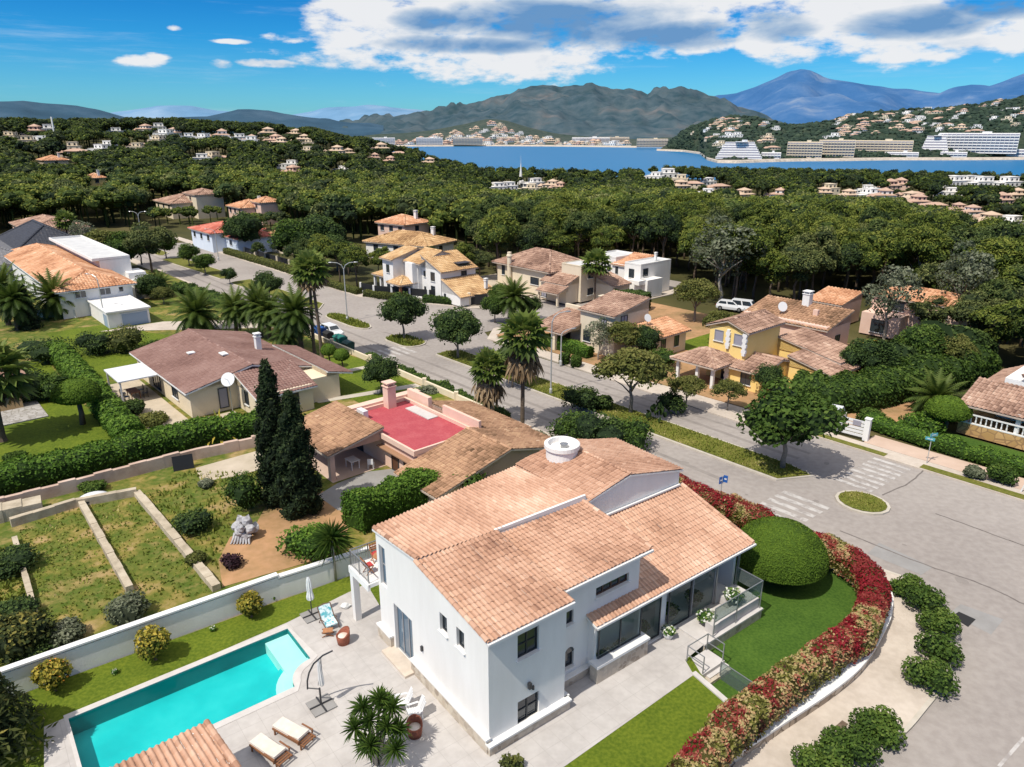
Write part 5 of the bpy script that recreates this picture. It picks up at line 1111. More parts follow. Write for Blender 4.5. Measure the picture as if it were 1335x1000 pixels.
def fence(name, label, pts, z0, h, slat, wall=0, post=2.5, pm='stucco_white', wm='stucco_white', pw=.3, group=None, thick=.06):
    o = Vector((pts[0][0], pts[0][1], z0)); t = thing(name, label, 'fence', o, 0, group)
    a, b = MB(), MB()
    P_ = []
    for p, q in zip(pts, pts[1:]):
        p = Vector((p[0] - o.x, p[1] - o.y, 0)); q = Vector((q[0] - o.x, q[1] - o.y, 0))
        if wall: b.bar(p + Vector((0, 0, wall / 2 - .05)), q + Vector((0, 0, wall / 2 - .05)), .24, wall + .1)
        if slat: a.bar(p + Vector((0, 0, (wall + h) / 2 + .02)), q + Vector((0, 0, (wall + h) / 2 + .02)), thick, h - wall - .04)
        k = max(1, int((q - p).length / post)); P_ += [p.lerp(q, i / k) for i in range(k)]
    P_.append(q)
    if slat: a.build('panel', slat, t)
    if wall: b.build('base_wall', wm, t)
    if pm:
        for p in P_: m = MB(); m.box((p.x, p.y, h / 2), (pw, pw, h + .1)); m.build('post', pm, t)
    return t
fence('panel_fence', 'black panel fence on a low white wall round the two storey villa', avp([(-108, 61.2), (-104.5, 61.6), (-90, 69.6)]), .2, 1.7, 'black_sheet', .5, 3.2)
g = thing('driveway_gate', 'black sliding gate between pale gateposts beside the two storey villa', 'gate', AV(-87.6, 70.3, .2), AVA + .9); q = MB(); q.box((0, 0, .9), (2.6, .06, 1.6)); q.build('gate_panel', 'black_sheet', g)
for x in (-1.6, 1.6): q = MB(); q.box((x, 0, 1.0), (.45, .45, 2.0)); q.build('gatepost', 'stucco_cream', g)
# ---- beige villas
V = av_villa('beige_villa', 'beige villa with brown hipped roof and a round white chimney near the pines', -97, 81, .3, 'stucco_beige', 'tile_brown', tw=.45, tl=.55, amp=.07, seg=3)
V.box(0, 13, 1, 10.5, 0, 4.5); V.roof(hip(0, 13, 1, 10.5, 4.5, 6.6, .7)); V.box(14.5, 18.8, 2.2, 6.5, 0, 5.6); V.flat(14.5, 18.8, 2.2, 6.5, 5.6, .15, 'stucco_beige', 'roof_grey'); V.box(12.5, 18.2, -.4, 3, 0, 3.1); V.roof(shed(12.6, 18.3, -.4, 3.2, 3.1, 4.5, 'y+')); V.roof(shed(14, 18.6, -2.6, -.4, 2.1, 2.9, 'y+')); posts(V, [(14.2, -2.4), (18.3, -2.4)], 0, 2.1, .3)
V.win('y-', 1, 9.5, 1.6, 2.8, 2.0); V.win('y-', 1, 1.6, 2.2, 3.9, .8); V.win('y-', -.4, 13.2, .4, 2.2, 1.2, 'door', 'shutter_grey'); V.win('x+', 18.8, 4.4, 3.6, 4.8, 1.3); V.win('x+', 18.8, 4.4, .9, 2.0, 1.3)
q = MB(); q.lathe([(.38, 0), (.38, 5.6), (.5, 5.6), (.5, 5.75), (.36, 6.0), (.36, 6.3), (0, 6.4)], 14, (3.6, .6, 0)); V.part('round_chimney', q, 'stucco_beige'); V.box(18.8, 23, 5, 9, 0, 2.9); V.roof(shed(18.8, 23, 5, 9, 2.9, 4.0, 'x-')); V.done()
V = av_villa('beige_villa', 'beige villa by the avenue with a shaded porch and an orange roofed side wing', -60.6, 64.6, .2, 'stucco_beige', 'tile_brown', tw=.42, tl=.5, amp=.065, seg=3)
V.box(0, 5.6, 0, 6.2, 0, 5.2); V.roof(shed(0, 5.6, 0, 6.2, 5.2, 6.5, 'y+', .4, .2)); V.box(-5, 0, .5, 6, 0, 2.7); V.roof(shed(-5, 0, -3.0, 2.8, 2.5, 3.9, 'y+', .3, .2)); posts(V, [(-4.7, -2.8), (-1.6, -2.8)], 0, 2.5, .4); V.box(-5.4, -1, 2.8, 3.2, 2.6, 4.4); V.box(5.6, 9, 3.2, 9.5, 0, 2.7); V.roof(shed(5.6, 9, 2.6, 9.6, 2.7, 3.6, 'x-', .5, .3), 'tile_orange')
V.win('y-', 0, 1.2, 1.2, 2.6, 1.2); V.win('y-', 0, 3.9, 3.4, 4.5, .9, pane='shutter_grey'); V.win('x+', 5.6, 1.6, 3.4, 5.0, 1.2, 'door', 'shutter_grey'); V.win('x+', 9, 5, .8, 2.2, .9); V.win('y-', .5, -2.8, .1, 2.2, 1.4, 'doorway', 'pane_dark', 0, sill=False); V.win('x+', 9, 7.6, .8, 2.2, .9)
V.chimney(-.4, 4.5, 3.5, 5.6, .8); V.done()
d = thing('satellite_dish', 'white satellite dish on the back of the beige villa by the avenue', 'satellite dish', AV(-54.2, 69.6, 2.9)); q = MB(); q.lathe([(0, 0), (.3, .015), (.5, .04), (.5, .06)], 14); o = q.build('dish', 'metal_white', d); o.location = (0, -.1, 1.6); o.rotation_euler = (R(65), 0, R(30)); q = MB(); q.bar((0, 0, 0), (0, 0, 1.6), .08); q.build('mast', 'metal_grey', d)
V = av_villa('white_villa', 'bright white villa with curved walls half hidden behind hedges below the pines', -88, 95, .2, 'stucco_white', 'tile_orange', tw=.5, tl=.6, amp=.07, seg=3)
V.box(0, 6, 2, 9, 0, 5.8); V.box(6, 11, 1, 8, 0, 5.0); V.roof(shed(5.8, 11, 1, 8, 4.9, 6.4, 'y+')); V.box(11, 15, -1.2, 8, 0, 5.9); V.box(15, 17, -1.5, 3, 0, 3.4); V.box(10.5, 15.5, -3.5, -1.2, 0, 2.9); V.box(14, 16.5, -3.4, -1.2, 2.6, 3.4); V.win('x+', 15, .2, 3.7, 5.2, 1.5); V.win('y-', 1, 7.2, 3, 4.4, .7, bars=0); V.win('y-', 1, 9.6, 2.6, 4.4, .8, bars=0); V.win('y-', 2, 4.4, 3, 4.4, .7, bars=0); V.win('y-', -1.2, 12.8, 3.3, 5, 1.3)
V.flat(0, 6, 2, 9, 5.8, .3); V.flat(11, 15, -1.2, 8, 5.9, .25); V.chimney(13.5, 5, 6, 7.2, .4); V.done(); V.t.scale = (.86, .86, .86)
# ---- yellow house
Y_ = av_villa('yellow_house', 'yellow house with white quoins and many low brown tile roofs by the avenue', -46, 64, .2, 'stucco_yellow', 'tile_brown', tw=.4, tl=.5, amp=.065, seg=3)
Y_.box(2, 6.5, 3.6, 10.4, 0, 5.9); Y_.roof(gable(2, 6.5, 3.6, 10.4, 5.9, 6.7, 'y', .4, .3)); Y_.roof(hip(.4, 5.4, -.2, 4.4, 2.6, 3.6, .4)); posts(Y_, [(.7, .1), (3.2, .1), (5.1, .1)], 0, 2.6, .32, 'trim_white'); Y_.box(5.3, 9.6, 2.4, 8.6, 0, 2.3); Y_.roof(gable(5.3, 9.6, 2.2, 8.8, 2.3, 3.2, 'x', .35, .3))
Y_.box(9.4, 14.6, 7, 12.4, 0, 2.3); Y_.roof(shed(9.6, 14.6, 6.9, 12.4, 2.3, 3.4, 'x-', .35, .2)); Y_.box(6.5, 13.5, 10.4, 15.5, 0, 2.8); Y_.roof(shed(6.5, 13.5, 10.3, 15.6, 2.8, 4.2, 'x-', .35, .2)); Y_.win('y-', 3.6, 3.2, 4.2, 5.4, 1.1, 'shutter', 'shutter_grey', 0, 'frame_grey'); Y_.win('y-', 3.6, 5.6, 4.2, 5.4, 1.1, 'shutter', 'shutter_grey', 0, 'frame_grey')
Y_.win('y-', 2.4, 7.6, .6, 2.0, 1.2); Y_.win('x+', 14.6, 10, .1, 1.9, 2.4, 'garage_door', 'frame_brown', 0, 'frame_brown', False); Y_.win('x+', 9.6, 5.6, .9, 1.9, .7); Y_.win('y-', 3.6, 4.4, .1, 2.1, 1.0, 'doorway', 'pane_dark', 0, sill=False)
for x, y, z0, z1 in ((4.4, 3.5, 3.6, 5.8), (6.4, 3.5, 3.2, 5.8), (9.7, 7.4, 0, 2.3), (5.35, 2.3, 0, 2.5)):
    q = MB()
    for i in range(int((z1 - z0) / .3)): q.box((x, y, z0 + .15 + i * .3), (.34 + .18 * (i % 2), .3, .301))
    Y_.part('quoin', q, 'trim_white')
Y_.done()
Y2 = av_villa('rear_house', 'low house with mottled old tile roof and white chimney behind the yellow house', -48, 82.5, .2, 'stucco_pink', 'tile_old', tw=.45, tl=.55, amp=.07, seg=3, tone=-.05)
Y2.box(-1, 10, 0, 6, 0, 4.0); Y2.roof(shed(-1, 10, 0, 6, 3.8, 5.2, 'y+', .4, .3)); Y2.chimney(4.6, 5.2, 4.4, 6.4, .9, 'trim_white'); q = MB(); q.box((7.0, 3.0, 4.8), (.6, .5, .7)); Y2.part('roof_vent', q, 'stucco_pink'); Y2.win('x+', 10, 3, 1.4, 2.6, 1.2); Y2.done()
d = thing('satellite_dish', 'round white satellite dish on the old tile roof behind the yellow house', 'satellite dish', AV(-44.8, 84.2, 4.1)); q = MB(); q.lathe([(0, 0), (.4, .015), (.62, .05), (.62, .07)], 14); o = q.build('dish', 'metal_white', d); o.location = (0, -.1, 1.2); o.rotation_euler = (R(70), 0, R(10)); q = MB(); q.bar((0, 0, 0), (0, 0, 1.2), .08); q.build('mast', 'metal_grey', d)
# ---- house at the right edge
Rr = av_villa('porch_house', 'house with a balustraded porch over an ochre stone base at the right edge', -19.4, 70.6, .2, 'stucco_white', 'tile_brown', tw=.36, tl=.5, amp=.06, seg=3)
Rr.box(1.8, 16, 3.8, 13, 0, 3.2); Rr.roof(shed(.2, 16, .2, 4.4, 2.95, 4.2, 'y+', .5, .5)); Rr.roof(shed(-.2, 1.6, 4.4, 13, 3.2, 4.1, 'x+', .4, .1)); Rr.box(3.4, 16, 5.2, 13, 3, 5.4); Rr.roof(hip(3.4, 17, 5.2, 13, 5.3, 7.0, .5)); Rr.box(1.6, 3.4, 5.0, 12.6, 3, 4.5)
posts(Rr, [(.5, .3), (4.4, .3), (9, .3)], 1.2, 2.95, .34); Rr.win('y-', 3.8, 4.6, 1.3, 2.7, 2.2, bars=2); Rr.win('y-', 3.8, 9, 1.3, 2.8, 2.4, bars=2); Rr.win('y-', 5.2, 6, 3.7, 4.7, 1.4, 'shutter', 'trim_white', 0, 'frame_white')
q = MB(); q.box((8, 2, .55), (16, 4, 1.1)); sb = Rr.part('stone_base', q, 'stone_ochre'); q = MB(); q.bar((0, .1, 1.95), (16, .1, 1.95), .2, .12); q.bar((0, .1, 1.14), (16, .1, 1.14), .22, .1)
for i in range(40):
    if i % 10: q.lathe([(.05, 1.18), (.075, 1.35), (.045, 1.55), (.07, 1.8), (.05, 1.9)], 6, (.1 + i * .4, .1, 0))
q.bar((.05, .1, 1.95), (.05, 3.8, 1.95), .2, .12); q.build('balustrade', 'trim_white', sb); Rr.chimney(5.5, 7.2, 5.6, 7.6, .6); Rr.done()
# ---- far pink villa in the pines and the houses up the avenue
F_ = av_villa('pink_villa', 'pale pink two storey villa half hidden among the pines on the right', -49, 99, .2, 'stucco_pink', 'tile_orange', tw=.5, tl=.6, amp=.07, seg=3)
F_.box(0, 5, 0, 6, 0, 3.2); F_.roof(shed(0, 5, 0, 6, 3.2, 4.2, 'y+')); F_.box(8, 19, 2, 8, 0, 4.9); F_.roof(hip(8, 19, 2, 8, 4.9, 6.0, .3)); F_.box(8, 13, -.5, 2, 0, 2.9); F_.win('y-', 2, 11.4, 3.2, 4.6, 1.8); F_.win('y-', 2, 17, 3.2, 4.4, 1.3); F_.win('y-', 2, 17, .8, 2.2, 2.0); F_.win('y-', -.5, 10.5, .5, 2.2, 2.2); F_.win('x+', 19, 5, .8, 2.0, 1.2); F_.done()
HOUSEPX = []
def simple(name, label, px, py, rz, w, d, h, wall, tile, zR=1.6, two=None, nw=3, z=None):
    p = at(px, py, .2); c_ = Vector((p.x + math.cos(rz) * w / 2 - math.sin(rz) * d / 2, p.y + math.sin(rz) * w / 2 + math.cos(rz) * d / 2)); HOUSEPX.append((c_.x, c_.y, ground(p.x, p.y) + h * .45, w * 1.1)); p.z = ground(p.x, p.y) if z is None else z; V = Villa(name, label, p, rz, wall, tile, tw=.6, tl=.7, amp=.08, seg=2)
    V.box(0, w, 0, d, -1, h); V.roof(hip(0, w, 0, d, h, h + zR, .5))
    for i in range(nw): V.win('y-', 0, w * (i + .5) / nw, h - 1.9, h - .7, 1.2)
    V.win('x+', w, d / 2, h - 1.9, h - .7, 1.2)
    if two: x0, x1, y0, y1, h2 = two; V.box(x0, x1, y0, y1, -1, h2); V.roof(hip(x0, x1, y0, y1, h2, h2 + 1.2, .4)); V.win('y-', y0, (x0 + x1) / 2, h2 - 1.8, h2 - .7, 1.3)
    V.chimney(w * .8, d * .7, h + .3, h + zR + .7, .7, 'stucco_white'); V.done(); return V
simple('tiled_house', 'white bungalow with ochre hipped roof directly behind the two storey villa', 478, 334, AVA + .35, 16, 10, 3.6, 'stucco_white', 'tile_ochre', 1.8)
simple('tiled_house', 'white house with bright red tile roofs beside the upper avenue', 252, 320, AVA, 13, 12, 4.4, 'stucco_blue', 'tile_red', 1.5, (12, 20, 3, 12, 3.6))
simple('tiled_house', 'house with pale orange roof and white side wing right of the red roofed one', 346, 325, AVA + .1, 10, 9, 3.6, 'stucco_cream', 'tile_orange', 1.6, (10, 17, 2, 9, 3.0))
simple('tiled_house', 'pink and beige house with a tall roof among trees above the red roofed house', 206, 284, AVA, 15, 12, 4, 'stucco_cream', 'tile_brown', 1.8, (9, 19, 6, 14, 6.4))
simple('tiled_house', 'salmon tiled house half hidden behind trees right of the pink and beige one', 300, 290, AVA, 10, 9, 4.5, 'stucco_pink', 'tile_orange', 1.6, (8, 14, 4, 10, 6))
simple('tiled_house', 'low brown roofed house at the far left below the slate roofs level', 20, 312, AVA, 22, 12, 4, 'stucco_pink', 'tile_brown', 1.8)
simple('tiled_house', 'orange tower like house peeping over the trees behind the white bungalow', 494, 318, AVA + .2, 9, 8, 5.5, 'stucco_pink', 'tile_orange', 1.5)
simple('tiled_house', 'small cream pavilion house in the trees left of the upper avenue', 118, 272, AVA, 5, 5, 7, 'stucco_yellow', 'tile_orange', 1.2, nw=1)
simple('tiled_house', 'low orange house in the dark trees far left of the avenue', 58, 252, AVA, 12, 9, 4, 'stucco_cream', 'tile_orange', 1.6)
# ---------------------------------------------------------------- hedge round the street corner
def photinia(C, va):
    out = []
    for c, v in zip(C, va):
        n = .5 + .62 * mnoise.noise(Vector((c[0] * .55, c[1] * .55, c[2] * .4))) + .5 * mnoise.noise(Vector((c[0] * 1.9 + 9, c[1] * 1.7, c[2] * 1.5)))
        w = Vector((c[0] + PHC.x, c[1] + PHC.y, 0)); k = math.exp(-((w - Vector((19.9, 35.2, 0))).length / 2.5) ** 2)
        x = n * .7 + (v - .5) * .26 + .08 + .14 * sstep(29, 34, w.y)
        if random.random() < .09: x = random.uniform(.36, .56)
        out.append(min(1, max(0, (.5 + (x - .5) * 1.25) * (1 - k) + k * (random.uniform(.7, 1) if c[2] > .8 else random.uniform(.1, .8)))))
    return np.array(out)
PHC = sum(HEDGE_C, Vector()) / len(HEDGE_C)
HEDGE_L = []
for i_, p_ in enumerate(HEDGE_C):
    q_ = HEDGE_C[min(len(HEDGE_C) - 1, i_ + 1)] - HEDGE_C[max(0, i_ - 1)]; q_.normalize(); HEDGE_L.append(p_ + Vector((-q_.y, q_.x, 0)) * (-.32 + .85 * math.exp(-((p_ - Vector((19.9, 36.2, 0))).length / 4.2) ** 2)))
hedge('photinia_hedge', 'red and cream leaved hedge curving round the street corner above the stone wall', HEDGE_L, 1.35, 1.5, 25000, .15, 'leaf_photinia', .85, vfun=photinia, hvar=.07)
# clipped dome
def topiary(label, loc, rx, rz, zc, tr, n=5000, leaf=.16, mat='leaf_topiary', th=None, name='topiary_tree', group=None, low=.55):
    global rng
    rng = np.random.default_rng(int(abs(loc[0] * 37 + loc[1] * 11)) + 5)
    t = thing(name, label, 'topiary', loc, 0, group); m = MB()
    m.tube([(0, 0, -.1), (.08, 0, zc * .4), (-.04, .05, zc * .9)], [tr * 1.2, tr, tr * .8], 8); m.build('trunk', 'bark', t, True)
    m = MB(); V, F_ = ico(4); zz = np.where(V[:, 2] < 0, V[:, 2] * low, V[:, 2]); V = np.stack([V[:, 0] * rx, V[:, 1] * rx, zc + zz * rz], 1) ; m.add(V * np.array([.97, .97, 1]) , F_, 0, .3)
    d = unit(rng.normal(0, 1, (n, 3))); p = np.stack([d[:, 0] * rx, d[:, 1] * rx, zc + np.where(d[:, 2] < 0, d[:, 2] * low, d[:, 2]) * rz], 1)
    leaves(m, p, d, leaf, .6, .5, 0, np.clip(.5 + .18 * d[:, 2] + rng.normal(0, .08, n), 0, 1)); m.build('crown', mat, t); return t
topiary('huge clipped dome of green foliage on the lower lawn inside the red hedge', (15.9, 37.9, .45), 2.75, 2.25, 1.5, .3, 22000, .1, low=.2)
# clipped bushes at the kerb
for i, (px, py, r, h, lab) in enumerate([(1180, 775, .95, 1.1, 'small round green bush at the top end of the kerbside row by the red hedge'), (1203, 795, 1.0, 1.2, 'round green kerbside bush, second from the top of the row by the red hedge'), (1220, 825, 1.0, 1.3, 'green kerbside bush in the middle of the row by the red hedge'), (1222, 858, 1.0, 1.3, 'green kerbside bush, fourth down the row by the red hedge'), (1208, 893, 1.1, 1.45, 'tall dark green bush at the lower end of the kerbside row'),
                                          (1142, 960, 1.0, 1.3, 'round bush alone beside the drain cover on the corner pavement'), (1105, 985, 1.1, 1.2, 'spreading green bush on the corner pavement below the stone wall'), (1070, 1005, 1.1, 1.1, 'green bush cut off by the bottom edge below the stone wall')]):
    shrub('bush', lab, at(px, py, .12), (r, r, h * .62), 1500, .17, 'leaf_green', 'bushes on the corner pavement', 'bush', 3, 40 + i)
# orange trees of the pool lawn
for i, (px, py, r, lab) in enumerate([(328, 804, .75, 'small yellow leaved citrus tree by the white wall nearest the umbrella'), (203, 860, .95, 'round citrus tree in the middle of the pool lawn'), (73, 900, .85, 'citrus tree with orange fruit at the left end of the pool lawn')]):
    global_r = np.random.default_rng(60 + i); rng = global_r; t = thing('citrus_tree', lab, 'tree', at(px, py, 1.0), i, 'citrus trees on the pool lawn'); m = MB(); m.tube([(0, 0, -.1), (.03, .02, .5), (0, 0, 1.0)], [.08, .06, .04], 6); m.build('trunk', 'bark', t)
    m = MB(); blob(m, (0, 0, r * 1.15), (r * .8, r * .8, r * .8), 350, .2, .7, 1, vb=.45, vr=.5)
    for a in range(4): blob(m, (math.cos(a * 1.6) * r * .4, math.sin(a * 1.6) * r * .4, r * (1.0 + .25 * (a % 2))), r * .55, 170, .2, .6, 1, vb=.62, vr=.5)
    m.build('crown', 'leaf_yellow', t)
    m = MB()
    for k in range(14): d = unit(rng.normal(0, 1, (1, 3)))[0]; V, F_ = ico(1); m.add(V * .05 + d * r * .8 + np.array([0, 0, r * 1.1]), F_)
    if i == 2: plain('fruit', (.75, .28, .03), .5); m.build('fruit', 'fruit', t)
for k, (px, py) in enumerate([(278, 822), (357, 781), (150, 878)]): shrub('seedling', ['tiny white flowered plant on the pool lawn left of the yellow citrus', 'tiny plant on the pool lawn beside the closed umbrella', 'tiny plant on the pool lawn between two citrus trees'][k], at(px, py, 1.0), (.18, .18, .15), 60, .1, 'flower_white', None, 'plant', 1, 70 + k)
# yuccas
def yucca(label, loc, stems, trunk_mat='bark_pale', L=.75, n=70):
    t = thing('yucca', label, 'yucca', loc); m = MB()
    for x, y, z, bx, by in stems: m.tube([(bx, by, -.1), (bx * .7 + x * .3, by * .7 + y * .3, z * .5), (x, y, z)], [.09, .07, .055], 6)
    m.build('trunk', trunk_mat, t, True)
    for x, y, z, bx, by in stems: m = MB(); rosette(m, (x, y, z), n, L, .035, lo=-.7); m.build('leaf_head', 'leaf_yucca', t)
    return t
yucca('many headed yucca growing on the paved pool terrace', at(492, 994, 1.0), [(-.5, .3, 2.6, -.1, .1), (.15, .6, 2.75, 0, .1), (.7, .4, 2.5, .1, 0), (-.75, -.2, 2.0, -.1, 0), (-.15, -.1, 2.3, 0, 0), (.55, -.2, 2.1, .1, 0), (1.0, .0, 1.75, .1, .1), (-.1, -.6, 1.5, 0, -.1), (.9, -.6, 1.3, .15, -.1), (.3, .9, 2.3, .1, .1), (-.35, -.3, 1.2, 0, 0)], L=.68)
yucca('tall single trunk yucca with a wide spiky head beside the balcony', at(438, 757, 1.0), [(0, 0, 2.9, 0, 0), (-.1, .1, 2.6, 0, 0)], L=1.35, n=110)
shrub('shrub', 'large bushy shrub behind the white wall beside the tall yucca', at(405, 722, .9), (1.7, 1.5, 1.2), 1800, .22, 'leaf_bright', None, 'shrub', 4, 80)
shrub('shrub', 'small spiky plant at the foot of the villa, cut by the bottom edge', at(668, 1003, 1.0), (.45, .45, .4), 220, .16, 'leaf_olive', None, 'plant', 2, 81)
hedge('hedge', 'tall bright green hedge between the villa and the grey driveway', [at(462, 690, .9), at(500, 670, .9), at(572, 650, .9), at(600, 630, .9)], 2.0, 2.3, 4200, .2, 'leaf_bright', .88, seed=82, hvar=.1)
shrub('shrub', 'glossy upright laurel bush between the villa roof and the old brown roof', AV(-37.2, 26.5, .9) + Vector((1.6, 1.2, 0)), (1.5, 1.4, 1.75), 1500, .24, 'leaf_green', None, 'shrub', 4, 83)
# conifer at the lower left corner
def conifer(label, loc, h, r, mat='leaf_cypress', n=2600, seed=1, size=.3, name='conifer'):
    global rng
    rng = np.random.default_rng(seed); t = thing(name, label, 'tree', loc); m = MB(); m.tube([(0, 0, -.2), (0, 0, h * .6)], [.18, .06], 6); m.build('trunk', 'bark', t)
    m = MB(); k = 9
    for i in range(k):
        z = h * (.08 + .86 * i / k); rr = r * (1 - i / k) ** .8 + .15
        for j in range(5): a = j * 1.257 + i; blob(m, (math.cos(a) * rr * .55, math.sin(a) * rr * .55, z), (rr * .5, rr * .5, h / k * .8), n // (k * 5), size, .75, 1, vb=.4, asp=.35, lump=.2)
    m.build('crown', mat, t); return t
varmat('leaf_cypress_gold', [(0, (.010, .018, .006)), (.5, (.03, .045, .012)), (.8, (.10, .11, .025)), (1, (.26, .22, .05))], .85, .1, transl=.15)
rng = np.random.default_rng(90); t = thing('conifer', 'dark feathery conifer in the lower left corner beside the white wall', 'tree', at(-18, 985, 1.0)); m = MB(); m.tube([(0, 0, -.2), (0, 0, 3.4)], [.2, .06], 7); m.build('trunk', 'bark', t); m = MB()
blob(m, (0, 0, 2.0), (1.5, 1.5, 2.0), 900, .3, .85, 2, cvar=.05, asp=.3)
for i in range(520):
    f_ = rng.uniform(0, 1); az = rng.uniform(0, 6.28); z = .25 + 4.6 * f_; rr = 2.5 * (1 - f_) ** .7 + .2; k = 9; tt = np.linspace(.35, 1, k)[:, None]; d_ = np.array([math.cos(az), math.sin(az), 0]); P_ = np.array([0, 0, z]) + d_ * rr * tt + np.array([0, 0, 1.0]) * (.45 * tt - .75 * tt * tt) + rng.normal(0, .05, (k, 3))
    leaves(m, P_, np.array([0, 0, 1.0]) + d_ * .6 + np.zeros((k, 3)), .36, .3, .5, 0, np.clip(.15 + .55 * tt[:, 0] ** 3 + rng.normal(0, .12, k), 0, 1))
m.build('crown', 'leaf_cypress_gold', t); shrub('shrub', 'dark low conifer bush at the left edge below the garden lots', at(15, 850, .9), (2.0, 1.6, 1.2), 1800, .25, 'leaf_cypress_gold', None, 'shrub', 4, 91)
# ---------------------------------------------------------------- the rough gardens
def wallbar(name, label, pts, z0, h, w, mat='stone_trim', cat='wall'):
    o = Vector((*pts[0][:2], z0)); m = MB()
    for p, q in zip(pts, pts[1:]):
        a = Vector((p[0] - o.x, p[1] - o.y, 0)); b = Vector((q[0] - o.x, q[1] - o.y, 0)); k = max(1, int((b - a).length / 1.1))
        for i in range(k):
            hh = h * random.uniform(.88, 1.06); c, d = a.lerp(b, i / k), a.lerp(b, (i + 1) / k); m.bar((c.x, c.y, hh / 2 - .1), (d.x, d.y, hh / 2 - .1), w * random.uniform(.92, 1.08), hh + .2)
    x = m.build(name, mat, None, loc=o); return tag(x, label, cat)
noisy('wall_old', [(.30, .25, .18), (.46, .39, .29), (.56, .49, .38)], 1.0, 8, .95, .4, 12); noisy('wall_pink', [(.42, .29, .23), (.54, .40, .32), (.60, .47, .39)], .7, 8, .95, .3, 12)
wallbar('garden_wall', 'low stone wall between the two long grassy garden lots', [at(105, 656, .9), at(170, 772, .9)], .88, .42, .42, 'wall_old'); wallbar('garden_wall', 'low stone wall running beside the bare brown earth', [at(179, 645, .9), at(283, 770, .9)], .88, .42, .5, 'wall_old')
wallbar('garden_wall', 'low stone wall at the left side of the grassy lots', [at(20, 705, .9), at(55, 832, .9)], .88, .4, .3, 'wall_old'); wallbar('garden_wall', 'pale stone wall closing the far end of the grassy lots', [at(15, 686, .9), at(100, 660, .9), at(179, 645, .9)], .88, .6, .4, 'wall_old')
wallbar('garden_wall', 'long pink rendered wall under the green hedge', [AV(-58.3, -3), AV(-57.6, 8), AV(-57.4, 16.5), AV(-56.5, 22)], .88, .95, .35, 'wall_pink'); wallbar('garden_wall', 'broken pink block wall and rubble at the left end of the lots', [AV(-56.6, 1), AV(-56.0, 5.5)], .88, .9, 1.4, 'wall_old')
o = MB().box((0, 0, .55), (1.5, .08, 1.15)).build('metal_sheet', 'black_sheet', None, loc=at(240, 612, .9)); o.rotation_euler = (R(-18), 0, AVA + PI / 2 - .25); tag(o, 'black sheet leaning on the pink wall under the hedge', 'panel')
LOTS = [[at(*p, .9) for p in q] for q in ([(25, 690), (105, 660), (170, 775), (60, 845)], [(110, 660), (178, 650), (280, 772), (178, 790)], [(185, 645), (240, 615), (350, 615), (300, 690), (285, 745)], [(-40, 720), (20, 712), (50, 835), (-40, 850)])]
weeds('weed', LOTS[0], 1100, .16, .88, 'weeds over the wide grassy lot', h=.13); weeds('weed', LOTS[1], 800, .16, .88, 'weeds over the narrow grassy lot', h=.13); weeds('weed', LOTS[2], 700, .2, .88, 'weeds round the shrubs beside the bare earth', h=.25); weeds('weed', LOTS[3], 900, .25, .88, 'weeds in the lot at the left edge', h=.25)
GARD = [(250, 692, 1.15, .9, 'leaf_dark', 'dark fig bush beside the low stone wall'), (318, 665, 1.3, 1.6, 'leaf_green', 'upright leafy bush at the foot of the cypresses'), (166, 808, 1.1, .8, 'leaf_grey', 'grey green bush against the white wall between the lots'), (85, 835, .9, .6, 'leaf_grey', 'pale grey bush in front of the wide grassy lot'), (12, 745, 1.4, .8, 'leaf_dark', 'dark bush on the low wall at the left edge'), (12, 810, 1.3, .6, 'leaf_dark', 'dark spreading bush at the left corner of the lots'), (45, 850, 1.2, .5, 'leaf_dark', 'low dark bush against the left end of the white wall'), (268, 612 + 22, .5, .3, 'leaf_grey', 'small dry bush in front of the black sheet'), (255, 735, .55, .4, 'leaf_olive', 'small weedy shrub by the end of the stone wall'), (120, 640, .9, .4, 'leaf_green', 'low creeper bush beside the parked white car')]
for i, (px, py, r, h, mt, lab) in enumerate(GARD): shrub('shrub', lab, at(px, py, .9), (r, r, h), 1300, .18, mt, None, 'shrub', 4, 100 + i, lump=.2)
varmat('leaf_purple', [(0, (.008, .004, .006)), (.5, (.03, .012, .018)), (1, (.07, .03, .04))], .8, 0); shrub('shrub', 'round dark purple bush on the bare earth', at(302, 738, .9), (.6, .6, .5), 600, .16, 'leaf_purple', None, 'shrub', 3, 120)
t = thing('stone_rockery', 'grey weathered rock pile with root like stones on the bare earth', 'rockery', at(320, 700, .9)); rng = np.random.default_rng(121)
noisy('rock_grey', [(.22, .21, .22), (.40, .39, .40), (.50, .49, .49)], 3, 6, .9, .5, 8)
for i in range(12):
    V, F_ = ico(2); a = i * 2.4; q = .25 + .35 * (i % 3) / 2; m = MB(); m.add(V * (1 + rng.normal(0, .16, (len(V), 1))) * np.array([.32, .3, .34]) * rng.uniform(.7, 1.2) + np.array([math.cos(a) * q, math.sin(a) * q, .25 + .9 * (1 - i / 12)]), F_); m.build('stone', 'rock_grey', t)
for i in range(7): m = MB(); m.tube([(-.5 + i * .16, -.35, .5), (-.55 + i * .17, -.65, .2), (-.62 + i * .2, -.95, .02)], [.1, .08, .05], 6); m.build('root', 'rock_grey', t)
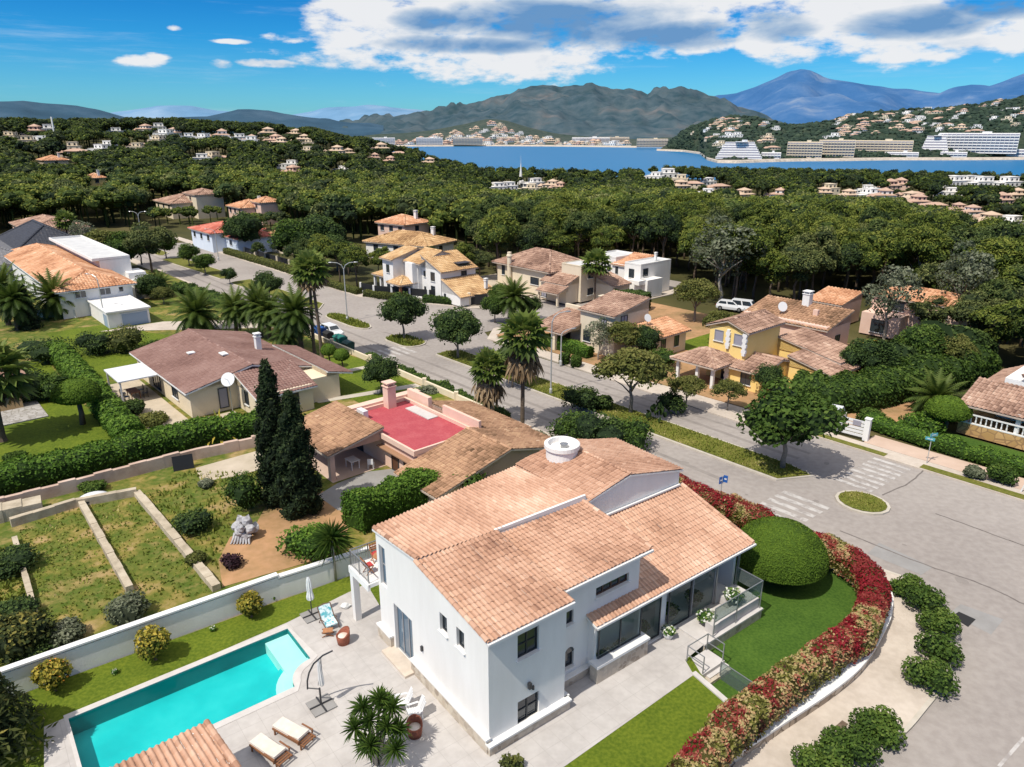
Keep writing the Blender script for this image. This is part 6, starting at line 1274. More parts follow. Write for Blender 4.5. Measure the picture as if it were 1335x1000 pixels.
def cypress(label, loc, h, r, seed):
    global rng
    rng = np.random.default_rng(seed); t = thing('cypress', label, 'cypress', loc); m = MB(); m.tube([(0, 0, -.2), (0, 0, h * .5)], [.2, .1], 6); m.build('trunk', 'bark', t); m = MB(); k = 26
    for i in range(k):
        f = i / k; z = h * (.04 + .93 * f); rr = r * (min(1, .75 + f * 1.2) * (1 - f) ** .62) + .12; a = i * 2.4
        for j in range(3): b = a + j * 2.1; blob(m, (math.cos(b) * rr * .42, math.sin(b) * rr * .42, z), (rr * .62, rr * .62, h / k * 1.6), 150, .26, .8, 1, vb=.38, asp=.4, lump=.2, low=-1)
        e = rng.uniform(0, 6.28); blob(m, (math.cos(e) * rr * .95, math.sin(e) * rr * .95, z), (.28, .28, .5), 40, .24, .7, 1, vb=.45, asp=.4)
    m.build('crown', 'leaf_cypress', t)
cypress('tall slender dark cypress, the left and taller of the pair', at(366, 655, .9), 10.7, 1.55, 130); cypress('stout dark cypress with a pointed top, the right of the pair', at(392, 668, .9), 9.0, 1.75, 131)
# ---------------------------------------------------------------- hedges and garden of the bungalow
hedge('hedge', 'tall green hedge running along the pink wall in front of the bungalow', avp([(-62, -4), (-61.2, 4), (-61, 10), (-60.8, 15), (-59.8, 20), (-59, 25)]), 2.4, 1.9, 8500, .25, 'leaf_bright', .88, seed=140, hvar=.08)
hedge('hedge', 'long green hedge running away from the street between the ochre house and the bungalow', avp([(-97, 14.2), (-86, 14.1), (-75, 13.8), (-63.5, 13.4)]), 2.0, 2.1, 7500, .26, 'leaf_bright', .88, seed=141, hvar=.12)
topiary('mushroom shaped clipped tree on a leaning trunk beside the long hedge', at(108, 553, .9), 1.95, 1.35, 2.9, .22, 4200, .2)
for i, (px, py, r, h, mt, lab) in enumerate([(175, 540, .95, .8, 'leaf_dark', 'round dark bush at the end of the long hedge by the patio'), (199, 552, 1.2, .5, 'leaf_olive', 'low brownish bush at the edge of the bungalow patio'), (205, 462, 1.0, 1.0, 'leaf_green', 'round bush at the back corner of the bungalow'), (160, 458, 2.4, 1.9, 'leaf_olive', 'loose leafy bush between the hedge and the bungalow'), (125, 462, 2.0, 1.6, 'leaf_dark', 'dark shrub mass beside the far end of the long hedge'), (60, 470, 3.2, 1.4, 'leaf_dark', 'wide dark clipped bush behind the ochre house'), (45, 520, 1.8, 1.8, 'leaf_dark', 'dark bush beside the ochre house porch'), (70, 520, 1.6, 1.7, 'leaf_green', 'leafy bush between the ochre house and the long hedge'), (105, 640 - 40, .7, .3, 'leaf_yellow', 'pale agave like plant behind the front hedge'), (18, 600, .8, .4, 'leaf_green', 'low plant on the lawn of the ochre house')]):
    shrub('shrub', lab, at(px, py, .9), (r, r, h), 1400, .24, mt, None, 'shrub', 4, 150 + i)
def arching(name, label, loc, n, L, mat, h=.5, el=(.6, 1.3), w=.09, cat='plant'):
    t = MB()
    for i in range(n):
        az = i * 2.399; e = random.uniform(*el); p = Vector((0, 0, h)); d = Vector((math.cos(az) * math.cos(e), math.sin(az) * math.cos(e), math.sin(e))); s_ = Vector((-math.sin(az), math.cos(az), 0)); pts = [p.copy()]
        for k in range(6): d = (d - Vector((0, 0, .28))).normalized(); p = p + d * L / 6; pts.append(p.copy())
        vs = []; 
        for k, q in enumerate(pts): ww = w * math.sin(PI * min(1, .15 + k / 7)) + .01; vs += [q - s_ * ww, q + s_ * ww]
        t.add([tuple(v) for v in vs], [(2 * k, 2 * k + 1, 2 * k + 3, 2 * k + 2) for k in range(6)], 0, random.uniform(.3, 1))
    o = t.build(name, mat, None, loc=loc); return tag(o, label, cat)
arching('agave', 'yellowish arching agave plants at the bungalow wall', at(288, 572, .9), 22, 2.6, 'leaf_yellow', .2, (.7, 1.4), .13); arching('agave', 'second pale clump of arching leaves left of the agave', at(262, 572, .9), 12, 1.6, 'leaf_olive', .2, (.7, 1.4), .1)
for i, (px, py) in enumerate([(430, 480), (447, 487)]): topiary(['small lollipop clipped tree on the bungalow lawn, the left one', 'small lollipop clipped tree on the bungalow lawn, the right one'][i], at(px, py, .9), .85, .85, 2.0, .08, 900, .16, group='lollipop trees on the bungalow lawn')
CR = {}
CR['round'] = [crown_mesh('broadleaf_crown', 'leaf_green', dict(h=6, r=3.2, nb=14, br=1.45, n=330, leaf=.34, base=.34, flat=.85), 200 + i) for i in range(3)]
CR['dark'] = [crown_mesh('dark_crown', 'leaf_dark', dict(h=6, r=3.3, nb=14, br=1.5, n=360, leaf=.3, base=.34, flat=.85), 210 + i) for i in range(2)]
CR['olive'] = [crown_mesh('olive_crown', 'leaf_olive', dict(h=6, r=3.6, nb=18, br=1.15, n=260, leaf=.3, base=.4, shape='umbrella', flat=.7, core=.6), 220 + i) for i in range(2)]
varmat('leaf_pine_dark', [(0, (.008, .018, .008)), (.35, (.026, .05, .014)), (.65, (.06, .092, .022)), (1, (.13, .16, .045))], .85, .3, transl=.2); varmat('leaf_pine_pale', [(0, (.018, .03, .012)), (.35, (.06, .082, .024)), (.65, (.12, .14, .04)), (1, (.22, .23, .08))], .85, .3, transl=.2)
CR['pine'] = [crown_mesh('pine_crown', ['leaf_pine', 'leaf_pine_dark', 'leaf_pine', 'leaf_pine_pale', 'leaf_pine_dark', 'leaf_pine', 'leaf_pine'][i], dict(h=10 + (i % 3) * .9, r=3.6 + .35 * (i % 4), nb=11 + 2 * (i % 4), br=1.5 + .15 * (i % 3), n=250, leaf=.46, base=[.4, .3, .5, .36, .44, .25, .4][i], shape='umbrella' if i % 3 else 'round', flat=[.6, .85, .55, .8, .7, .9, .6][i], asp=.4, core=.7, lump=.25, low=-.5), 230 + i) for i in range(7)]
CR['grey'] = [crown_mesh('grey_crown', 'leaf_grey', dict(h=8, r=3.0, nb=16, br=1.1, n=150, leaf=.3, base=.35, core=0, flat=.9), 240 + i) for i in range(2)]
TK = {'s': [trunk_mesh('broadleaf_trunk', 'bark_grey', 6, .17, 250 + i, 5, .5, 1.6) for i in range(3)], 'p': [trunk_mesh('pine_trunk', 'bark', 10, .2, 260 + i, 4, .68, 1.8, .5) for i in range(3)], 'g': [trunk_mesh('pale_trunk', 'bark_pale', 8, .15, 270 + i, 7, .55, 1.9, .4) for i in range(2)]}
def tr(label, px, py, h, kind='round', i=0, z=0., w=1., name='broadleaf_tree', group=None, loc=None):
    hh = {'round': 6, 'dark': 6, 'olive': 6, 'pine': 10, 'grey': 8}[kind]; s = h / hh; p = loc if loc is not None else at(px, py, z); k = {'pine': 'p', 'grey': 'g'}.get(kind, 's')
    return tree(label, p, CR[kind][i % len(CR[kind])], TK[k][i % len(TK[k])], group, name, 'tree', (s * w, s * w, s), i * 1.3)
tr('dense dark green street tree on the long median near the crossings', 1020, 612, 6.6, 'round', 0, w=1.1); tr('round street tree on the small island near the side street', 527, 443, 5.8, 'dark', 0, w=.9); tr('round street tree at the far tip of the long median', 597, 468, 5.6, 'dark', 1, w=.95); tr('feathery yellow green street tree with dark trunk behind the villa', 822, 540, 6.4, 'olive', 0, w=1.05)
tr('low dark tree behind the two brown fan palms', 668, 505, 4.6, 'dark', 0, w=.9)
for i, (px, py, h, kd, lab) in enumerate([(217, 337, 4.8, 'round', 'flat topped street tree on the upper median'), (247, 347, 4.0, 'round', 'street tree on the upper median just right of the flat topped one'), (268, 358, 3.8, 'round', 'bushy low street tree on the upper median'), (300, 370, 2.6, 'dark', 'dark rounded bush tree at the right end of the upper median'), (352, 392, 4.4, 'dark', 'dark street tree on the median left of the tall fan palms'), (497, 508 + 4, 3.4, 'dark', 'small round dark tree by the red roof terrace chimney'), (893, 535, 3.4, 'olive', 'thin olive tree on the verge in front of the yellow house porch'), (948, 535, 3.0, 'olive', 'small orange tree on the verge in front of the yellow house'), (1003, 522, 3.4, 'dark', 'dark leafy tree hiding the corner of the yellow house'), (838, 470, 3.8, 'dark', 'dark tree between the beige villa and the yellow house'), (935, 470 - 20, 4.4, 'olive', 'yellow green tree beside the vegetable plot'), (905, 420, 6, 'olive', 'spreading olive green tree behind the vegetable plot'), (780, 470, 5, 'grey', 'bare branched tree in front of the beige villa by the avenue'), (810, 470, 4.6, 'olive', 'ivy covered tree stump in front of the orange roofed wing'), (645, 420, 3.6, 'round', 'leafy tree left of the beige villas beside the side street'), (690, 418, 3.2, 'dark', 'palm shaded dark tree in front of the beige hipped villa'), (650, 400, 3.2, 'round', 'green tree behind the black driveway gate')]):
    tr(lab, px, py, h, kd, i, .9 if i == 5 else .1)
tr('large grey green eucalyptus standing in front of the pines', 938, 398, 13, 'grey', 0, w=1.25, name='eucalyptus'); tr('pale almost bare tree beside the pink villa', 1150, 452, 10, 'grey', 1, w=1.0, name='bare_tree'); tr('grey half dead tree rising over the pink villa', 1243, 440, 12, 'grey', 0, w=.85, name='bare_tree')
# bushes behind the main villa and along the near kerb
for i, (px, py, r, h, mt, lab) in enumerate([(757, 535, 1.7, 1.5, 'leaf_dark', 'dark clipped dome bush on the median behind the round chimney'), (786, 533, .9, .9, 'leaf_dark', 'small dark bush right of the dome bush on the median'), (745, 575, 2.0, 1.5, 'leaf_green', 'green shrub on the kerb just right of the round chimney'), (785, 585, 2.4, 1.9, 'leaf_dark', 'big dark shrub behind the villa roof peak'), (818, 585, 2.0, 1.6, 'leaf_green', 'wide green shrub at the right of the big dark one'), (655, 560, .8, .5, 'leaf_olive', 'dry yellow bush at the foot of the fan palms'), (700, 578, 1.0, .6, 'leaf_grey', 'grey bush by the kerb near the round chimney'), (560, 520, 1.2, .8, 'leaf_grey', 'grey bush beside the pink parapet on the pavement')]):
    shrub('shrub', lab, at(px, py, .1), (r, r, h), 1500, .24, mt, None, 'shrub', 4, 300 + i)
rng = np.random.default_rng(310); t = thing('prickly_pear', 'dark prickly pear cactus at the end of the long median', 'cactus', at(855, 548, .15))
for i in range(26): a = i * 2.4; m = MB(); V, F_ = ico(2); q = .15 + .75 * rng.uniform(); Rm = Matrix.Rotation(a, 3, 'Z') @ Matrix.Rotation(rng.normal(0, .5), 3, 'X'); m.add((V * np.array([.2, .06, .3])) @ np.array(Rm).T + np.array([math.cos(a) * q, math.sin(a) * q, .3 + (1 - q) * 1.5 + rng.uniform(-.2, .3)]), F_, 0, rng.uniform(.1, .6)); m.build('pad', 'leaf_dark', t)
hedge('hedge', 'ragged green hedge on the pavement beside the pink house', avp([(-73, 41.9), (-66, 41.9), (-58, 41.8), (-52, 41.7), (-48.5, 41.9)]), 1.3, 1.0, 3000, .2, 'leaf_green', .1, seed=320, hvar=.2)
fence('street_wall', 'cream street wall with posts in front of the bungalow lawn', avp([(-92, 40.8), (-80, 40.8), (-71, 40.8), (-60, 40.7), (-49, 40.6)]), .1, 1.6, None, 1.4, 5.5, 'stucco_cream', 'stucco_cream', .4)
hedge('hedge', 'low clipped hedge beside the avenue left of the two storey villa', avp([(-122, 60.2), (-112, 60.3), (-107.5, 60.6)]), 1.3, 1.0, 1500, .25, 'leaf_olive', .1, seed=321); hedge('hedge', 'low clipped hedge under the black fence of the two storey villa', avp([(-105.5, 60.6), (-101, 62.3), (-98, 63.9)]), 1.2, 1.0, 1100, .25, 'leaf_olive', .1, seed=322)
hedge('hedge', 'clipped box hedges beside the driveway gate', avp([(-95.5, 65.4), (-92.5, 67.0), (-90, 68.3)]), 1.2, 1.0, 900, .25, 'leaf_green', .1, seed=323); hedge('hedge', 'bright clipped hedge round the beige villa by the avenue', avp([(-66.5, 62.4), (-62, 62.6), (-57, 62.6)]), 1.2, 1.4, 1500, .25, 'leaf_bright', .2, seed=324)
for i, (px, py) in enumerate([(736, 473), (751, 477)]): hedge('box_bush', ['square clipped bush on the pavement by the avenue, left of two', 'square clipped bush on the pavement by the avenue, right of two'][i], [at(px - 5, py, .1), at(px + 5, py + 1, .1)], 1.1, 1.2, 500, .2, 'leaf_green', .1, seed=325 + i, group='square clipped pavement bushes', cat='bush')
hedge('hedge', 'tall dark hedge below the bright white villa', [at(800, 400, .2), at(845, 404, .2)], 2.4, 2.6, 1500, .35, 'leaf_dark', .2, seed=327)
hedge('hedge', 'large rounded green hedge between the yellow house and the porch house', avp([(-33, 67), (-30.5, 67.5), (-28.5, 71), (-27, 77), (-25.5, 84), (-24, 91)]), 4.0, 3.0, 9000, .34, 'leaf_green', .1, seed=328, hvar=.18)
hedge('hedge', 'second dark green hedge mass behind the rounded one', avp([(-30, 78), (-28, 86), (-26, 95)]), 4.4, 4.2, 5000, .38, 'leaf_dark', .1, seed=329, hvar=.22); hedge('hedge', 'knee high leafy hedge along the pink footpath', avp([(-25.5, 66.4), (-20, 65.8), (-12, 65.7), (0, 65.6)]), 1.6, 1.0, 4200, .22, 'leaf_bright', .15, seed=330, hvar=.15)
tr('dark leafy tree rising over the hedge right of the yellow house', 1120, 500, 4.6, 'dark', 0, .1); tr('green tree over the hedge between the yellow house and the pink villa', 1190, 490, 5.2, 'round', 1, .1); tr('olive toned tree over the hedge behind the young date palm', 1232, 492, 4.8, 'olive', 1, .1)
topiary('big round clipped bush on a short trunk beside the porch house', AV(-20.3, 70.3, .2), 1.9, 1.3, 1.9, .2, 3500, .2)
for i, (px, py, r, h, mt, lab) in enumerate([(1200, 560, 1.8, .9, 'leaf_bright', 'low spreading bright bush in front of the round clipped bush'), (1135, 552, 1.2, .8, 'leaf_green', 'low bush beside the white gate on the footpath'), (1304, 628, .95, .85, 'leaf_green', 'round bush on the verge near the right edge'), (1270, 622, .7, .5, 'leaf_grey', 'dry grey bush on the verge left of the round one'), (1140, 470, 2.0, 1.5, 'leaf_yellow', 'bright yellow flowering bush behind the yellow house'), (1180, 478, 2.2, 1.6, 'leaf_bright', 'light green bush right of the yellow flowering one'), (875, 545 - 8, 1.3, 1.1, 'leaf_dark', 'dark round bush on the verge by the stone gatepost'), (860, 480, 2.0, 1.4, 'leaf_green', 'green bush beside the lawn of the beige villa')]):
    shrub('shrub', lab, at(px, py, .15), (r, r, h), 1300, .24, mt, None, 'shrub', 4, 340 + i)
# ---------------------------------------------------------------- palms
def feather_mesh(name, seed, n=64, L=3.2, mat='leaf_palm'):
    random.seed(seed); m = MB()
    for i in range(n):
        t = (i + .5) / n; el = 1.35 - 1.9 * t; frond(m, (0, 0, 0), i * 2.399, el, L * random.uniform(.85, 1.1), .28 + .25 * t, .8, 16, 0, .68 - .38 * t, .075)
    return mesh_from(m, name, mat)
def fan_mesh(name, seed, n=34, L=.9, leaf=.95, mat='leaf_palm_light'):
    random.seed(seed); m = MB()
    for i in range(n): t = (i + .5) / n; fan(m, (0, 0, 0), i * 2.399, 1.4 - 2.0 * t, L * random.uniform(.8, 1.15), leaf, 0, .75 - .5 * t)
    return mesh_from(m, name, mat)
def skirt_mesh(name, seed, n=46, L=2.4):
    random.seed(seed); m = MB()
    for i in range(n): az = i * 2.399; e = -1.15 - random.uniform(-.35, .3); fan(m, (math.cos(az) * .12, math.sin(az) * .12, -.1 - .9 * random.random()), az, e, L * random.uniform(.3, .55), .8, 0, random.uniform(.1, .9), 6, .9)
    return mesh_from(m, name, 'leaf_dead')
DATE = [feather_mesh('date_palm_crown', 400 + i) for i in range(3)]; FAN = [fan_mesh('fan_palm_crown', 410 + i) for i in range(3)]; SKIRT = [skirt_mesh('dead_frond_skirt', 420 + i) for i in range(2)]
def palm(label, px, py, h, kind='date', s=1., skirt=0, i=0, z=.9, r=.26, lean=.2, name=None, group=None):
    t = thing(name or kind + '_palm', label, 'palm', at(px, py, z), i * 1.1, group); m = MB(); n = 14
    m.tube([(lean * (k / n) ** 2, 0, h * k / n - .1) for k in range(n + 1)], [r * (1.35 if k == 0 else 1.0 - .25 * k / n) * (1 + .05 * (k % 2)) for k in range(n + 1)], 9); m.build('trunk', 'bark_palm', t)
    c = link('crown', (DATE if kind == 'date' else FAN)[i % 3], t, (lean, 0, h)); c.scale = (s,) * 3
    if skirt: k = link('dead_fronds', SKIRT[i % 2], t, (lean, 0, h - .1)); k.scale = (s, s, s * skirt)
    return t
palm('fan palm with a shaggy brown skirt of dead fronds beside the avenue', 635, 552, 5.5, 'fan', 1.2, 1.05, 0, .1, .34); palm('taller thin fan palm with hanging dead fronds right of the shaggy one', 681, 562, 9.0, 'fan', 1.5, .95, 1, .1, .2)
palm('very tall slim fan palm on the bungalow lawn, left of two', 410, 461, 10.2, 'fan', 1.5, .5, 2, .9, .2, -.9); palm('very tall slim fan palm on the bungalow lawn, right of two', 420, 469, 10.5, 'fan', 1.45, .5, 0, .9, .2, -.4)
palm('bushy date palm with a wide crown at the back of the bungalow', 258, 434, 2.6, 'date', 1.25, 0, 0, .9, .35); palm('date palm behind the bungalow roof, second from the left', 309, 438, 3.6, 'date', .95, 0, 1, .9); palm('date palm behind the bungalow roof, third from the left', 341, 440, 4.3, 'date', .95, 0, 2, .9); palm('date palm behind the bungalow roof, fourth from the left', 352, 442, 3.6, 'date', .9, 0, 0, .9); palm('leaning date palm beside the tall fan palms', 394, 460, 5.0, 'date', 1.1, 0, 1, .9, .28, -.6); palm('low date palm under the tall fan palms', 375, 452, 1.6, 'date', .8, 0, 2, .9, .2)
palm('date palm with a full round crown in front of the garage house', 76, 415, 3.0, 'date', 1.25, 0, 2, .7, .4); palm('drooping dark palm at the left edge beside the date palm', 12, 425, 5.4, 'date', 1.15, 0, 0, .7, .35); conifer('dark ragged conifer between the two palms at the left edge', at(40, 430, .7), 6.6, 1.5, 'leaf_cypress', 3000, 430, .36); palm('dark spiky palm in front of the conifer at the left edge', 24, 432, 4.2, 'date', 1.1, 0, 1, .7, .3)
palm('tall fan palm with a large grey green crown at the left edge', 4, 575, 5.8, 'fan', 2.1, .4, 1, .9, .3, .3); palm('tall thin fan palm standing between the beige and the white villas', 775, 397, 6.4, 'fan', 1.6, .35, 2, .2, .17, 0); palm('young date palm with yellow fronds beside the big round clipped bush', 1217, 540, 1.5, 'date', .95, 0, 1, .2, .3)
palm('small palm in the shrubs behind the side street', 668, 420, 3.6, 'date', 1.0, 0, 0, .1); palm('pale palm in the trees left of the upper avenue', 92, 330, 7, 'fan', 1.6, .4, 0, .3, .2); palm('small palm beside the annexe stone wall', 212, 390, 2.2, 'date', .8, 0, 2, .5)
random.seed(11)
# ---------------------------------------------------------------- trees left of the avenue
for i, (px, py, h, kd, lab) in enumerate([(140, 352, 7.5, 'olive', 'leafy tree in the clump left of the upper avenue'), (165, 352, 6.5, 'round', 'rounded green tree at the edge of the clump left of the upper avenue'), (115, 345, 8.5, 'grey', 'tall grey green tree in the clump behind the slate roofs'), (185, 345, 5.5, 'dark', 'dark tree at the right of the clump by the upper avenue'), (200, 395, 4.2, 'dark', 'dark brown leaved bush tree beside the garage'), (215, 402, 3.2, 'olive', 'rounded olive bush right of the garage'), (320, 330, 8, 'dark', 'dark tree between the red roofed and the orange roofed houses'), (385, 345, 8, 'round', 'tree behind the low fence right of the upper avenue'), (420, 345, 9, 'dark', 'dark tree left of the white bungalow with hipped roof'), (440, 352, 6, 'dark', 'low dark tree beside the street lamp and the two storey villa'), (300, 325, 5, 'olive', 'small olive tree in front of the red roofed house')]):
    tr(lab, px, py, h, kd, i + 3, .2)
hedge('hedge', 'long hedge beside the upper avenue right of the garage', avp([(-128, 38), (-118, 39), (-104, 39.8), (-94, 40)]), 2.6, 1.6, 3000, .32, 'leaf_green', .3, seed=450, hvar=.2); hedge('hedge', 'yellow green hedge along the fence on the far side of the upper avenue', avp([(-165, 60.5), (-140, 60.8), (-128, 60.6)]), 1.6, 1.2, 2200, .3, 'leaf_olive', .1, seed=451)
fence('garden_fence', 'dark metal fence on a pale wall along the upper avenue', avp([(-172, 63), (-150, 63), (-128, 63.2)]), .1, 1.6, 'metal_dark', .5, 4.5, 'stucco_cream', 'stucco_cream', .4); fence('garden_fence', 'pale blue garden fence in front of the date palm and garage house', avp([(-124, 13.5), (-117, 20.5)]), .7, 1.3, 'garage_blue', .2, 3.5, 'stucco_white', 'stucco_white', .3)
fence('garden_fence', 'white roadside wall at the far top end of the avenue', avp([(-250, 43), (-205, 42.4), (-182, 41.6)]), .1, 1.3, None, 1.2, 12, 'stucco_white', 'stucco_white', .3)
# ---------------------------------------------------------------- pine forest
BLOCK = [(-96, 66, 16), (-88, 88, 15), (-56, 68, 15), (-80, 99, 13), (-38, 72, 17), (-41, 86, 13), (-10, 77, 18), (-39, 103, 15), (-36, 93, 8), (-60, 85, 12), (-52, 93, 8), (-136, 87, 16), (-182, 64, 16), (-157, 74, 15), (-202, 70, 11), (-180, 86, 9), (-172, 18, 32), (-130, 20, 24), (-219, 40, 10), (-146, 86, 9), (-228, 20, 6)]
def free(x, y):
    s, n = toAV((x, y))
    if 40 < n < 61 and s > -225: return False
    if n < 41 and s > -128: return False
    if 60 < n < 98 and -100 < s < -20: return False
    if s > -34 and n < (84 if s < -22 else 88 if s < 0 else 80): return False
    return all((s - a) ** 2 + (n - b) ** 2 > r * r for a, b, r in BLOCK)
SPOTS = []; rd = random.Random(5)
def far_spots():
    y = 70.0
    while y < 800:
        st = 5.2 if y < 260 else (6.2 if y < 420 else 8.5); x = -.82 * y - 10
        while x < .82 * y + 12:
            px, py = x + rd.uniform(-.42, .42) * st, y + rd.uniform(-.42, .42) * st; x += st
            if not free(px, py): continue
            d = math.hypot(px, py); t = px / py
            if d > 700 - 180 * sstep(-.1, -.02, t) * (1 - sstep(.1, .3, t)) and t > -.14: continue
            if ground(px, py) < -18: continue
            k = 1.0; gz = ground(px, py); az = px / py
            for hx, hy, hz, hw in HOUSEPX:
                dh = math.hypot(hx, hy)
                if (px - hx) ** 2 + (py - hy) ** 2 < (hw * .9) ** 2: k = 0; break
                if d < dh and dh - d < 260 and abs(az - hx / hy) * py < hw * .62 + 2.5:
                    k = min(k, (CAMZ + (hz - CAMZ) * d / dh - gz) / 9.6)
            if k < .3: continue
            SPOTS.append((d, px, py, k))
        y += st
# the houses that show between the trees
def house_mesh(name, wall, tile, w, d, h, two, seed):
    rd2 = random.Random(seed); m = MB()
    def blk(x0, x1, y0, y1, z1, flat):
        m.box(((x0 + x1) / 2, (y0 + y1) / 2, z1 / 2 - 1), (x1 - x0, y1 - y0, z1 + 2), 0, 0)
        if flat: m.box(((x0 + x1) / 2, (y0 + y1) / 2, z1 + .1), (x1 - x0 + .4, y1 - y0 + .4, .22), 0, 0)
        else:
            P_, _, _ = hip(x0, x1, y0, y1, z1, z1 + 1.5, .5)
            for q, _e in P_: slab(m, q, .2, 0, 1)
        for f in (0, 1):
            n = max(2, int((x1 - x0) / 3.2))
            for zz in np.arange(1.5, z1 - .6, 2.9):
                for i in range(n): m.box((x0 + (x1 - x0) * (i + .5) / n, y0 - .02 if f == 0 else y1 + .02, zz + .1), (1.2, .12, 1.3), 0, 2)
        n = max(1, int((y1 - y0) / 3.4))
        for zz in np.arange(1.5, z1 - .6, 2.9):
            for i in range(n):
                for xx in (x0 - .02, x1 + .02): m.box((xx, y0 + (y1 - y0) * (i + .5) / n, zz + .1), (.12, 1.1, 1.3), 0, 2)
    blk(0, w, 0, d, h, two == 2); 
    if two: blk(w * .3, w * .85, d * .2, d, h + 2.8, two == 2)
    blk(-w * .3, 0, d * .1, d * .7, h * .75, two == 2)
    return mesh_from(m, name, [wall, tile, 'pane_dark'])
noisy('far_tile', [(.42, .27, .20), (.54, .38, .29)], .5, 4, .9); noisy('far_tile_pale', [(.50, .36, .26), (.60, .46, .34)], .5, 4, .9); noisy('far_roof', [(.55, .54, .52), (.64, .63, .61)], .5, 4, .9)
HM = [house_mesh('white_house', 'stucco_white', 'far_tile', 12, 9, 3.4, 1, 1), house_mesh('cream_house', 'stucco_beige', 'far_tile_pale', 13, 9, 3.2, 1, 2), house_mesh('white_flat_house', 'stucco_white', 'far_roof', 14, 9, 3.2, 2, 3), house_mesh('pink_house', 'stucco_pink', 'far_tile', 11, 9, 3.2, 1, 4), house_mesh('cream_flat_house', 'stucco_beige', 'far_roof', 12, 9, 3.2, 2, 5), house_mesh('cream_low_house', 'stucco_beige', 'far_tile', 14, 9, 3.0, 0, 6)]
def far_house(k, p, sc, rz, label, group, name='house'):
    o = link(name, HM[k % len(HM)], None, p); o.rotation_euler = (0, 0, rz); o.scale = (sc,) * 3; return tag(o, label, 'house', group)
HK = ['white two storey house with a tiled roof', 'cream two storey house with a pale tiled roof', 'white flat roofed house', 'pink two storey house with a tiled roof', 'cream flat roofed house', 'low cream house with a tiled roof']
def hit(px, py, z_off=0):
    """march along the sight line until it meets the ground"""
    lo = None
    for d in np.arange(60, 1000, 2.5):
        p = ray(px, py, d)
        if p.z - z_off < ground(p.x, p.y): return Vector((p.x, p.y, ground(p.x, p.y)))
    return None
LEFTH = [(45, 178, 3), (62, 176, 2), (35, 192, 4), (48, 190, 2), (98, 206, 5), (130, 203, 2), (140, 197, 2), (122, 168, 1), (135, 168, 1), (163, 165, 2), (178, 200, 4), (188, 175, 0), (205, 172, 2), (212, 182, 2), (205, 190, 4), (182, 197, 5), (255, 170, 2), (245, 185, 2), (262, 186, 2), (290, 184, 0), (312, 186, 2), (325, 190, 2), (330, 189, 0), (350, 180, 1), (358, 190, 3), (365, 192, 1), (383, 180, 1), (395, 188, 1), (402, 192, 4), (415, 182, 2), (400, 203, 4), (437, 204, 1), (378, 222, 2), (380, 232, 3), (275, 212, 4), (262, 215, 2), (290, 212, 5), (12, 185, 4), (8, 168, 2), (445, 228, 2), (455, 206, 1), (490, 212, 3), (498, 200, 1), (508, 216, 3), (560, 218, 1), (520, 205, 5), (95, 200, 4), (150, 178, 2), (225, 180, 0), (305, 170, 2), (340, 172, 1)]
MIDH = [(650, 252, 2), (665, 250, 2), (690, 253, 4), (716, 248, 1), (728, 250, 3), (700, 246, 2), (850, 236, 2), (868, 234, 2), (885, 240, 4), (838, 228, 2), (890, 250, 1), (902, 246, 5), (925, 244, 2), (920, 258, 2), (1000, 228, 2), (1012, 262, 0), (975, 262, 1), (1085, 254, 4), (1072, 258, 1), (1110, 262, 1), (1130, 255, 2), (1140, 262, 2), (1152, 264, 0), (1165, 250, 3), (1172, 248, 3), (1185, 260, 5), (1195, 266, 1), (1200, 272, 3), (1215, 275, 5), (1235, 258, 2), (1250, 245, 2), (1265, 243, 2), (1285, 246, 2), (1300, 243, 0), (1320, 246, 2), (1270, 285, 0), (1285, 290, 5), (1310, 270, 3), (1325, 300, 2), (1290, 298, 1), (1250, 280, 3), (1328, 262, 1), (1140, 232, 3), (1060, 232, 0), (1015, 231, 2), (940, 250, 5)]
WHERE = [(.12, 'far left'), (.3, 'left'), (.45, 'middle'), (.62, 'right of middle'), (1, 'right')]
for n_, (L_, grp, w_) in enumerate(((LEFTH, 'houses on the wooded hill at the left', 'on the wooded hill by the bay'), (MIDH, 'houses among the pines before the bay', 'among pines before the bay'))):
    for i, (px, py, k) in enumerate(L_):
        p = hit(px, py)
        if p is None: continue
        d = math.hypot(p.x, p.y); sc = max(.6, min(1.3, (20 if n_ == 0 else 23) * d / 955 / 14)) * rd.uniform(.85, 1.1)
        p.z = max(p.z, -14); q = Vector((p.x, p.y, p.z + 1.0)); HOUSEPX.append((p.x, p.y, p.z + (3.1 if n_ == 0 else 1.4) * sc, 9 * sc))
        far_house(k, q - Vector((6 * sc, 2, 0)), sc, rd.uniform(-.5, .5), HK[k] + ' ' + w_, grp)
far_spots(); SPOTS.sort()
for px, py, k in [(1262, 462, .95), (1285, 452, 1.0), (1312, 448, 1.1), (1335, 440, 1.15), (1275, 432, 1.05), (1302, 425, 1.1), (1250, 425, .95), (1330, 418, 1.1), (1295, 476, .8), (1345, 470, 1.0), (1225, 420, 1.15), (1265, 410, 1.3), (1315, 405, 1.35), (1342, 400, 1.4), (1240, 400, 1.2), (1290, 400, 1.3), (1205, 445, .7)]: p = at(px, py, 0); SPOTS.insert(0, (p.length, p.x, p.y, k))
PG = 'pine trees of the forest'
for i, (d, x, y, kk) in enumerate(SPOTS[:275]):
    s = min(rd.uniform(.88, 1.28) * (.85 if d < 130 else 1), kk); z = ground(x, y)
    tree('green pine in the dense forest behind the villas', (x, y, z), CR['pine'][rd.randrange(7)], TK['p'][i % 3], PG, 'pine_tree', 'pine', (s * rd.uniform(.85, 1.15), s * rd.uniform(.85, 1.15), s * rd.uniform(.8, 1.15)), rd.uniform(0, 6.28))
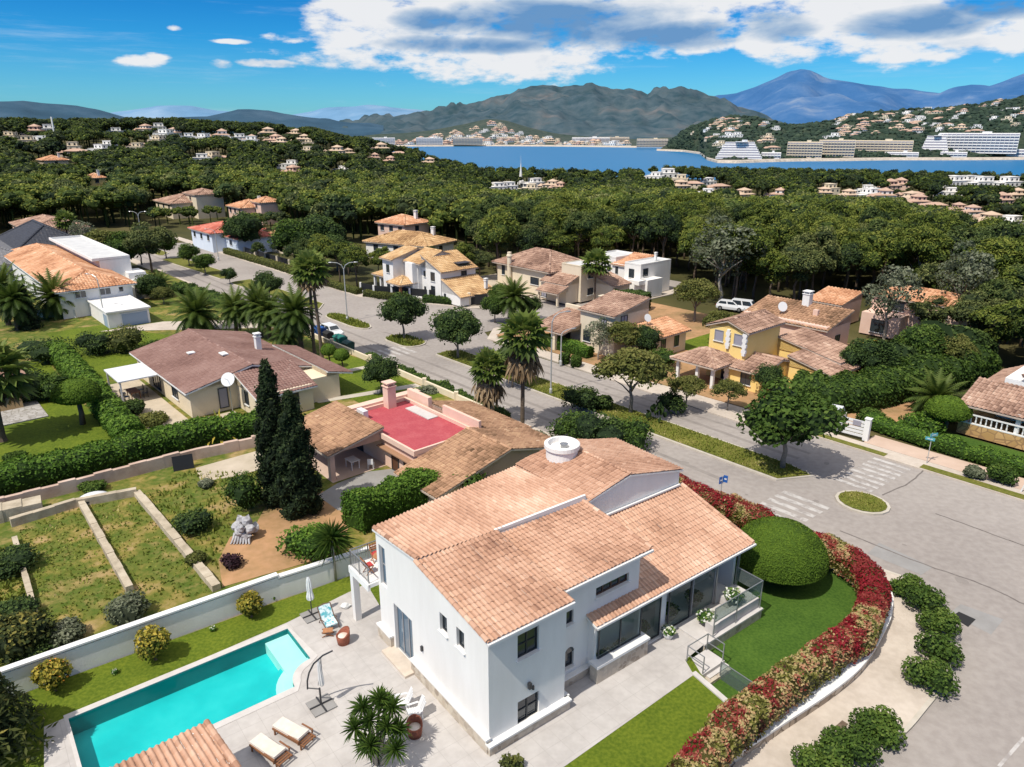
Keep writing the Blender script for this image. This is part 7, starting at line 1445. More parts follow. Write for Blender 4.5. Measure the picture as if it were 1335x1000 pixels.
def low_crown(seed, nb, n, leaf):
    global rng
    rng = np.random.default_rng(seed); V = []; F_ = []; A_ = []; k = 0; m = MB()
    for i in range(nb):
        th = i * 2.399; q = math.sqrt((i + .4) / nb); z = 10 * (.42 + .58 * (.8 - .42 * q * q) + rng.uniform(-.05, .05)); b = 1.95 * rng.uniform(.8, 1.25)
        blob(m, (q * 2.9 * math.cos(th), q * 2.9 * math.sin(th), z), (b, b, b * .75), n, leaf, .86, 1 if n > 20 else 0, vb=.45 + rng.uniform(-.14, .14), up=.4, low=-.3, asp=.6)
    m.box((0, 0, 2.5), (.4, .4, 5.4), 0, 0, .05)
    return np.concatenate(m.v), [f for f in m.f], np.concatenate(m.a)
LOW = [low_crown(500 + i, 8, 34, .8) for i in range(4)]; LOW2 = [low_crown(510 + i, 6, 14, 1.25) for i in range(4)]
def wood(name, spots, label, lods, smin=.7, smax=1.3):
    m = MB()
    for i, (d, x, y, kk) in enumerate(spots):
        V, FF, A_ = lods[i % len(lods)]; s = min(rd.uniform(smin, smax), kk); a = rd.uniform(0, 6.28); ca, sa = math.cos(a), math.sin(a); sw = s * rd.uniform(.9, 1.2)
        W_ = np.stack([(V[:, 0] * ca - V[:, 1] * sa) * sw + x, (V[:, 0] * sa + V[:, 1] * ca) * sw + y, V[:, 2] * s + ground(x, y)], 1)
        off = rd.gauss(0, .13); n0 = m.n; m.v.append(W_.astype(np.float32)); m.n += len(W_)
        for f in FF: m.f.append(f + n0)
        m.a.append(np.clip(A_ + off, 0, 1).astype(np.float32)); m.m.append(np.full(len(A_), rd.choice((0, 0, 0, 0, 1, 2))))
    o = m.build(name, ['leaf_pine', 'leaf_pine_dark', 'leaf_pine_pale']); o['kind'] = 'stuff'; o['label'] = label
rest = SPOTS[275:]; na = [q for q in rest if q[0] < 300]; nb_ = [q for q in rest if q[0] >= 300]
wood('pine_forest', na, 'the dense pine forest behind the villas', LOW); wood('far_pine_wood', nb_, 'far pine woods on the hill and by the bay', LOW2)
# ---------------------------------------------------------------- across the bay
rd = random.Random(21)
TG = 'houses of the town across the bay'; n = 0
def town(px, t, k, sc, lab, grp, rz=None, hills=town_hill, dz=0):
    p = hills.pos(px, t); far_house(k, p + Vector((0, 0, dz)), sc, rd.uniform(-.6, .6) if rz is None else rz, lab, grp)
for i in range(165):
    px = rd.triangular(462, 880, 610) if i < 100 else rd.uniform(462, 900); top = interp([(460, .15), (520, .3), (570, .55), (620, .9), (650, .85), (700, .45), (740, .2), (840, .08)], px); t = rd.uniform(.0, top) ** 1.1
    town(px, t, rd.choice((0, 1, 2, 2, 4, 3)), rd.uniform(1.2, 2.3), 'small pale house on the town hill across the bay', TG)
HG = 'villas on the headland across the bay'
HOTEL_PX = [(952, 28), (1042, 45), (1158, 35), (1230, 14), (1284, 36)]
for i in range(115):
    c = rd.random()
    if c < .3: px, t = rd.gauss(955, 26), rd.uniform(.2, .95)
    elif c < .75: px, t = rd.uniform(1080, 1250), rd.uniform(.45, .97)
    else: px, t = rd.uniform(1180, 1335), rd.uniform(.35, .98)
    town(min(1330, max(905, px)), t, rd.choice((0, 1, 2, 2, 4, 5)), rd.uniform(1.0, 1.75), 'small pale villa on the wooded headland across the bay', HG, None, headland)
# far shore strip of low buildings and the rocky shore line
def shore(name, pts, w, mat, z=SEA):
    m = MB(); P_ = [at(*p, SEA) for p in pts]
    for a, b in zip(P_, P_[1:]): 
        da = Vector((a.x, a.y, 0)).normalized() * w; db = Vector((b.x, b.y, 0)).normalized() * w
        m.poly([(a.x, a.y, z - 1), (b.x, b.y, z - 1), (b.x + db.x * .3, b.y + db.y * .3, z + 3), (a.x + da.x * .3, a.y + da.y * .3, z + 3)]); m.poly([(a.x + da.x * .3, a.y + da.y * .3, z + 3), (b.x + db.x * .3, b.y + db.y * .3, z + 3), (b.x + db.x, b.y + db.y, z + 4), (a.x + da.x, a.y + da.y, z + 4)])
    struct(m.build(name, mat))
noisy('shore_rock', [(.40, .34, .27), (.56, .48, .39), (.26, .24, .2)], .05, 8, .95, cols2=[(.2, .18, .15), (.6, .52, .43)], scale2=.3, mix2=.4)
shore('rocky_shore', [(856, 196.5), (872, 197.2), (890, 198), (912, 201), (922, 209), (935, 212.5), (960, 213), (1000, 211.5), (1040, 210.5), (1100, 210), (1160, 209), (1250, 209), (1400, 208)], 22, 'shore_rock'); shore('far_beach', [(455, 191), (560, 191), (640, 190.6), (720, 191), (830, 192.5)], 40, 'shore_rock')
# waterfront hotels
def hotel(label, px, py, w, h, d, floors, rz=0., stepped=False, mat='stucco_beige', bays=14, name='hotel', at_=None):
    p = at_ or at(px, py, SEA + 4); t = thing(name, label, 'hotel', p, math.atan2(-p.x, p.y) + rz); m = MB(); fl = h / floors; b = MB(); g = MB()
    for f in range(floors):
        off = f * 2.2 if stepped else 0; ww = w - (f * w * .06 if stepped else 0)
        m.box((0, off + d / 2, fl * (f + .5)), (ww, d, fl)); b.box((0, off - .8, fl * f + .5), (ww, 1.5, 1.0)); g.box((0, off - .04, fl * f + fl * .62), (ww - 1, .1, fl * .5))
    for i in range(bays + 1): 
        if not stepped: b.box((-w / 2 + w * i / bays, -.8, h / 2), (.5, 1.6, h))
    m.box((0, d / 2, h + .5), (w * .2 if stepped else w + .6, d * .6, 1.0)); m.box((w * .1, d / 2, h + 2), (w * .12, d * .4, 3))
    m.build('wall', mat, t); b.build('balcony', mat, t); g.build('window_band', 'shutter_grey', t)
def on_hill(h, px, py):
    for t in np.linspace(0.0, .6, 200):
        p = h.pos(px, t); d = Vector((p.x, p.y, p.z - CAMZ)); zf = d.y * CT - d.z * ST; up = d.y * ST + d.z * CT
        if 500 - FPX * up / zf < py: return p
    return h.pos(px, .2)
def hhotel(label, px, py, *a): p = on_hill(headland, px, py); k = math.hypot(p.x, p.y) / 1150; hotel(label, px, py, a[0] * k, a[1] * k, *a[2:], at_=p - Vector((0, 0, 1.5)))
hhotel('stepped white terraced hotel on the point of the headland', 968, 206, 64, 23, 16, 7, 0, True, 'stucco_white'); hhotel('long beige waterfront hotel, left half of the pair', 1053, 205, 46, 21, 14, 6, -.05, False, 'stucco_beige', 12); hhotel('long beige waterfront hotel, right half of the pair', 1096, 204, 46, 22, 14, 6, .06, False, 'stucco_beige', 12)
hhotel('long low cream hotel in the middle of the waterfront', 1157, 199, 74, 16, 14, 5, 0, False, 'stucco_beige', 16); hhotel('small white stepped hotel left of the tall one', 1228, 197, 32, 20, 14, 6, 0, True, 'stucco_white'); hhotel('tall white balconied hotel at the right of the waterfront', 1284, 199, 88, 24, 15, 7, 0, False, 'stucco_white', 18)
for i, (px, py, w, h_) in enumerate([(1185, 204, 40, 6), (1255, 204, 30, 6), (1010, 206, 26, 8), (1330, 203, 40, 8)]): hhotel(['low pale building on the shore below the cream hotel', 'low pale building on the shore left of the tall white hotel', 'low pale building on the shore right of the stepped hotel', 'pale waterfront building cut by the right edge'][i], px, py, w, h_, 10, 2, 0, False, 'stucco_white', 6)
varmat('leaf_far', [(0, (.012, .026, .02)), (.4, (.028, .05, .032)), (.7, (.05, .075, .045)), (1, (.09, .11, .07))], .95, 0); rng = np.random.default_rng(33); m = MB()
for i in range(3400):
    px = rng.uniform(872, 1340); t = rng.uniform(.015, 1.0); p = headland.pos(px, t); r = rng.uniform(3.5, 8) * (.6 + .6 * t); V, F_ = ico(0); m.add(V * (1 + rng.normal(0, .15, (len(V), 1))) * np.array([r, r, r * .7]) + np.array(p[:]), F_, 0, np.clip(rng.normal(.34, .16), 0, 1))
o = m.build('headland_wood', 'leaf_far'); o['kind'] = 'stuff'; o['label'] = 'trees covering the headland across the bay'
for i, (px, py, w) in enumerate([(610, 189, 90), (560, 189, 80), (660, 188, 60), (770, 188, 120), (800, 187.5, 100), (500, 189, 70), (850, 192, 80)]): hotel('long pale waterfront block of the far town, number %s from the left' % ['five', 'four', 'six', 'seven', 'eight', 'one', 'nine'][i] if False else ['broad pale waterfront block below the middle of the far town hill', 'pale waterfront block left of the far town hill', 'pale waterfront block right of the far town hill', 'long white beach hotel on the far shore', 'white beach hotel at the right end of the far shore', 'pale block at the left end of the far shore', 'low pale block on the near point of the far shore'][i], px, py, w, 20, 20, 5, 0, False, ['stucco_beige', 'stucco_white'][i % 2], 10)
m = MB(); m.lathe([(2.2, 0), (2, 2), (1.2, 3), (.6, 8), (.12, 13), (0, 18)], 8); o = m.build('church_spire', 'stucco_white', None, loc=ray(679, 236, 470) + Vector((0, 0, -2))); tag(o, 'thin white spire rising over the pines before the bay', 'spire')
t = thing('tower', 'white tower with a tall mast on the wooded hill at the left', 'tower', hit(66, 196)); m = MB(); m.box((0, 0, 3), (8, 6, 8)); m.build('wall', 'stucco_white', t); m = MB(); m.bar((3.4, 0, 6), (3.6, 0, 16), .6); m.build('mast', 'stucco_white', t); m = MB(); [m.box((x, -3.02, 5.3), (1.4, .1, 1.5)) for x in (-2.5, 0, 2.5)]; m.build('window_row', 'pane_dark', t)
# ---------------------------------------------------------------- cars
def car(label, loc, rz, mat='car_white', L=4.2, van=0, group=None):
    t = thing('parked_car', label, 'car', loc, rz, group); hl = L / 2; hw = .86
    st = [(-hl, .42, .62, .62), (-hl + .08, .3, .86, .78), (-hl + .5, .24, .93, hw), (-.9, .22, .95, hw), (.35, .22, .93, hw), (hl - .75, .24, .84, hw * .98), (hl - .15, .3, .72, .76), (hl, .4, .6, .6)]
    V = []; F_ = []
    for x, z0, z1, w in st: V += [(x, -w * .95, z0), (x, -w, (z0 + z1) / 2), (x, -w * .9, z1), (x, w * .9, z1), (x, w, (z0 + z1) / 2), (x, w * .95, z0)]
    for i in range(len(st) - 1):
        for j in range(6): F_.append((i * 6 + j, (i + 1) * 6 + j, (i + 1) * 6 + (j + 1) % 6, i * 6 + (j + 1) % 6))
    F_ += [tuple(range(6)), tuple(range(len(st) * 6 - 6, len(st) * 6))[::-1]]; m = MB(); m.add(V, F_)
    x0, x1, r0, r1 = (-hl + .12, hl - 1.0, -hl + .5, hl - 1.75) if not van else (-hl + .05, hl - .8, -hl + .15, hl - 1.45); h = 1.42 if not van else 1.75
    R_ = [(x0, -.76, .92), (x1, -.76, .9), (x1, .76, .9), (x0, .76, .92), (r0, -.6, h), (r1, -.6, h), (r1, .6, h), (r0, .6, h)]
    m.add(R_, [(4, 5, 6, 7), (0, 1, 5, 4), (1, 2, 6, 5), (2, 3, 7, 6), (3, 0, 4, 7)]); body = m.build('body', mat, t)
    def lerp3(a, b, k): return tuple(a[i] + (b[i] - a[i]) * k for i in range(3))
    for a, b, c, d, nm in ((0, 1, 5, 4, 'side_window'), (2, 3, 7, 6, 'side_window'), (1, 2, 6, 5, 'windscreen'), (3, 0, 4, 7, 'rear_window')):
        A_, B_, C_, D_ = (Vector(R_[i]) for i in (a, b, c, d)); n_ = (B_ - A_).cross(D_ - A_).normalized() * .012; f = lambda u, v: A_.lerp(B_, u).lerp(D_.lerp(C_, u), v) + n_
        q = MB(); sp = [(.06, .47), (.53, .93)] if nm == 'side_window' else [(.05, .95)]
        for u0, u1 in sp: q.poly([f(u0, .14), f(u1, .14), f(u1, .88), f(u0, .88)])
        q.build(nm, 'pane_dark', t)
    for x in (-hl + .75, hl - .8):
        for y in (-.8, .8):
            q = MB(); k = 14; prof = [(.18, -.1), (.31, -.1), (.33, -.05), (.33, .05), (.31, .1), (.18, .1)]; q.lathe(prof, k); w = q.build('wheel', 'tyre', t); w.location = (x, y, .33); w.rotation_euler = (PI / 2, 0, 0)
            q = MB(); q.lathe([(.0, -.105), (.19, -.1), (.19, .1), (0, .105)], k); q.build('rim', 'metal_grey', w)
    for y in (-.58, .58):
        q = MB(); q.box((hl - .08, y, .66), (.16, .3, .13)); q.build('headlight', 'lens', t); q = MB(); q.box((-hl + .05, y, .74), (.12, .24, .16)); q.build('tail_light', 'lens_red', t)
    return t
def heading(a): return a
car('white hatchback parked on the avenue beside the blue and green bins', at(433, 437, .02), AVA, 'car_white'); car('white estate car parked behind the trees near the vegetable plot, left of two', at(953, 404, .2), AVA + .3, 'car_white', 4.4); car('white van parked behind the trees near the vegetable plot, right of two', at(972, 406, .2), AVA + .3, 'car_white', 4.4, 1); car('grey green car parked on the terrace in front of the pines', at(1056, 423, .2), AVA + .4, 'car_green', 4.5); car('white car standing just inside the white gate by the footpath', at(1086, 553, .2), AVA + PI / 2 + .25, 'car_white', 4.0, 1)
t = thing('garden_cover', 'rounded white cover lying beyond the far wall of the grassy lots', 'cover', at(122, 652, .9), AVA + PI / 2 - .1); m = MB(); V, F_ = ico(3); V = V * np.array([1.15, .62, .62]); V[:, 2] = np.maximum(V[:, 2], -.02); m.add(V, F_); m.build('shell', 'car_white', t, True)
m = MB(); m.box((0, -.5, .22), (1.5, .3, .1)); m.box((0, .5, .22), (1.5, .3, .1)); m.build('dark_strip', 'pane_dark', t)
# ---------------------------------------------------------------- bins
def wheelie(label, loc, rz, mat, w=.8, d=.8, h=1.2, name='waste_bin'):
    t = thing(name, label, 'bin', loc, rz); m = MB(); a, b = .82, 1.0
    V = [(-w / 2 * a, -d / 2 * a, .1), (w / 2 * a, -d / 2 * a, .1), (w / 2 * a, d / 2 * a, .1), (-w / 2 * a, d / 2 * a, .1), (-w / 2, -d / 2, h), (w / 2, -d / 2, h), (w / 2, d / 2, h), (-w / 2, d / 2, h)]
    m.add(V, [(0, 3, 2, 1), (4, 5, 6, 7), (0, 1, 5, 4), (1, 2, 6, 5), (2, 3, 7, 6), (3, 0, 4, 7)]); m.build('bin_body', mat, t)
    m = MB(); m.add([(-w / 2 - .04, -d / 2 - .04, h), (w / 2 + .04, -d / 2 - .04, h), (w / 2 + .04, d / 2 + .02, h + .05), (-w / 2 - .04, d / 2 + .02, h + .05), (-w / 2 - .02, -d / 4, h + .2), (w / 2 + .02, -d / 4, h + .2), (w / 2 + .02, d / 4, h + .24), (-w / 2 - .02, d / 4, h + .24)], [(0, 3, 2, 1), (4, 5, 6, 7), (0, 1, 5, 4), (1, 2, 6, 5), (2, 3, 7, 6), (3, 0, 4, 7)]); m.build('lid', mat, t)
    for x in (-1, 1):
        for y in (-1, 1): q = MB(); q.lathe([(0, -.04), (.1, -.04), (.1, .04), (0, .04)], 10); o = q.build('castor', 'tyre', t); o.location = (x * w * .36, y * d * .34, .1); o.rotation_euler = (PI / 2, 0, 0)
    return t
wheelie('blue recycling container at the kerb behind the tall fan palms', AV(-86.2, 42.4, .12), AVA, 'car_blue', 1.6, 1.2, 1.5); wheelie('yellow lidded dark container between the blue and green bins', AV(-84.3, 42.6, .12), AVA, 'tyre', 1.2, 1.0, 1.2); wheelie('large green waste container on the pavement by the cream wall', AV(-81.0, 42.5, .12), AVA, 'bin_green', 1.7, 1.2, 1.35); wheelie('smaller dark green waste container at the right of the bin row', AV(-78.8, 42.4, .12), AVA, 'bin_dark', 1.3, 1.1, 1.1)
# ---------------------------------------------------------------- street lamps and signs
def lamp(label, loc, h, arms, rz, group='street lamps along the avenue'):
    t = thing('street_lamp', label, 'street lamp', loc, rz, group); m = MB(); m.tube([(0, 0, 0), (0, 0, h * .3), (0, 0, h * .9)], [.1, .085, .06], 8); m.lathe([(.17, 0), (.17, .5), (.1, .6)], 8); m.build('pole', 'galvanised', t)
    for s_ in arms:
        q = MB(); q.tube([(0, 0, h * .88), (s_ * .25, 0, h * .95), (s_ * .8, 0, h * .99), (s_ * 1.5, 0, h)], [.055, .05, .045, .04], 6); o = q.build('arm', 'galvanised', t)
        q = MB(); q.lathe([(0, -.09), (.14, -.06), (.15, 0), (.1, .06), (0, .08)], 10, (s_ * 1.75, 0, h), sx=2.2); q.build('lantern', 'metal_grey', o)
    return t
lamp('single armed street lamp on the long median beside the tall fan palm', at(718, 513, .15), 8.6, (1,), R(20)); lamp('double armed street lamp on the small grass island', at(453, 418, .15), 8.4, (1, -1), R(5)); lamp('double armed street lamp far up the avenue by the flat topped tree', at(187, 324, .15), 8.4, (1, -1), R(0)); lamp('street lamp on the far pavement in front of the red roofed house', at(285, 339, .15), 6.5, (-1,), R(10)); lamp('thin street lamp in front of the garage doors', at(138, 424, .7), 7.0, (-1,), R(-20))
lamp('short lamp post by the driveway of the beige villa', at(731, 476, .15), 4.2, (1,), R(30))
def sign(label, loc, h, plates, rz=0.):
    t = thing('road_sign', label, 'sign', loc, rz); m = MB(); m.tube([(0, 0, 0), (0, 0, h)], .035, 8); m.build('post', 'galvanised', t)
    for x, z, w, hh, mt, a in plates: q = MB(); q.box((0, -.05, 0), (w, .03, hh)); o = q.build('plate', mt, t); o.location = (x, 0, z); o.rotation_euler = (0, 0, a); b = MB(); b.box((0, -.075, 0), (w * .55, .01, hh * .2)); b.build('marking', 'metal_white', o)
sign('teal street sign on a pole beside the far end of the crossing', at(1208, 604, .13), 2.7, [(.1, 2.55, .75, .28, 'sign_teal', .3), (-.1, 2.2, .7, .26, 'sign_teal', -.7)]); sign('small blue road sign behind the red hedge near the crossing', AV(-25.6, 42.6, .12), 2.5, [(-.1, 2.2, .4, .55, 'sign_blue', .5), (.25, 2.3, .3, .55, 'sign_blue', -.6)])
t = thing('sliding_gate', 'white panel gate on the footpath beside the dense street tree', 'gate', at(1098, 566, .13), AVA + .1); m = MB(); [m.box((0, 0, .3 + .32 * k), (3.6, .05, .24)) for k in range(5)]; m.build('gate_panel', 'metal_white', t); m = MB(); m.box((2.0, 0, 1.0), (.45, .45, 2.0)); m.box((2.0, 0, 2.04), (.55, .55, .08)); m.build('gatepost', 'trim_white', t); m = MB(); m.box((1.1, -.04, 1.4), (.7, .03, .45)); m.build('notice_panel', 'shutter_grey', t)
t = thing('barrier', 'black and white metal barrier cut by the right edge by the verge', 'barrier', at(1331, 641, .13), AVA); m = MB(); m.bar((0, 0, 0), (.22, 0, 1.1), .09); m.build('post', 'metal_white', t); m = MB(); [m.bar((.25 + k * .3, 0, .15), (.4 + k * .3, 0, 1.05), .09) for k in range(4)]; m.bar((.2, 0, 1.05), (1.6, 0, 1.05), .07); m.build('rail', 'metal_dark', t)
# ---------------------------------------------------------------- things on the pool terrace
def loungers():
    t = thing('sun_lounger', 'wooden sun lounger with cream cushion beside the pool, the right one of two', 'sun lounger', (0, 0, 0), 0, 'sun loungers beside the pool'); m = MB()
    for y in (-.32, .32): m.bar((-.98, y, .28), (.98, y, .28), .05, .09)
    for k in range(15): m.box((-.9 + k * .13, 0, .31), (.08, .6, .02))
    m.build('frame', 'wood_brown', t)
    for x in (-.85, .75):
        for y in (-.32, .32): q = MB(); q.bar((x, y, 0), (x, y, .26), .06); q.build('leg', 'wood_brown', t)
    for y in (-.4, .4): q = MB(); q.bar((.1, y, .5), (.75, y, .5), .07, .03); q.bar((.7, y, .3), (.7, y, .5), .05); q.build('armrest', 'wood_brown', t)
    q = MB(); q.box((-.42, 0, .385), (1.15, .6, .11)); q.build('cushion', 'cushion', t); q = MB(); Rm = Matrix.Rotation(-.18, 3, 'Y'); q.box((.38, 0, .43), (.5, .6, .1), M=Rm); q.build('back_cushion', 'cushion', t); return t
d = (at(404, 969, 1.3) - at(362, 945, 1.3)); ang = math.atan2(d.y, d.x)
L1 = loungers(); L1.location = at(384, 962, 1.006); L1.rotation_euler = (0, 0, ang); dup(L1, at(354, 985, 1.006), ang - .05, 'wooden sun lounger with cream cushion beside the pool, the left one of two')
def parasol_base(t, w=.5):
    for a in (-1, 1):
        for b in (-1, 1): q = MB(); q.box((a * w / 2, b * w / 2, .04), (w - .03, w - .03, .06)); q.build('base_slab', 'asphalt_patch', t)
    q = MB(); q.bar((-w, 0, .1), (w, 0, .1), .06, .05); q.bar((0, -w, .1), (0, w, .1), .06, .05); q.build('base_cross', 'metal_dark', t)
t = thing('parasol', 'closed cream parasol on a slab base at the edge of the pool lawn', 'parasol', at(407, 803, 1.006), R(38)); parasol_base(t, .52); q = MB(); q.tube([(0, 0, .1), (0, 0, 2.45)], .028, 8); q.build('pole', 'metal_dark', t)
m = MB(); k = 16; prof = [(.04, 2.5), (.1, 2.3), (.13, 1.9), (.12, 1.55), (.17, 1.25), (.16, 1.08), (.06, 1.02)]
V = [(r * (1 + (.22 if j % 2 else -.15)) * math.cos(2 * PI * j / k), r * (1 + (.22 if j % 2 else -.15)) * math.sin(2 * PI * j / k), z) for r, z in prof for j in range(k)]
m.add(V, [(i * k + j, i * k + (j + 1) % k, (i + 1) * k + (j + 1) % k, (i + 1) * k + j) for i in range(len(prof) - 1) for j in range(k)]); m.build('canopy', 'fabric_white', t)
t = thing('cantilever_parasol', 'folded cantilever parasol with curved dark arm beside the pool steps', 'parasol', at(419, 920, 1.006), R(38)); parasol_base(t, .55); rt = Matrix.Rotation(-R(38), 3, 'Z')
f = lambda x, z, y=0: tuple(rt @ Vector((x, y, z)))
q = MB(); q.tube([f(0, .1), f(0, 1.0)], .045, 8); q.tube([f(0, .95), f(-.55, 1.0)], .03, 6); q.tube([f(-.55, .95), f(-.52, 1.4), f(-.4, 1.85), f(-.15, 2.35), f(.3, 2.8), f(.75, 3.05)], .04, 8); q.build('mast', 'metal_dark', t)
q = MB(); q.tube([f(.2, 2.65), f(-.05, 1.15)], .018, 6); q.tube([f(.2, 2.65), f(.18, 1.3)], .018, 6); q.build('rib', 'metal_grey', t)
m = MB(); V = [tuple(rt @ Vector((.1 + .06 * (i - 2) * .2 + r * (1 + (.3 if j % 2 else -.2)) * math.cos(2 * PI * j / k), r * (1 + (.3 if j % 2 else -.2)) * math.sin(2 * PI * j / k), z))) for i, (r, z) in enumerate([(.02, 2.6), (.06, 2.3), (.08, 1.9), (.1, 1.5), (.09, 1.2), (.02, 1.1)]) for j in range(k)]
m.add(V, [(i * k + j, i * k + (j + 1) % k, (i + 1) * k + (j + 1) % k, (i + 1) * k + j) for i in range(5) for j in range(k)]); m.build('canopy', 'fabric_white', t)
def tub(label, loc, rz, cat='armchair'):
    t = thing('wicker_tub_chair', label, cat, loc, rz); m = MB(); k = 20; V = []
    for z, r in ((0, .3), (.25, .33), (.5, .36)): V += [(r * math.cos(2 * PI * j / k), r * math.sin(2 * PI * j / k), z) for j in range(k)]
    V += [(.36 * math.cos(2 * PI * j / k), .36 * math.sin(2 * PI * j / k), .5 + .24 * max(0, .35 + math.cos(2 * PI * j / k))) for j in range(k)]
    V += [(.29 * math.cos(2 * PI * j / k), .29 * math.sin(2 * PI * j / k), .5 + .24 * max(0, .35 + math.cos(2 * PI * j / k))) for j in range(k)] + [(.28 * math.cos(2 * PI * j / k), .28 * math.sin(2 * PI * j / k), .36) for j in range(k)]
    m.add(V, [(i * k + j, i * k + (j + 1) % k, (i + 1) * k + (j + 1) % k, (i + 1) * k + j) for i in range(5) for j in range(k)] + [tuple(range(k))[::-1], tuple(5 * k + j for j in range(k))]); m.build('shell', 'wicker', t, True)
    q = MB(); q.lathe([(0, .38), (.27, .38), (.28, .43), (.24, .47), (0, .48)], 16); q.build('cushion', 'cushion', t, True); return t
tub('brown wicker tub chair with cream cushion beside the teal cushioned chair', at(448, 838, 1.006), R(40)); tub('brown wicker tub chair behind the yucca below the white chairs', at(541, 958, 1.006), R(100))
t = thing('lounge_chair', 'dark framed lounge chair with a white and teal cushion on the terrace', 'chair', at(429, 815, 1.006), R(-55)); m = MB()
for y in (-.36, .36): m.tube([(.55, y, .05), (.45, y, .3), (-.1, y, .38), (-.55, y, .95)], .03, 6); m.tube([(-.5, y, .0), (-.2, y, .4), (.3, y, .58)], .025, 6)
m.tube([(-.55, -.36, .95), (-.6, 0, 1.0), (-.55, .36, .95)], .03, 6); m.build('frame', 'wicker_dark', t); m = MB(); V = [(x, y, z) for x, z in ((.5, .33), (-.08, .42), (-.54, .96)) for y in (-.31, .31)] + [(x, y, z - .07) for x, z in ((.5, .33), (-.08, .42), (-.54, .96)) for y in (-.31, .31)]
m.add(V, [(0, 1, 3, 2), (2, 3, 5, 4), (6, 8, 9, 7), (8, 10, 11, 9), (0, 2, 8, 6), (2, 4, 10, 8), (1, 7, 9, 3), (3, 9, 11, 5), (4, 5, 11, 10), (0, 6, 7, 1)]); m.build('cushion', 'fabric_teal', t)
t = thing('footstool', 'small wooden stool with crossed legs in front of the lounge chair', 'stool', at(428, 828, 1.006), R(10)); m = MB(); m.box((0, 0, .3), (.5, .36, .04)); m.build('seat', 'wood_orange', t)
for a in (-1, 1): m = MB(); m.bar((-.3, a * .15, 0), (.3, a * .15, .3), .04); m.bar((.3, a * .15, 0), (-.3, a * .15, .3), .04); m.build('leg', 'wood_brown', t)
def adirondack(label, loc, rz):
    t = thing('garden_chair', label, 'chair', loc, rz, 'white plastic chairs by the villa wall'); m = MB()
    for k in range(5): m.box((-.1 + k * .11, 0, .3 + k * .015), (.09, .5, .025))
    m.build('seat', 'metal_white', t); m = MB(); Rm = Matrix.Rotation(-.4, 3, 'Y')
    for k in range(5): m.box((-.27, -.22 + k * .11, .62 - abs(k - 2) * .02), (.03, .09, .74 - abs(k - 2) * .05), M=Rm)
    m.build('backrest', 'metal_white', t)
    for y in (-.3, .3): m = MB(); m.box((.1, y, .5), (.62, .1, .025)); m.build('armrest', 'metal_white', t)
    for x in (-.2, .35):
        for y in (-.28, .28): m = MB(); m.bar((x, y, 0), (x, y, .49), .05); m.build('leg', 'metal_white', t)
adirondack('white slatted garden chair by the villa wall, the upper one', at(527, 922, 1.006), R(195)); adirondack('white slatted garden chair by the villa wall, the lower one', at(543, 934, 1.006), R(205))
m = MB(); V, F_ = ico(2); rng = np.random.default_rng(9); m.add(V * np.array([.28, .22, .14]) * (1 + rng.normal(0, .12, (len(V), 1))) + np.array([0, 0, .12]), F_); o = m.build('towel_heap', 'fabric_white', None, loc=at(450, 792, 1.006)); tag(o, 'small heap of white cloth on the terrace beside the balcony pillar', 'towel')
# balcony table and chairs
bt = thing('folding_table', 'round wooden balcony table with a red top', 'table', huv(.75, 10.6, 4.3), HRZ); m = MB(); m.lathe([(0, .7), (.45, .7), (.45, .735), (0, .735)], 18); m.build('tabletop', 'wood_orange', bt)
for a in (0, 1.57): m = MB(); m.bar((-.3 * math.cos(a), -.3 * math.sin(a), 0), (.3 * math.cos(a), .3 * math.sin(a), .7), .05); m.build('leg', 'wood_brown', bt)
def folding(label, u, v, a):
    t = thing('folding_chair', label, 'chair', huv(u, v, 4.3), HRZ + a, 'folding chairs on the balcony'); m = MB(); [m.box((-.18 + .09 * k, 0, .44), (.07, .42, .025)) for k in range(5)]; m.build('seat', 'wood_orange', t); m = MB(); Rm = Matrix.Rotation(-.22, 3, 'Y'); [m.box((-.26 - .03 * k, 0, .6 + .12 * k), (.025, .42, .09), M=Rm) for k in range(3)]; m.build('backrest', 'wood_orange', t)
    for y in (-.2, .2): m = MB(); m.bar((-.32, y, .95), (.2, y, 0), .04); m.bar((.22, y, .45), (-.22, y, 0), .04); m.build('leg', 'wood_orange', t)
    m = MB(); m.box((0, 0, .475), (.4, .4, .04)); plain('cushion_red', (.45, .05, .05), .8) if 'cushion_red' not in MATS else None; m.build('cushion', 'cushion_red', t)
folding('wooden folding chair on the balcony nearest the pool side railing', -.05, 10.6, 0); folding('wooden folding chair on the balcony at the garden side railing', .75, 11.35, -PI / 2); folding('wooden folding chair on the balcony nearest the villa door', 1.55, 10.6, PI); folding('wooden folding chair on the balcony with its back to the pool terrace', .75, 9.95, PI / 2)
# planters
def planter(label, loc, r, mat='metal_dark', plant='flower_white', n=260, h=.35, seed=1, group='flower bowls of the veranda'):
    global rng
    rng = np.random.default_rng(seed); t = thing('flower_bowl', label, 'planter', loc, 0, group); m = MB(); m.lathe([(r * .6, 0), (r * .9, h * .5), (r, h), (r * .88, h), (r * .8, h * .8), (0, h * .8)], 18); m.build('bowl', mat, t, True); m = MB(); blob(m, (0, 0, h + r * .25), (r * 1.15, r * 1.15, r * .6), n, .17, .75, 1, vb=.5, vr=.9); m.build('plant', plant, t)
planter('bowl of white flowers on the terrace ledge, left of two', huv(14.1, -.2, 1.12), .46, seed=501); planter('bowl of white flowers on the terrace ledge, right of two', huv(16.1, -.35, 1.7), .46, seed=502); planter('green potted plant in a pale pot on the path by the glass doors', huv(11.7, .35, 1.01), .3, 'trim_white', 'flower_white', 200, .4, 503)
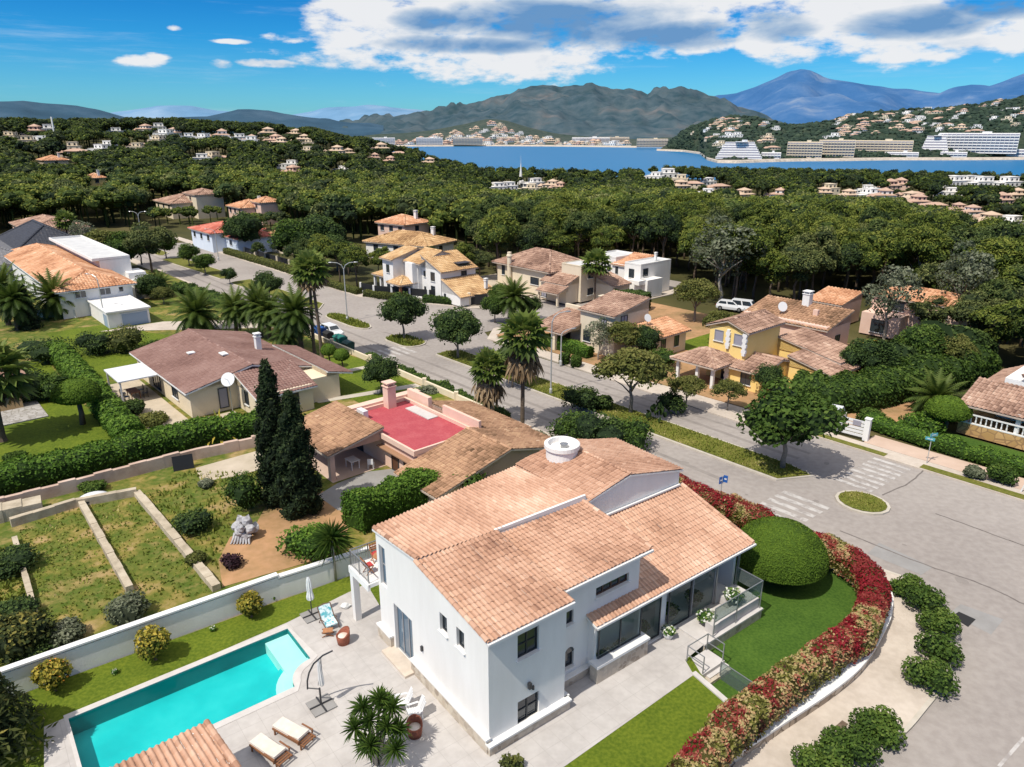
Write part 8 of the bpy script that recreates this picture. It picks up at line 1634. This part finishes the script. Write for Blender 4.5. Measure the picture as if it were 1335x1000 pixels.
for i, (u, v, r, lab) in enumerate([(7.5, 1.1, .6, 'dark leafy indoor plant behind the bay window, nearest the corner'), (8.7, 1.1, .55, 'leafy indoor plant in the middle of the bay window'), (10.6, 1.35, .55, 'tall indoor plant behind the first glass door'), (12.9, 1.35, .6, 'tall indoor plant behind the second glass door'), (14.9, 1.35, .6, 'bushy plant in a bowl behind the veranda glass')]):
    planter(lab, huv(u, v, 1.08), .42, 'stone_trim', 'leaf_bright', 380, .5, 510 + i, 'plants behind the veranda glass')
# pool house roof at the bottom edge
ph = Villa('pool_house', 'salmon tiled roof corner of the pool house at the bottom edge over the pool', (-12.35, 23.6, 1.0), R(220), 'stucco_white', 'tile_main', tw=.235, tl=.36, amp=.045, seg=6)
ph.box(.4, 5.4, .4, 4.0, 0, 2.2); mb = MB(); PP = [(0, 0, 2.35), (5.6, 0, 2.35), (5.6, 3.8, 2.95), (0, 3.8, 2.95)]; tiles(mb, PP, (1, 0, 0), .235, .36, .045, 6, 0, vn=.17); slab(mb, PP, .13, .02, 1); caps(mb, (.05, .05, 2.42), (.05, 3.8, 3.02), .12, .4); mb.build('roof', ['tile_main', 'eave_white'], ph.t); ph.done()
# patio furniture of the bungalow and of the pink house
t = thing('patio_table', 'dark patio table under the white canopy', 'table', AV(-76.2, 17.0, .9), AVA); m = MB(); m.box((0, 0, .72), (1.8, .9, .05)); m.build('tabletop', 'wood_brown', t)
for x in (-.8, .8):
    for y in (-.38, .38): m = MB(); m.bar((x, y, 0), (x, y, .7), .07); m.build('leg', 'wood_brown', t)
def simple_chair(label, loc, rz, mat, group):
    t = thing('garden_chair', label, 'chair', loc, rz, group); m = MB(); m.box((0, 0, .44), (.45, .45, .04)); m.build('seat', mat, t); m = MB(); m.box((-.22, 0, .68), (.04, .44, .44)); m.build('backrest', mat, t)
    for x in (-.2, .2):
        for y in (-.2, .2): m = MB(); m.bar((x, y, 0), (x, y, .43), .045); m.build('leg', mat, t)
    return t
for i, (s, n, a) in enumerate([(-76.9, 16.2, 1.57), (-75.6, 16.2, 1.57), (-76.9, 17.9, -1.57), (-75.6, 17.9, -1.57)]): simple_chair(['dark chair at the canopy table, street end of the garden side', 'dark chair at the canopy table, near end of the garden side', 'dark chair at the canopy table, street end of the house side', 'dark chair at the canopy table, near end of the house side'][i], AV(s, n, .9), AVA + a, 'metal_dark', 'dark chairs under the canopy')
t = thing('patio_table', 'white plastic table in the open porch of the pink house', 'table', AV(-47.6, 25.2, .9), AVA); m = MB(); m.box((0, 0, .72), (1.1, .8, .04)); m.build('tabletop', 'metal_white', t)
for x in (-.45, .45):
    for y in (-.32, .32): m = MB(); m.bar((x, y, 0), (x, y, .7), .06); m.build('leg', 'metal_white', t)
simple_chair('white plastic chair at the near side of the pink house porch', AV(-46.5, 26.2, .9), AVA + 2.4, 'metal_white', None)
